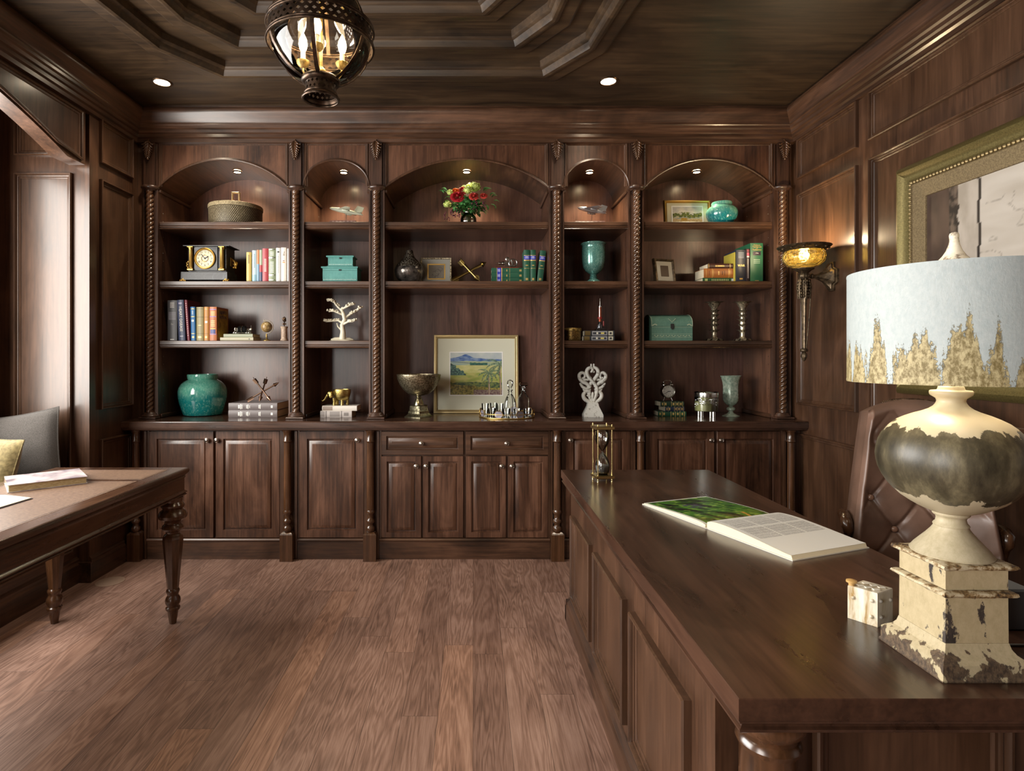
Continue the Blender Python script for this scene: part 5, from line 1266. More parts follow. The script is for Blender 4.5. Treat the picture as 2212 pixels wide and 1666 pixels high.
for px in (270,842):
    mb=MB(); x=X_(px); w_=(38/8.508)*kk; M0=T(x,.004,0)
    mb.box(x-w_*1.3,x+w_*1.3,-.012,.016,cz(548),cz(510),bev=.002); mb.lathe([(w_*1.1,cz(512)),(w_*1.2,cz(505)),(w_,cz(495)),(w_*.95,cz(170))],(x,.002,0),seg=40,fn=lambda a,z:1-.10*abs(math.cos(a*6)))
    mb.lathe([(w_*.95,cz(170)),(w_*1.05,cz(160)),(w_*1.4,cz(128)),(w_*1.2,cz(122))],(x,.002,0),seg=40,fn=lambda a,z:1-.14*abs(math.cos(a*4))); mb.box(x-w_*1.35,x+w_*1.35,-.012,.016,cz(122),cz(106),bev=.001)
    mb.obj('gilt_column',GOLD,ck,50)
def claw(s_,y_):
    mb=MB(); random.seed(5)
    for i in range(9): mb.ell((s_*(-.012+.0035*i)+0,-.006+random.uniform(-.004,.004),.006+.004*i*(1 if i<5 else .3)*.9),(.009,.008,.008),seg=8,rings=6)
    for i in range(3): mb.ell((s_*(.018-.012*i),-.012,.007),(.006,.008,.0066),seg=8,rings=6)
    return mb
for px,s_ in ((130,-1),(905,1)):
    for yy in (.01,.15):
        o=claw(s_,0).obj('claw_foot',GOLD,ck,80); o.location=(X_(px),yy,0)
for px,s_ in ((195,-1),(920,1)):
    mb=MB(); x=X_(px)
    pts=[(s_*.002,.085,cz(290)),(s_*.020,.085,cz(330)),(s_*.036,.085,cz(380)),(s_*.030,.085,cz(440)),(s_*.034,.085,cz(480))]
    mb.tube([(x+p[0],p[1],p[2]) for p in pts],[.006,.009,.013,.010,.005],8)
    for i in range(7): mb.ell((x+s_*(.026+.008*math.sin(i*2)),.085+.010*math.cos(i*2.5),cz(360+18*i)),(.008,.009,.008),seg=8,rings=6)
    mb.box(x-.001 if s_>0 else x-.003,x+.003 if s_>0 else x+.001,.07,.10,cz(440),cz(280)); mb.obj('side_mount',GOLD,ck,70)

# --- bay 2
def plane_model(lab,px0,px1,yc,z0,mat,booklab,bpx0,bpx1,by,flip=1,kind=0):
    Y=4.12; cx_=PX((px0+px1)/2,Y); zc=PZ(yc,Y)
    b=book(booklab,bpx0,bpx1,0,0,'#8d6a62',Y=4.06,depth=.13,lie=(S1,S1+by),marks=lines(6,.1,.95,.8,'#b89a90'),rz=.0)
    m=thing('aircraft_model',lab,'model',(cx_,Y,S1+by+.0004)); h=zc-(S1+by); W=(PX(px1,Y)-PX(px0,Y))/2
    R=T(0,0,h)@Ry(.20)
    mb=MB()
    mb.lathe([(.001,-W*.95),(.010,-W*.82),(.016,-W*.45),(.017,0),(.013,W*.4),(.006,W*.85),(.001,W*.95)],seg=20,M=R@Ry(PI/2)); mb.obj('fuselage',mat,m,60)
    mb=MB()
    for s_ in (-1,1):
        L=[]
        for t in range(6):
            u=t/5; c=.045*(1-.62*u); x=-.02+.055*u; L.append([(x-c,s_*(.008+.11*u),.004+.006*u),(x,s_*(.008+.11*u),.009-.004*u+.006*u),(x+c,s_*(.008+.11*u),.004+.006*u),(x,s_*(.008+.11*u),.001+.006*u)])
        mb.loft(L,M=R)
    mb.obj('swept_wing',mat,m,30)
    mb=MB()
    L=[[(W*.55-.02+.02*u,-.002,.01+.045*u),(W*.55-.02+.02*u,.002,.01+.045*u),(W*.85+.01*u,.001,.006+.045*u),(W*.85+.01*u,-.001,.006+.045*u)] for u in (0,1)]; mb.loft(L,M=R)
    for s_ in (-1,1): mb.box(W*.66,W*.86,s_*.024-.022,s_*.024+.022,.003,.006,M=R)
    mb.obj('tail_fin',mat,m,30)
    mb=MB(); 
    for s_ in (-1,1): mb.lathe([(.004,-.02),(.0075,-.016),(.0075,.022),(.004,.03)],(0,0,0),seg=14,M=R@T(.0,s_*.055,-.006)@Ry(PI/2))
    mb.obj('engine_pod',mat,m,50)
    mb=MB(); mb.tube([(0,0,.003),(0,0,h-.008)],.0018,6); mb.lathe([(.014,0),(.014,.002),(.003,.004)],seg=20); mb.obj('display_stand',SILVER,m,60)
plane_model('pale green-grey model aircraft on a thin stand in the narrow bay left of the flowers',709,787,457,S1,plain('pale_grey_enamel','#aeb3a0',.35),'rose-brown old book lying under the pale model aircraft',712,768,.030)
plane_model('silver model aircraft on a thin stand in the narrow bay right of the flowers',1245,1312,455,S1,plain('satin_silver','#a9a9ac',.3,.6),'salmon-coloured old book lying under the silver model aircraft',1243,1307,.026)
TQ=peel('turquoise_wash','#57958e','#42817c','#75806a','#8a9478','spot',scale=14,zs=6,thr=.98,rough=.5); 
TB=[('turquoise_chest','large turquoise painted wooden box with a small black latch, lower of the two stacked',697,771.6,694,773.4,S2,.107,.14,.028),
    ('turquoise_chest','small turquoise painted wooden box, upper of the two stacked',708.6,762,705,764.6,S2+.1074,.078,.11,.022)]
for nm,lab,a,b,c,d,z,h,dp,lh in TB:
    Y=4.02 if z<S2+.05 else 4.035; x0,x1=PX(a,Y),PX(b,Y); X0,X1=PX(c,Y),PX(d,Y); xc=(x0+x1)/2
    t=thing(nm,lab,'box',(xc,Y,z),0,'stacked turquoise boxes')
    mb=MB(); mb.box(x0-xc,x1-xc,0,dp,.004,h-lh); mb.box(X0-xc+.004,X1-xc-.004,-.006,dp+.006,0,.006,bev=.002); mb.obj('box_body',TQ,t)
    mb=MB(); mb.box(x0-xc,x1-xc,0,dp,h-lh+.001,h-.012); mb.box(X0-xc,X1-xc,-.009,dp+.009,h-.012,h,bev=.003); mb.obj('lid',TQ,t)
    mb=MB(); n=int((x1-x0)/.010)
    for i in range(n): 
        x=x0-xc+.006+(x1-x0-.012)*(i+.5)/n; mb.ell((x,-.0008,.016),(.0035,.0015,.004),seg=8,rings=5)
    mb.obj('carved_border',plain('pale_turquoise','#b5d8cf',.6),t,60)
    mb=MB(); mb.box(-.007,.007,-.006,0,h-lh-.002,h-lh+.008,bev=.0015); mb.obj('latch',BLACK,t)
# bonsai
tr=thing('tree_sculpture','white gnarled bonsai tree sculpture on the third shelf','sculpture',(PX(738.5,4.1),4.1,S3))
k4=4.1/F/4.096
def tp(x,y,d=0): return ((x-1790)*k4,d,max(.004,(555-y)*k4*1.0)+.004)
mb=MB(); IV=plain('ivory_resin','#e9e2cb',.45,bs=60,bstr=.4)
br=[([(1795,548,0),(1800,480,0),(1790,420,.005),(1815,370,0),(1805,320,-.004),(1785,280,0),(1800,262,0)],[.026,.019,.016,.015,.013,.011,.009]),
 ([(1785,290,0),(1750,255,.01),(1720,215,.01),(1685,200,0),(1660,205,0)],[.008,.008,.007,.006,.005]),
 ([(1795,275,0),(1840,255,-.01),(1870,240,-.01),(1900,235,0)],[.008,.008,.006,.005]),
 ([(1812,360,0),(1850,330,.01),(1900,300,.012),(1930,285,.01),(1960,260,0)],[.010,.009,.007,.006,.005]),
 ([(1805,330,0),(1760,310,-.015),(1720,295,-.02),(1680,300,-.02)],[.008,.007,.006,.005]),
 ([(1795,400,0),(1750,375,.02),(1700,380,.02),(1650,385,.01),(1630,380,.01)],[.009,.008,.007,.006,.005]),
 ([(1805,410,0),(1850,390,-.02),(1890,388,-.02),(1920,375,-.02)],[.009,.007,.006,.005]),
 ([(1800,480,0),(1750,430,.012),(1740,400,.02)],[.007,.005,.004]),([(1800,545,0),(1730,540,-.012),(1700,548,-.02)],[.016,.010,.005]),([(1800,545,0),(1850,540,.012),(1885,548,.02)],[.016,.010,.005])]
random.seed(11)
for pts,rs_ in br:
    P=[tp(*p) for p in pts]; mb.tube(P,rs_,8)
mb.obj('trunk',IV,tr,70)
mb=MB()
for pts,rs_ in br[1:7]:
    P=[Vector(tp(*p)) for p in pts]
    for i in range(1,len(P)-1):
        for q in range(16):
            p=P[i].lerp(P[i+1],random.random())
            s_=random.uniform(.004,.007); mb.ell((p.x+random.uniform(-.012,.012),p.y+random.uniform(-.014,.014),p.z+random.uniform(.002,.012)),(s_*1.2,s_,s_),seg=7,rings=5)
mb.obj('leaf_cluster',IV,tr,80)
mb=MB(); mb.lathe([(.090,0),(.088,.004),(.07,.008),(.04,.012),(.0,.013)],seg=30,sy=.6,fn=lambda a,z:1+.06*math.sin(a*5)); mb.obj('root_base',IV,tr,60)
# elephant bowl on two books
book('grey and white patterned book, lower of two under the elephant bowl',692,760,0,0,'#b9b0aa',Y=4.03,depth=.16,lie=(CT,CT+.044),marks=[(.0,.14,.8,'#8f8782'),(.17,.20,1,'#6e6662'),(.30,.62,.8,'#8d8580'),(.66,.69,1,'#6e6662'),(.75,.9,.5,'#7d7570')],group='books under the elephant bowl')
book('thin white floral book, upper of two under the elephant bowl',696,771,0,0,'#ddd6cb',Y=4.04,depth=.15,lie=(CT+.0442,CT+.079),marks=[(.02,.3,.8,'#9c8c80')],group='books under the elephant bowl')
el=thing('elephant_bowl','gold elephant figure with an open bowl for its back, on two pale books','bowl',(PX(740,4.1),4.1,CT+.0794))
k5=4.1/F/4.096
EG=speckle('pitted_gold',[(.35,'#8f7a3c'),(.6,'#d9c27a')],220,.25,1,1,.5)
mb=MB(); Q=lambda x:(x-1813)*k5; Zq=lambda y:max(0,(1130-y)*k5)
mb.lathe([(.03,Zq(1090)),(.045,Zq(1078)),(.056,Zq(1050)),(.062,Zq(1015)),(.0615,Zq(990)),(.058,Zq(990)),(.056,Zq(1015)),(.045,Zq(1050)),(.02,Zq(1070))],(Q(1808),0,0),seg=40,sx=1.0,sy=.75); mb.obj('bowl_body',EG,el,60)
for xx,yy in ((1745,-.018),(1760,.020),(1815,-.018),(1850,.020)):
    mb=MB(); mb.tube([(Q(xx),yy,Zq(1065)),(Q(xx),yy,Zq(1100)),(Q(xx)-.001,yy,.001)],[.015,.011,.012],10); mb.obj('leg',EG,el,60)
mb=MB(); mb.ell((Q(1700),0,Zq(1025)),(.022,.020,.022),seg=16,rings=12); mb.tube([(Q(1690),0,Zq(1030)),(Q(1668),0,Zq(1055)),(Q(1655),0,Zq(1080)),(Q(1638),0,Zq(1095)),(Q(1628),0,Zq(1088))],[.014,.009,.007,.005,.004],10)
for s_ in (-1,1): mb.ell((Q(1712),s_*.020,Zq(1040)),(.013,.003,.022),seg=14,rings=10); mb.tube([(Q(1682),s_*.009,Zq(1045)),(Q(1665),s_*.012,Zq(1058))],[.003,.001],6)
mb.obj('head',EG,el,70)

# --- bay 3 top: flowers
fl=thing('flower_arrangement','bouquet of red roses and green hydrangeas in a small vase, centre top shelf','flowers',(PX(1012,4.13),4.13,S1))
k6=4.13/F
mb=MB(); 
vp=[(.042,.0),(.052,.010),(.058,.035),(.056,.06),(.045,.08),(.036,.09),(.040,.10)]
mb.lathe(vp,seg=32,cap1=False); mb.lathe([(r-.003,z+.003) for r,z in vp],seg=32,cap1=False); mb.obj('vase',thin_glass('smoky_glass',(.72,.70,.64,1),.22,.03),fl,80)
def leafshape(mb,c,d,l,wd,fold=.25,mi=0):
    d=Vector(d).normalized(); up=Vector((0,0,1)) if abs(d.z)<.9 else Vector((1,0,0)); s_=d.cross(up).normalized(); n=s_.cross(d)
    V=[]; c=Vector(c)
    for i in range(6):
        t=i/5; w_=wd*math.sin(PI*min(.98,t*.95+.03))**.8
        b=c+d*(l*t)+n*(.22*l*math.sin(PI*t*.8)-.25*l*t*t)
        V+= [tuple(b-s_*w_+n*fold*w_),tuple(b),tuple(b+s_*w_+n*fold*w_)]
    Fq=[]
    for i in range(5): Fq+=[(i*3,i*3+1,i*3+4,i*3+3),(i*3+1,i*3+2,i*3+5,i*3+4)]
    mb.add(V,Fq,mi)
def FP(x,y,dy=0): # zoom3 px -> local
    return ((800+x/4.627-CX)*k6-PX(1012,4.13),dy,PZ(280+y/4.627,4.13)-S1)
random.seed(21)
LEAFM=plain('leaf_green','#3f7a3c',.5,var='#5f9a5a',vscale=30); 
LG_=plain('leaf_pale','#7fae6a',.5,var='#5c9a62',vscale=30)
mb=MB()
for i in range(260):
    a=random.uniform(0,TAU); e=random.uniform(-.45,1.15); d=(math.cos(a)*math.cos(e),math.sin(a)*math.cos(e)*.75,math.sin(e)*.8)
    r=random.uniform(.02,.09); c=(d[0]*r*1.15,d[1]*r,.125+d[2]*r*.9)
    leafshape(mb,c,d,random.uniform(.035,.058),random.uniform(.013,.020))
for x,y,dx,dz in ((760,650,-1,.2),(1210,700,1,.3),(1200,770,.8,-.6),(1230,740,1,-.1),(790,770,-.6,-.4),(960,790,-.1,-.7),(1130,640,.6,.5),(1150,780,.4,-.8),(860,790,-.3,-.6),(1060,720,.2,-.4),(800,700,-.8,-.2),(740,660,-1,.5)):
    leafshape(mb,FP(x,y,-.06),(dx,-.3,dz),.042,.015)
mb.obj('leaves',LEAFM,fl,60)
mb=MB()
for x,y,dx,dz in ((770,640,-1,.5),(1150,640,1,.4),(1190,690,1,.5),(790,740,-1,-.4),(940,760,-.2,-.6),(1215,770,.6,-.8),(985,700,.1,-1)): leafshape(mb,FP(x,y,-.065),(dx,-.2,dz),.045,.017)
mb.obj('pale_leaves',LG_,fl,60)
def rose(x,y,dy,R,mat,nm='rose'):
    c=Vector(FP(x,y,dy)); mb=MB(); random.seed(int(x))
    for lay in range(5):
        n=3+lay; rr=R*(.18+.19*lay)
        for i in range(n):
            a=TAU*i/n+lay*.7; tl=.25+.22*lay
            L=[]
            for u in range(5):
                v=u/4
                rad=rr*(.55+.6*v**1.4); hgt=R*(.55*(1-lay*.13))*(-.6+1.5*v)-R*.10*lay*v*v
                row=[]
                for w_ in range(5):
                    aa=a+(w_/4-.5)*TAU/n*1.35; row.append((rad*math.cos(aa),rad*math.sin(aa),hgt-abs(w_/4-.5)*.25*R))
                L.append(row)
            V=[p for r_ in L for p in r_]; mb.add(V,[(q*5+p,q*5+p+1,(q+1)*5+p+1,(q+1)*5+p) for q in range(4) for p in range(4)],M=T(*c)@Rx(1.05)@Rz(random.random()))
    mb.ell(tuple(c),(R*.25,R*.3,R*.25),seg=10,rings=8)
    mb.obj(nm,mat,fl,180)
RED=plain('rose_red','#b8222e',.5,var='#8d1420',vscale=40); COR=plain('rose_coral','#c9483a',.5,var='#a83030',vscale=40); ORG=plain('orange_bloom','#d9702c',.5); 
rose(875,700,-.10,.048,RED); rose(1035,700,-.10,.034,COR); rose(1130,690,-.085,.026,COR); rose(925,630,-.07,.034,RED); rose(855,640,-.075,.028,ORG,'orange_bloom')
HYD=plain('hydrangea_green','#c9d27a',.55,var='#a3b85c',vscale=60)
for x,y,dy,R in ((1045,595,-.05,.042),(975,640,-.085,.032),(940,597,-.03,.022),(800,655,-.07,.022),(775,775,-.07,.026),(1000,565,0,.028)):
    c=FP(x,y,dy); mb=MB()
    for i in range(70):
        a=random.uniform(0,TAU); z=random.uniform(-.7,1); q=math.sqrt(max(0,1-z*z)); r=R*random.uniform(.85,1.05)
        mb.ell((c[0]+r*q*math.cos(a),c[1]+r*q*math.sin(a),c[2]+r*z*.85),(.0042,.0042,.003),seg=6,rings=4)
    mb.ell(c,(R*.85,R*.85,R*.75),seg=10,rings=8); mb.obj('hydrangea',HYD,fl,60)
BER=plain('berry_purple','#5d2438',.35)
mb=MB(); 
for (x,y,n) in ((830,870,26),(770,895,12),(1040,790,14),(1130,795,12),(900,880,12)):
    for i in range(n):
        p=FP(x+random.uniform(-28,28),y+random.uniform(-50,40),-.075+random.uniform(-.012,.012)); mb.ell((p[0],p[1],max(.006,p[2])),(.0045,.0045,.0045),seg=7,rings=5)
mb.obj('berries',BER,fl,60)
mb=MB()
for i in range(14):
    a=TAU*i/14; mb.tube([(.012*math.cos(a),.012*math.sin(a),.008),(.015*math.cos(a+.5),.015*math.sin(a+.5),.07),(.04*math.cos(a),.04*math.sin(a),.14)],.002,5)
mb.obj('stems',LEAFM,fl,60)
# --- bay 3 shelf 2
k7=4.12/F/4.627
VP=[(70,1515),(85,1505),(120,1470),(142,1430),(149,1395),(146,1370),(130,1335),(105,1305),(75,1275),(52,1250),(42,1225),(37,1200),(35,1185),(30,1182),(30,1200)]
VM,nt,b=new('mercury_vase')
tc=nd(nt,'ShaderNodeTexCoord'); sp=nd(nt,'ShaderNodeSeparateXYZ'); nt.links.new(tc.outputs['Object'],sp.inputs[0]); mp=coords(nt,(1,1,1))
vo=nd(nt,'ShaderNodeTexVoronoi',i_Scale=95); nt.links.new(mp.outputs[0],vo.inputs[0]); r1=ramp(nt,[(.25,S('#b9b2a2')),(.5,S('#4e463c'))]); nt.links.new(vo.outputs['Distance'],r1.inputs[0])
nn=nd(nt,'ShaderNodeTexNoise',i_Scale=20,i_Detail=5); nt.links.new(mp.outputs[0],nn.inputs[0]); r2=ramp(nt,[(.35,S('#2b2826')),(.6,S('#77706a')),(.7,S('#a8a29a'))]); nt.links.new(nn.outputs[0],r2.inputs[0])
st=nd(nt,'ShaderNodeMapRange',i_From_Min=.112,i_From_Max=.116); nt.links.new(sp.outputs[2],st.inputs[0]); mx=nd(nt,'ShaderNodeMix',data_type='RGBA'); nt.links.new(st.outputs[0],mx.inputs[0]); nt.links.new(r2.outputs[0],mx.inputs[6]); nt.links.new(r1.outputs[0],mx.inputs[7]); nt.links.new(mx.outputs[2],b.inputs['Base Color'])
b.inputs['Metallic'].default_value=.65; b.inputs['Roughness'].default_value=.2; bump(nt,b,vo.outputs['Distance'],.25,.002)
mb=MB(); mb.lathe([(r*k7,(1515-y)*k7) for r,y in VP],seg=56); o=mb.obj('bottle_vase',VM,None,60); o.location=(PX(884.5,4.12),4.12,S2); tag(o,'silvery bottle vase with a scaled neck beside the grey square frame','vase')
def picture_frame(lab,px0,px1,y0,y1,zb_,Y,fw,fmat,prof,matw,art_fn,arts,lean_=.10,rz=0,inner=None,mat_col='#e6e2cc',thick=.018,double=True):
    w_=(px1-px0)*Y/F; h_=(y1-y0)*Y/F
    t=thing('picture_frame',lab,'picture frame',(PX((px0+px1)/2,Y),Y,zb_)); t.rotation_euler=Euler((-lean_,0,rz),'XYZ')
    O=(0,0,h_/2); mb=MB(); mb.frame(-w_/2,w_/2,-h_/2,h_/2,[(0,-thick)]+prof+[(fw,-.002)],O,(1,0,0),(0,0,1),(0,-1,0),cap=False,start=True); mb.obj('frame',fmat,t,35)
    mb=MB(); mb.box(-w_/2+fw-.002,w_/2-fw+.002,.0015,.004,fw-.002,h_-fw+.002); m_=mb.obj('mat_board',plain('mat_'+mat_col.strip('#'),mat_col,.8),t)
    aw,ah,ax,az=arts
    if double:
        mb=MB(); mb.frame(ax-aw/2-.008,ax+aw/2+.008,az-ah/2-.008,az+ah/2+.008,[(0,0),(.0,.0008),(.008,.0004)],(0,.0013,h_/2),(1,0,0),(0,0,1),(0,-1,0),cap=False); mb.obj('inner_mat',inner or plain('white_mat','#f2f0ea',.8),t)
    painting('picture',aw,ah,max(30,int(aw*900)),max(24,int(ah*900)),art_fn,t,T(ax,.0007,h_/2+az),.35)
    return t,w_,h_
def sketch(u,v):
    c=S('#6a6258')[:3]; 
    for (x,y,r) in ((.45,.35,.2),(.6,.5,.17),(.75,.7,.14),(.35,.2,.12),(.5,.1,.1)):
        d=abs(math.hypot(u-x+.05*nz(u,v,8),(v-y)*1.0)-r); c=mixc(c,S('#2f2a26'),max(0,.8-d*38)) if d<.03 else c
    return mixc(c,S('#7b7468'),.5*fbm(u,v,4,1))
picture_frame('grey square picture frame with a small gilt-edged sketch, behind the silvery bottle vase',907.4,975.6,551.6,610.6,S2,4.16,.014,ASILV,[(0,0),(.004,.005),(.010,.004)],0,sketch,(.112,.098,.003,-.005),inner=GOLD,mat_col='#8d8a80',lean_=.08)
arrows('arrow_sculpture','pair of crossed gilt arrows on the centre second shelf, beside the grey frame',PX(1012,4.1),4.1,S2,plain('pale_gilt','#bda66a',.25,1),
   [((-.118,-.035,.012),(.128,.045,.158)),((-.062,.05,.172),(.078,-.05,.010))],r=.0105,sizes=1.45)
GG='green leather volumes with blue spine labels'
gm=[(.30,.335,1,GILT),(.18,.30,1,'#2433a8'),(.165,.18,1,GILT),(.20,.22,.6,'#cfd0e8'),(.24,.26,.7,'#cfd0e8'),(.46,.49,.4,GILT),(.56,.57,.9,GILT),(.86,.93,.4,GILT)]
gmv=[(1-b_,1-a_,w_,c) for a_,b_,w_,c in gm]
for k,lab in enumerate(('bottom of three green leather volumes lying flat','middle of three green leather volumes lying flat','top green leather volume of the flat stack, under the small engine')):
    book(lab,1061.5,1131.5,0,0,'#23543f',Y=4.1,depth=.15,lie=(S2+.0366*k,S2+.0363+.0366*k),marks=gm,group=GG)
book('upright green leather volume nearest the flat green stack',1131.8,1144.6,540,S2,'#23543f',Y=4.06,depth=.15,marks=gmv,group=GG)
book('upright green leather volume between the other two upright ones',1146,1157.4,540,S2,'#23543f',Y=4.06,depth=.15,marks=gmv,group=GG)
book('leaning green leather volume at the right end of the centre second shelf',1159.6,1172,541,S2,'#23543f',Y=4.06,depth=.15,marks=gmv,tilt=.11,group=GG)
# hot-air engine on red board
e=thing('steam_engine_model','small silver flywheel engine on a red board, on top of the flat green books','model',(PX(1094,4.14),4.14,S2+.1104))
mb=MB(); mb.box(-.085,.085,-.03,.03,0,.006,bev=.001); mb.obj('red_board',plain('red_board','#7a2a18',.3),e)
fy=T(.038,-.012,.042)@Rx(PI/2)
mb=MB(); mb.tube([(.028*math.cos(TAU*i/40),0,.028*math.sin(TAU*i/40)) for i in range(40)],.0035,6,closed=True,M=T(.045,-.014,.038))
for k in range(6): a=TAU*k/6; mb.tube([(0,0,0),(.026*math.cos(a),0,.026*math.sin(a))],.0018,5,M=T(.045,-.014,.038))
mb.lathe([(.006,-.01),(.006,.012)],seg=12,M=T(.045,-.012,.038)@Rx(PI/2)); mb.obj('flywheel',SILVER,e,60)
mb=MB(); mb.lathe([(.013,-.01),(.014,-.006),(.014,.01),(.010,.012)],seg=24,M=T(.006,0,.068)@Rx(PI/2)); mb.lathe([(.009,-.055),(.010,-.05),(.010,-.03),(.013,-.028),(.013,-.016),(.008,-.012),(.008,0)],seg=20,M=T(.0,0,.038)@Ry(PI/2))
mb.tube([(-.052,0,.038),(-.080,0,.038)],.0035,8); mb.box(-.012,.022,-.010,.010,.006,.05,bev=.003); mb.tube([(.006,-.012,.068),(.045,-.016,.038)],.0025,6); mb.box(.03,.06,-.004,.018,.006,.012); mb.box(.041,.049,.0,.008,.006,.04); mb.obj('cylinder_block',SILVER,e,40)
# --- bay 3 counter
def landscape(u,v):
    sky=mixc(S('#c6ccc6'),S('#aeb9bd'),fbm(u,v,4,1)+.5)
    h=.86+.10*math.exp(-((u-.30)/.13)**2)+.02*math.exp(-((u-.1)/.1)**2)+.012*fbm(u,0,6,2)-.04*max(0,u-.6)
    c=sky
    if v<h: c=mixc(S('#3d5f9c'),S('#8298b5'),.45+1.0*fbm(u,v*2,9,3)+ (h-v)*1.5)
    if v<.80+.01*fbm(u,0,10,4): 
        c=mixc(S('#a9b38a'),S('#8da5a4'),.4+fbm(u*.6,v*3,8,5))
        if abs(v-(.79-.10*u))<.008 and u<.5: c=S('#5b6f86')[:3]
    if .70<v<.76+.03*nz(u,1,14,6) and .38<u<.72: c=mixc(S('#1f4a4a'),S('#3f7060'),.5+fbm(u,v,22,7))
    if v<.70: c=mixc(S('#b3b36c'),S('#c9c489'),.5+fbm(u,v*1.6,5,8))
    if v<.52: c=mixc(S('#93a24e'),S('#b9b56c'),.5+fbm(u,v*2,6,9))
    # left bushes
    if v<.76-.9*u+.06*fbm(u,v,14,10) and v>.46 and u<.33: c=mixc(S('#20393e'),S('#5c7f6e'),.5+1.3*fbm(u,v,26,11))
    if v<.30+.05*nz(u,0,9,12): c=mixc(S('#3b5340'),S('#7d8a4c'),.5+1.2*fbm(u,v,18,13))
    if v<.22-.1*(u-.3)+.03*nz(u,0,12,1): c=mixc(S('#5d5a2c'),S('#a89a4e'),.5+1.3*fbm(u,v,24,14))
    if v<.12 and u>.45: c=mixc(S('#6b4a52'),S('#9a8a7a'),.5+1.5*fbm(u,v,30,15))
    # palms
    for tx,top,ln in ((.745,.52,.22),(.965,.72,.30)):
        if abs(u-tx-.006*math.sin(v*9))<.013 and v<top: c=mixc(S('#6a3d33'),S('#c7b09a'),(u-tx)/.026+.5)
        du,dv=u-tx,(v-top)*.82
        r=math.hypot(du,dv); a=math.atan2(dv,du)
        for q in range(9):
            aq=-2.9+q*.72+.1*math.sin(q*3); bend=aq-1.5*(r/ln)*math.copysign(1,math.cos(aq))*.45
            dd=abs((a-bend+PI)%TAU-PI)*r
            if r<ln and dd<.016*math.sin(PI*min(1,r/ln*.95+.05))+.004 and (math.sin(r*420+q)>-.8): c=mixc(S('#2c4741'),S('#86a07a'),.5+1.4*fbm(u,v,30,16+q))
    return c[:3]
t,w_,h_=picture_frame('large framed watercolour of a blue mountain and palm trees on the counter',936.4,1120.8,725,896,CT,4.30,.028,plain('champagne_frame','#c3ae7e',.35,.45),[(0,0),(.002,.006),(.014,.008),(.019,.005),(.020,.009),(.024,.009),(.026,.004)],0,landscape,(.386,.315,.0,.002),lean_=.095,mat_col='#d7d6c0',thick=.02)
mb=MB(); 
for i in range(int((w_-.05)/.008)):
    for zz in (.0225,h_-.0225): mb.ell((-w_/2+.025+i*.008,-.0085,zz),(.0032,.0025,.0028),seg=5,rings=4)
for i in range(int((h_-.05)/.008)):
    for xx in (-w_/2+.0225,w_/2-.0225): mb.ell((xx,-.0085,.025+i*.008),(.0028,.0025,.0032),seg=5,rings=4)
mb.obj('beading',plain('dark_beading','#6b5326',.5,.3),t,60)
# pedestal bowl
Yb=4.06; kb=Yb/F/4.9
pb_=thing('pedestal_bowl','antique silver-gold footed bowl on a square pedestal in front of the framed watercolour','bowl',(PX(904.5,Yb),Yb,CT))
HB=speckle('hammered_gold',[(.35,'#4a4130'),(.5,'#8a7f66'),(.62,'#bdb39a')],110,.3,.85,1,.5)
Zb=lambda y:(1490-y)*kb
mb=MB(); mb.lathe([(30*1,Zb(1262)),(60,Zb(1262)),(110,Zb(1245)),(160,Zb(1205)),(200,Zb(1150)),(225,Zb(1090)),(233,Zb(1045)),(233,Zb(1040)),(227,Zb(1040)),(218,Zb(1090)),(150,Zb(1190)),(60,Zb(1245))] and [(r*kb,z) for r,z in [(30,Zb(1264)),(60,Zb(1262)),(110,Zb(1245)),(160,Zb(1205)),(200,Zb(1150)),(225,Zb(1090)),(233,Zb(1045)),(233,Zb(1039)),(227,Zb(1039)),(218,Zb(1090)),(150,Zb(1190)),(60,Zb(1245))]],seg=56); mb.obj('bowl',HB,pb_,60)
PG=speckle('worn_gilt_silver',[(.35,'#6f664e'),(.6,'#c2b998')],60,.2,.95,1,.2)
mb=MB(); mb.lathe([(r*kb,Zb(y)) for r,y in [(58,1368),(56,1358),(50,1335),(36,1305),(30,1290),(24,1284),(30,1280),(30,1272),(24,1268),(20,1262)]],seg=40); mb.obj('stem',PG,pb_,60)
mb=MB(); R45=Rz(.95)
sqz=lambda r,y:[((r*kb)*math.cos(PI/4+PI/2*i),(r*kb)*math.sin(PI/4+PI/2*i),max(0.0,Zb(y))) for i in range(4)]
mb.loft([sqz(150,1490),sqz(150,1482),sqz(128,1470),sqz(112,1452),sqz(104,1425),sqz(98,1420),sqz(92,1372),sqz(96,1366),sqz(70,1362)],M=R45); mb.obj('square_pedestal',PG,pb_,20)
# tray
ty=thing('serving_tray','round mirrored tray with a gilt honeycomb gallery holding the crystal decanters and glasses','tray',(PX(1094.5,4.075),4.075,CT))
mb=MB(); mb.lathe([(0,.004),(.188,.004),(.188,.0075),(0,.0075)],seg=56); mb.obj('mirror_plate',plain('mirror','#c9ccd0',.05,1),ty)
mb=MB(); 
for r,z in ((.193,.004),(.193,.030)): 
    mb.tube([(r*math.cos(TAU*i/72),r*math.sin(TAU*i/72),z) for i in range(72)],.0035 if z<.01 else .002,6,closed=True)
for k in range(8):
    a0=TAU*k/8-.35; 
    for q in range(6):
        pass
    hexp=[(-.17,0),(-.09,.024),(.09,.024),(.17,0),(.09,-.024),(-.09,-.024)]
    mb.tube([(.193*math.cos(a0+u),.193*math.sin(a0+u),.031+v_) for u,v_ in hexp],.0022,6,closed=True)
mb.obj('gilt_gallery',GOLD,ty,60)
mb=MB()
for k in range(8):
    a0=TAU*k/8-.35; mb.add([(.192*math.cos(a0+u),.192*math.sin(a0+u),.031+v_) for u,v_ in hexp],[(0,1,2,3,4,5)])
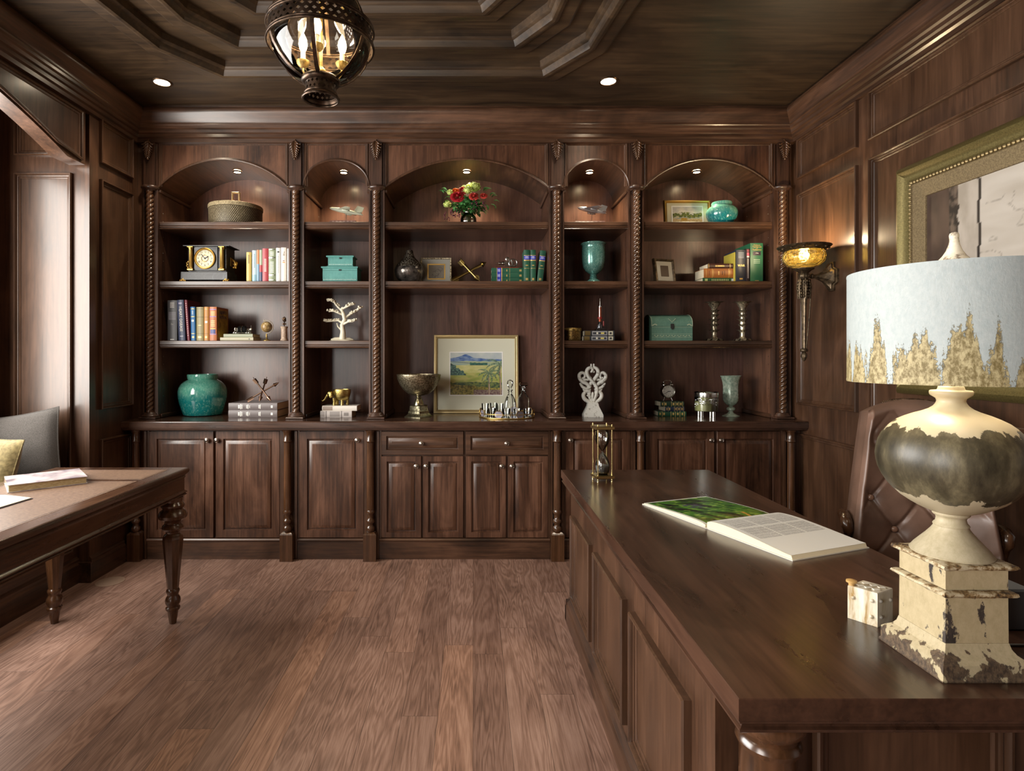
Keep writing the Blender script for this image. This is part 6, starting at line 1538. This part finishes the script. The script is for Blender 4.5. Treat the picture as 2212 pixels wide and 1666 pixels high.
mb.obj('hexagon_panel',plain('grey_shell','#8d8790',.25,.3),ty)
def decanter(lab,px,Y,squareq,top,stop):
    t=thing('decanter',lab,'decanter',(PX(px,Y),Y,CT+.008),0,'crystal decanters on the tray'); H_=PZ(top,Y)-CT-.008
    mb=MB()
    if squareq:
        fnq=lambda a,z:(1/max(abs(math.cos(a)),abs(math.sin(a))))**.75*(1-.02*abs(math.cos(a*8))) if z<H_*.55 else 1
        pr=[(.040,0),(.042,.006),(.042,H_*.48),(.038,H_*.54),(.020,H_*.66),(.014,H_*.70),(.020,H_*.735),(.013,H_*.76),(.012,H_*.82),(.019,H_*.85),(.019,H_*.865),(.010,H_*.87)]
    else:
        fnq=lambda a,z:1-.05*abs(math.cos(a*7)) if z<H_*.6 else 1
        pr=[(.042,0),(.044,.006),(.045,H_*.2),(.042,H_*.32),(.034,H_*.45),(.020,H_*.56),(.013,H_*.60),(.015,H_*.64),(.012,H_*.66),(.020,H_*.715),(.018,H_*.72),(.010,H_*.72)]
    mb.lathe(pr,seg=56,fn=fnq); mb.obj('decanter_body',GLASS,t,20)
    mb=MB()
    if squareq: 
        mb.box(-.030,.030,-.018,.018,H_*.90,H_,bev=.006); mb.lathe([(.008,H_*.82),(.009,H_*.90)],seg=16)
    else: mb.lathe([(.007,H_*.70),(.008,H_*.76),(.018,H_*.82),(.023,H_*.90),(.019,H_*.97),(.006,H_)],seg=14)
    mb.obj('stopper',GLASS,t,15)
decanter('round cut-crystal decanter with a ball stopper, left of the two on the tray',1102,4.12,False,820.5,0)
decanter('square cut-crystal decanter with a flat oblong stopper, right of the two on the tray',1131,4.12,True,827,0)
gi=0
gsrc=None
for i,(px,Y,lab) in enumerate(((1048,4.10,'cut-crystal tumbler at the far left of the tray'),(1062,4.02,'cut-crystal tumbler in front at the left of the tray'),(1066,4.14,'cut-crystal tumbler behind at the left of the tray'),(1080,4.08,'cut-crystal tumbler just left of the round decanter'),(1094,4.0,'cut-crystal tumbler in front of the round decanter'),(1118,3.99,'cut-crystal tumbler in front between the two decanters'),(1139,4.02,'cut-crystal tumbler in front of the square decanter'))):
    h__=.083 if i in (0,2,3) else .055
    mb=MB(); r0=.019 if h__>.06 else .020
    pr=[(r0,0),(r0+.001,.004),(r0+.004,h__*.5),(r0+.007,h__),(r0+.0055,h__),(r0+.0025,h__*.5),(r0-.002,.012),(0,.011)]
    mb.lathe(pr,seg=36,fn=lambda a,z:1-.05*abs(math.cos(a*8)) if z<.04 else 1,cap1=False); o=mb.obj('tumbler',GLASS,None,25); o.location=(PX(px,Y),Y,CT+.0082); tag(o,lab,'glass','crystal tumblers on the tray')
# --- bay 4
k8=4.1/F/3.95; Zg=lambda y:(1296-y)*k8*1.0
gb=thing('goblet_vase','tall teal mercury-glass goblet vase alone on the second shelf of the narrow right bay','vase',(PX(1282,4.1),4.1,S2))
TM=speckle('mercury_teal',[(.36,'#3c766f'),(.5,'#5b928a'),(.66,'#88b0a4')],170,.2,.35,1,.1,.6)
mb=MB(); mb.lathe([(r*k8,Zg(y)) for r,y in [(20,1218),(40,1214),(70,1190),(88,1160),(96,1120),(99,1060),(99,1000),(97,975),(106,966),(108,957),(103,953),(95,958),(92,1000),(88,1120),(60,1185),(20,1205)]],seg=52); mb.obj('cup',TM,gb,60)
mb=MB(); mb.lathe([(r*k8,Zg(y)) for r,y in [(66,1296),(67,1290),(58,1278),(40,1262),(30,1250),(36,1244),(30,1236),(26,1228),(34,1222),(28,1216)]],seg=40); mb.obj('foot',TM,gb,60)
# round bronze box, dark books, model
o=MB(); o.lathe([(.060,0),(.062,.004),(.062,.070)],seg=48); rb=thing('trinket_box','round embossed bronze lidded box at the left of the third shelf, narrow right bay','box',(PX(1236,4.09),4.09,S3)); o.obj('box_body',speckle('embossed_bronze',[(.38,'#2c2114'),(.5,'#6f5630'),(.65,'#b0904f')],75,.35,.8,1,.8,dist=2),rb,40)
o=MB(); o.lathe([(.065,.070),(.066,.073),(.066,.085),(.063,.090),(.0,.093)],seg=48); o.obj('lid',AGOLD,rb,40)
dm=[(.02,.20,.85,'#5c4a26'),(.26,.76,.8,'#9a9a9c'),(.285,.735,.55,'#33363c'),(.40,.46,.4,'#d9d4c0'),(.55,.66,.35,'#cfc06a'),(.80,.95,.8,'#b9b5a0'),(.84,.91,.45,'#33363c')]
book('lower of two black tooled-leather books beside the round bronze box',1260,1327.5,0,0,'#26292e',Y=4.02,depth=.15,lie=(S3,S3+.0335),marks=dm,group='black books under the rocket model')
book('upper of two black tooled-leather books, under the small red-banded tower model',1262,1327,0,0,'#2b2e33',Y=4.02,depth=.15,lie=(S3+.0338,S3+.0705),marks=dm,group='black books under the rocket model')
k9=4.1/F/9.217; m=thing('tower_model','small model tower with copper tube, red collar and spire on two black books','model',(PX(1296,4.1),4.1,S3+.071)); Zm=lambda y:max(0,(838-y)*k9)
mb=MB(); mb.box(-.034,.034,-.03,.03,.004,.010,bev=.001); mb.box(-.026,.026,-.022,.022,.010,.018)
for x in (-.03,.03):
    for y in (-.026,.026): mb.ell((x,y,.0035),(.004,.004,.0035),seg=8,rings=6)
for i in range(14):
    a=i*2.4; mb.tube([(.020*math.cos(a),.016*math.sin(a),.016),(.014*math.cos(a+.6),.012*math.sin(a+.6),.030+.0016*i)],.003,6)
mb.lathe([(.016,.018),(.018,.03),(.013,.045),(.013,.06),(.010,.066)],seg=16); mb.obj('machinery_base',plain('gunmetal_bright','#6b6c70',.25,.95),m,50)
mb=MB(); mb.lathe([(.010,Zm(690)),(.010,Zm(350))],seg=20); mb.obj('copper_tube',plain('copper_red','#a4512f',.3,.5),m,50)
mb=MB(); mb.lathe([(.012,Zm(600)),(.0165,Zm(598)),(.0165,Zm(562)),(.012,Zm(560))],seg=20); mb.lathe([(.004,Zm(740)),(.004,Zm(640))],(.026,0,0),seg=8); mb.obj('red_collar',plain('red_enamel','#9c1f1c',.3),m,50)
mb=MB(); mb.lathe([(.0115,Zm(362)),(.0118,Zm(345)),(.003,Zm(340)),(.0022,Zm(250)),(.001,Zm(185))],seg=14)
for a in (0,2.1,4.2): mb.tube([(.011*math.cos(a),.011*math.sin(a),Zm(560)),(.011*math.cos(a),.011*math.sin(a),Zm(350))],.0012,5)
mb.obj('spire',SILVER,m,50)
# scroll finial ornament
sc_=thing('scroll_ornament','white carved wooden scroll ornament on a square foot, standing on the counter','ornament',(PX(1280,4.06),4.06,CT)); ks=4.06/F/3.622
WW=peel('whitewashed_wood','#d9d8d0','#c2c2ba','#8f8a80','#a8a49a','spot',scale=60,zs=1,thr=.80,rough=.7,bstr=.5)
SX=lambda x:(x-362)*ks; SZ_=lambda y:(1090-y)*ks
mb=MB(); L=[]
for hw_,dp,y in ((86,50,1090),(86,50,1072),(70,44,1040),(50,36,1005),(46,32,985),(40,28,975)): L.append([(-hw_*ks*.87,-dp*ks*.9,max(0,SZ_(y))),(hw_*ks*.87,-dp*ks*.9,max(0,SZ_(y))),(hw_*ks*.87,dp*ks*.9,max(0,SZ_(y))),(-hw_*ks*.87,dp*ks*.9,max(0,SZ_(y)))])
mb.loft(L); mb.obj('square_foot',WW,sc_,20)
mb=MB()
paths=[([(362,985),(330,970),(300,950),(290,920),(305,895),(330,890),(340,905),(330,925),(318,918)],[14,15,16,16,14,12,10,9,8]),
 ([(362,985),(395,900),(390,850),(350,800),(318,755),(322,720),(345,705),(362,715),(356,735),(345,738)],[14,13,14,15,16,15,13,11,9,7]),
 ([(345,705),(352,690),(350,675)],[10,8,7]),
 ([(345,860),(315,830),(285,815),(262,790),(258,762),(275,745),(297,750),(303,770),(292,788),(280,782)],[12,15,16,15,14,13,11,10,9,8]),
 ([(345,880),(320,870),(290,860),(272,840),(262,825)],[11,13,13,10,6]),([(345,890),(322,888),(300,885),(288,872)],[9,11,9,6]),([(330,800),(300,800),(280,812)],[9,10,6])]
for s_ in (1,-1):
    for pts,rr in paths: 
        P=[Vector((s_*SX(x),-.002*(s_),SZ_(y))) for x,y in pts]
        # smooth
        Q_=[];R_=[]
        for i in range(len(P)-1):
            p0,p1,p2,p3=P[max(0,i-1)],P[i],P[i+1],P[min(len(P)-1,i+2)]
            for q in range(4):
                t_=q/4; Q_.append(.5*((2*p1)+(p2-p0)*t_+(2*p0-5*p1+4*p2-p3)*t_**2+(3*p1-p0-3*p2+p3)*t_**3)); R_.append((rr[i]+(rr[i+1]-rr[i])*t_)*ks)
        Q_.append(P[-1]); R_.append(rr[-1]*ks); mb.tube(Q_,R_,8)
mb.tube([(0,0,SZ_(985)),(0,0,SZ_(905))],[.014,.007],8); mb.ell((0,-.006,SZ_(920)),(.010,.010,.024)); mb.ell((0,0,SZ_(968)),(.02,.014,.012))
mb.obj('carved_scroll',WW,sc_,80)
# --- bay 5 top
def dunes(u,v):
    c=mixc(S('#b9b5b0'),S('#d3cbbb'),.5+fbm(u,v,5,1))
    if v<.42+.03*nz(u,0,5,2): c=mixc(S('#93a0a8'),S('#c5b892'),.5+fbm(u,v,8,3))
    for x,y,r in ((.07,.5,.13),(.28,.42,.1),(.42,.5,.17),(.56,.42,.12),(.80,.45,.13),(.92,.5,.12),(.70,.36,.08)):
        if math.hypot(u-x,(v-y)*1.1)<r*(1+.8*fbm(u,v,12,4)): c=mixc(S('#33482a'),S('#8c8f48'),.5+1.3*fbm(u,v,20,5))
    if v<.24+.06*nz(u,0,6,8): c=mixc(S('#b08c56'),S('#d8c294'),.5+1.2*fbm(u,v*2,12,6))
    if abs(u-.38)<.1 and v<.3 and v>.14: c=mixc(S('#9c7a3a'),S('#c9a23e'),.5+fbm(u,v,30,7))
    return c[:3]
picture_frame('small gilt framed landscape with trees and dunes on the top right shelf',1435.6,1536.6,426,488,S1,4.17,.021,GOLD,[(0,0),(.003,.008),(.010,.009),(.016,.003),(.018,.006)],0,dunes,(.213,.118,0,-.004),lean_=.10,mat_col='#cfc7a6')
k10=4.13/F/3.95
TG2=teal_glaze('crackle_teal_glaze',.0,.19,light='#8fc2ae',deep='#1d6f7c',speck='#7ec6c6',sc1=75,seed=5)
mb=MB(); mb.lathe([(r*k10,(815-y)*k10) for r,y in [(70,815),(85,805),(110,770),(124,735),(127,705),(120,680),(105,662),(88,650),(82,642),(84,630),(80,618),(70,616),(68,640)]],seg=52); o=mb.obj('round_vase',TG2,None,60); o.location=(PX(1559,4.10),4.10,S1); tag(o,'small round turquoise crackle vase beside the gilt framed landscape on the top right shelf','vase')
# --- bay 5 shelf 2
t,_,_=picture_frame('small bronze photo frame with a blank brown mount standing on the second right shelf',1413,1464,557,612,S2,4.10,.020,speckle('bronze_frame',[(.35,'#2f271d'),(.65,'#7a6850')],60,.35,.7),[(0,0),(.004,.008),(.012,.009),(.017,.003)],0,lambda u,v:S('#4f4035')[:3],(.066,.080,0,0),lean_=.16,rz=.30,mat_col='#b9b4a6',double=False)
GR='flat books on the second shelf of the right bay'
book('flat green book, bottom of the stack beside the upright green volume',1518,1591,0,0,'#1f5233',Y=4.03,depth=.17,lie=(S2,S2+.029),marks=[(.06,.14,.6,'#b9c47a')]+lines(10,.26,.78,.45,'#c2c98c')+[(.84,.91,.6,'#cfd8dc')],group=GR)
book('thick orange leather book with gilt tooling, middle of the flat stack',1520.5,1590,0,0,'#a5622a',Y=4.03,depth=.17,lie=(S2+.0293,S2+.0945),marks=[(.06,.07,.85,GILT),(.25,.265,1,GILT),(.29,.30,.8,GILT),(.76,.775,1,GILT),(.80,.81,.8,GILT),(.93,.94,.85,GILT),(.44,.47,.4,GILT),(.55,.58,.4,'#6b3a14'),(.63,.65,.5,'#6b3a14'),(.15,.17,.5,'#6b3a14')],group=GR)
book('dark brown book with gilt lettering, top of the flat stack',1529,1586.5,0,0,'#43241a',Y=4.03,depth=.16,lie=(S2+.0948,S2+.129),marks=[(.02,.04,1,GILT),(.82,.84,1,GILT)]+lines(9,.28,.62,.3,GILT),group=GR)
GV='upright books on the second shelf of the right bay'
book('yellow-covered book half hidden behind the flat stack',1586.4,1589.6,545,S2,'#c7b54a',Y=4.012,depth=.17,group=GV)
book('charcoal-navy upright book titled WAR',1590.4,1610.6,540,S2,'#2b3240',Y=4.0,depth=.18,title=[('WAR',.021,.50,'h',GILT,1)],marks=lines(5,.74,.94,.6,'#8c96a4')+[(.06,.11,.35,GILT)],group=GV)
book('thin black and pink paperback between the WAR book and the thick green volume',1611.2,1620,537.4,S2,'#26191d',Y=4.0,depth=.17,marks=[(.78,.88,.6,'#c0506a'),(.73,.78,.6,'#e0d0d4'),(.90,.97,.6,'#8a3a48')]+lines(26,.10,.70,.25,'#d8d0cc'),group=GV)
book('thick tall green volume at the right end of the second right shelf',1620.8,1648,525.4,S2,'#2a6a48',Y=4.0,depth=.235,title=[('Nelson',.016,.945,'h',GILT,1),('Textbook',.016,.90,'h',GILT,1),('of',.013,.865,'h',GILT,1),('Pediatrics',.016,.825,'h',GILT,1),('17th',.012,.735,'h',WHT,1)],marks=[(.68,.78,.62,'#2c1430')]+lines(3,.47,.60,.5,'#8fae94')+[(.015,.03,.3,GILT)],group=GV)
# --- bay 5 shelf 3 : chest
Yh=4.0; kc=Yh/F/3.622; x0,x1=PX(1407.8,Yh),PX(1496,Yh); xc=(x0+x1)/2; w_=(x1-x0)/2; hb=(492-380)*kc; dp=.205
chs=thing('domed_chest','green painted domed chest with a carved border and black clasp on the third right shelf','chest',(xc,Yh,S3))
GC=peel('green_wash','#5f8272','#4b6f60','#39594b','#7c9478','spot',scale=12,zs=8,thr=.90,rough=.5)
mb=MB(); mb.box(-w_,w_,0,dp,.0,hb); mb.obj('box_body',GC,chs)
mb=MB(); prf=[(0,hb+.001)]+[(dp/2-dp/2*math.cos(PI*i/16),hb+.022+ (93-22/kc*0)*kc*math.sin(PI*i/16)*.78) for i in range(17)]+[(dp,hb+.001)]
mb.prism(prf,-w_,w_,'x'); mb.obj('domed_lid',GC,chs,30)
mb=MB(); pm=plain('silver_stencil','#a9b397',.5)
for i in range(13):
    x=-w_+.012+(2*w_-.024)*(i+.5)/13; mb.tube([(x-.008,-.0008,.030+.004*(-1)**i),(x,-.0008,.036),(x+.008,-.0008,.030-.004*(-1)**i)],.0014,5); mb.ell((x,-.0004,.036),(.003,.001,.003),seg=6,rings=4)
for z in (.024,.046,hb-.006): mb.box(-w_,w_,-.0006,.0,z,z+.0012)
for s_ in (-1,1):
    for i in range(8):
        a=i/8; mb.ell((s_*(w_-.008-.030*a),-.0003+.0,hb+.006+.004*i*(1-a)),(.004,.0012,.004),seg=6,rings=4)
for i in range(9):
    x=-.024+.006*i; zz=hb+.040-.022*(1-abs(x)/.024); yv=dp/2-math.sqrt(max(0,1-((zz-hb-.022)/(93*kc*.78))**2))*dp/2 if zz>hb+.022 else 0; mb.ell((x,yv-.0002,zz+.012),(.003,.0014,.003),seg=6,rings=4)
mb.obj('stencilled_border',pm,chs,50)
mb=MB(); mb.box(-.011,.011,-.005,0,hb-.012,hb+.018,bev=.002); mb.lathe([(.008,0),(.008,.003)],seg=14,M=T(0,-.004,hb-.014)@Rx(PI/2)); mb.obj('clasp',BLACK,chs)
mb=MB(); prf2=[(y,z) for y,z in prf]; 
mb.tube([(-w_,y,z) for y,z in prf2],.0018,5); mb.tube([(w_,y,z) for y,z in prf2],.0018,5); mb.obj('lid_edge',pm,chs,50)
# candlesticks
def candlestick(lab,px,ph,mat):
    Y=4.1; k=Y/F; t=thing('candlestick',lab,'candlestick',(PX(px,Y),Y,S3),ph,'leafy metal candlesticks')
    H_=ph_h*k
    mb=MB(); mb.lathe([(.048,0),(.044,.006),(.026,.020),(.016,.034),(.016,.06),(.020,H_*.45),(.017,H_*.6),(.016,H_*.75),(.020,H_*.84),(.034,H_*.93),(.040,H_*.955),(.030,H_*.95),(.012,H_*.90)],seg=30,fn=lambda a,z:1+.10*math.sin(a*5+z*60)); mb.obj('stem',mat,t,60)
    mb=MB(); random.seed(int(px))
    for ring,zz,r,l,up_ in ((8,.012,.020,.036,-.25),(7,.05,.014,.030,1.0),(6,.085,.014,.032,1.2),(6,.12,.016,.032,1.3),(6,.155,.015,.030,1.3),(7,.19,.015,.028,1.0)):
        for i in range(ring):
            a=TAU*i/ring+zz*17; leafshape(mb,(r*math.cos(a),r*math.sin(a),zz),(math.cos(a)*.85,math.sin(a)*.85,up_),l*1.45,.017)
    mb.lathe([(.020,.004),(.017,.03),(.0175,.12),(.018,H_*.80)],seg=20)
    mb.obj('leaf_sheath',mat,t,60)
    mb=MB()
    for i in range(9):
        a=TAU*i/9; leafshape(mb,(.022*math.cos(a),.022*math.sin(a),H_*.88),(math.cos(a),math.sin(a),.85),.060,.024)
    mb.obj('leaf_cup',mat,t,60)
ph_h=84
candlestick('antique gold leafy candlestick, left of the pair on the third right shelf',1543,.3,ASILV)
candlestick('brighter silvery leafy candlestick, right of the pair on the third right shelf',1604,1.1,speckle('bright_silver',[(.35,'#84785f'),(.6,'#dcd2b8')],90,.3,.8))
# --- bay 5 counter
G5='small dark leather books stacked under the alarm clock'
om=[(.05,.09,.5,GILT)]+[(a_,a_+.015,1,'#caa968') for a_ in (.14,.45,.61,.77,.93)]+[(a_,a_+.06,.5,GILT) for a_ in (.18,.51,.67,.83)]
for k,(a,b,col,lab,rz_) in enumerate(((1421.7,1481.7,'#1f4a34','bottom dark green book of the stack under the alarm clock',-.03),(1437,1479,'#1e2c40','middle dark blue book of the stack under the alarm clock',.05),(1427,1477.5,'#1f3a2c','top green-black book of the stack under the alarm clock',.02))):
    book(lab,a,b,0,0,col,Y=4.09-.004*k,depth=.14,lie=(CT+.0352*k,CT+.035+.0352*k),marks=om,rz=rz_,group=G5)
al=thing('alarm_clock','silver twin-bell alarm clock with a pale dial, on the stack of small dark books','clock',(PX(1443.5,4.13),4.13,CT+.106)); ka=4.13/F; R_=14.4*ka
zc_=.020+R_*1.02
mb=MB(); mb.lathe([(R_*.96,-.0),(R_*1.02,.002),(R_*1.02,.034),(R_*.9,.040),(0,.040)],seg=40,M=T(0,0,zc_)@Rx(-PI/2),cap0=False); mb.obj('case',SILVER,al,50)
clock_face(al,0,.001,zc_,R_,SILVER,plain('pale_dial','#c9c7bd',.4),h1=-2.2,h2=1.5)
mb=MB()
for s_ in (-1,1):
    mb.lathe([(0,.016),(.010,.014),(.016,.006),(.017,0),(.014,0)],seg=20,M=T(s_*.026,.018,zc_+R_*.98)@Ry(s_*.45)); mb.tube([(s_*.020,.018,zc_+R_*.8),(s_*.027,.018,zc_+R_*1.02)],.002,6)
mb.obj('bell',SILVER,al,60)
mb=MB(); mb.tube([(-.030,.018,zc_+R_*1.22),(-.027,.018,zc_+R_*1.52),(-.016,.018,zc_+R_*1.64),(.016,.018,zc_+R_*1.64),(.027,.018,zc_+R_*1.52),(.030,.018,zc_+R_*1.22)],.0028,8); mb.obj('handle',SILVER,al,60)
for s_ in (-1,1):
    mb=MB(); mb.tube([(s_*.022,.01,zc_-R_*.9),(s_*.032,.006,.003)],[.003,.004],8); mb.ell((s_*.032,.006,.0038),(.005,.005,.0037),seg=10,rings=6); mb.obj('foot',SILVER,al,60)
# candle jar
cj=thing('candle_jar','glass candle jar with silver rim band and filigree, standing on four silver feet','candle',(PX(1525.5,4.08),4.08,CT)); kj=4.08/F; rj=24.3*kj
zj0=.040; zj1=zj0+41*kj
mb=MB(); mb.lathe([(rj-.003,zj0+.003),(rj-.003,zj1-.035)],seg=48); mb.obj('wax',plain('green_wax','#a9ac74',.4),cj,50)
mb=MB(); mb.lathe([(rj*.97,zj0),(rj*.985,zj0+.004),(rj,zj1),(rj-.002,zj1),(rj*.975-.002,zj0+.005)],seg=48,cap1=False); mb.obj('glass_jar',thin_glass('jar_glass',(1,1,.97,1),.14),cj,50)
mb=MB(); mb.lathe([(rj+.0012,zj1-.034),(rj+.0015,zj1-.032),(rj+.0015,zj1-.006),(rj+.0012,zj1-.004)],seg=48,cap0=False,cap1=False)
random.seed(31)
for i in range(70):
    a=-PI+PI*random.random(); zz=zj0+.03+ (zj1-zj0-.07)*random.random()**.6; rr=.004+random.random()*.004
    mb.tube([((rj+.001)*math.cos(a+rr/rj*math.cos(q)),(rj+.001)*math.sin(a+rr/rj*math.cos(q)),zz+rr*math.sin(q)) for q in [TAU*w/8 for w in range(8)]],.0009,4,closed=True)
mb.obj('silver_filigree',SILVER,cj,50)
for k in range(4):
    a=PI/4+PI/2*k-.15; mb=MB(); mb.lathe([(.0125,.0004),(.0125,zj0)],(rj*.72*math.cos(a),rj*.72*math.sin(a),0),seg=16); mb.obj('foot',SILVER,cj,50)
# hurricane vase
hv=thing('footed_vase','tall pale green footed vase with a flared rim, right end of the counter','vase',(PX(1579,4.12),4.12,CT)); kv=4.12/F/8.508
Zv=lambda y:max(0,(1092-y)*kv)
PGV=speckle('opal_green_glass',[(.38,'#8fa592'),(.55,'#b6c6b2'),(.68,'#d0d8c4')],60,.15,.1,1,.05,.7)
nt=PGV.node_tree; b_=[n for n in nt.nodes if n.type=='BSDF_PRINCIPLED'][0]; b_.inputs['Transmission Weight'].default_value=.35
fnv=lambda a,z:1-.06*abs(math.sin(a*3)) 
mb=MB(); mb.lathe([(r*kv,Zv(y)) for r,y in [(30,908),(70,890),(120,850),(145,800),(150,740),(146,640),(146,540),(155,470),(175,400),(196,352),(190,352),(168,400),(148,470),(138,540),(138,640),(140,740),(110,850),(30,895)]],seg=60,fn=fnv); mb.obj('cup',PGV,hv,60)
mb=MB(); mb.ell((0,0,Zv(960)),(80*kv,80*kv,46*kv),seg=28,rings=16); mb.lathe([(r*kv,Zv(y)) for r,y in [(155,1092),(158,1086),(120,1070),(70,1045),(45,1020),(40,1000)]],seg=48); mb.lathe([(40*kv,Zv(915)),(36*kv,Zv(905))],seg=20); mb.obj('foot',PGV,hv,60)
# ================================================================= LIGHT
w=bpy.data.worlds.new('daylight'); sc.world=w; w.use_nodes=True; nt=w.node_tree; nt.nodes.clear()
out=nt.nodes.new('ShaderNodeOutputWorld'); bg=nt.nodes.new('ShaderNodeBackground'); bg.inputs[0].default_value=(.75,.87,1,1); bg.inputs[1].default_value=3.0; nt.links.new(bg.outputs[0],out.inputs[0])
def area(name,loc,rot,sx,sy,e,col,spread=180):
    l=bpy.data.lights.new(name,'AREA'); l.shape='RECTANGLE'; l.size=sx; l.size_y=sy; l.energy=e; l.color=col; l.spread=math.radians(spread)
    o=bpy.data.objects.new(name,l); COL.objects.link(o); o.location=loc; o.rotation_euler=rot; return o
# daylight through the bay window, plus light from the added unseen side window
area('bay_window_daylight',(XW+.08,1.935,1.75),(0,-PI/2,0),1.5,2.5,BAYW,(1,.95,.88))
area('added_window_light',(XL+.02,-1.4,1.55),(0,-PI/2,0),2.0,1.7,SIDEW,(1,.95,.89))
cam=bpy.data.cameras.new('camera'); co=bpy.data.objects.new('camera',cam); COL.objects.link(co)
co.location=(0,0,EYE); co.rotation_euler=(PI/2,0,0); cam.sensor_width=36; cam.sensor_fit='HORIZONTAL'; cam.lens=F/2212*36
cam.shift_x=(1106-CX)/2212; cam.shift_y=(CY-833)/2212; cam.clip_start=.05
sc.camera=co
sc.view_settings.view_transform='Standard'; sc.view_settings.look='None'; sc.view_settings.gamma=1; sc.view_settings.use_curve_mapping=False
sc.view_settings.exposure=EXPO
cy=sc.cycles; cy.use_denoising=True; cy.max_bounces=8; cy.diffuse_bounces=4; cy.glossy_bounces=4; cy.transmission_bounces=8; cy.transparent_max_bounces=10
cy.caustics_reflective=False; cy.caustics_refractive=False; cy.sample_clamp_indirect=6; cy.sample_clamp_direct=0
try: cy.use_light_tree=True
except: pass
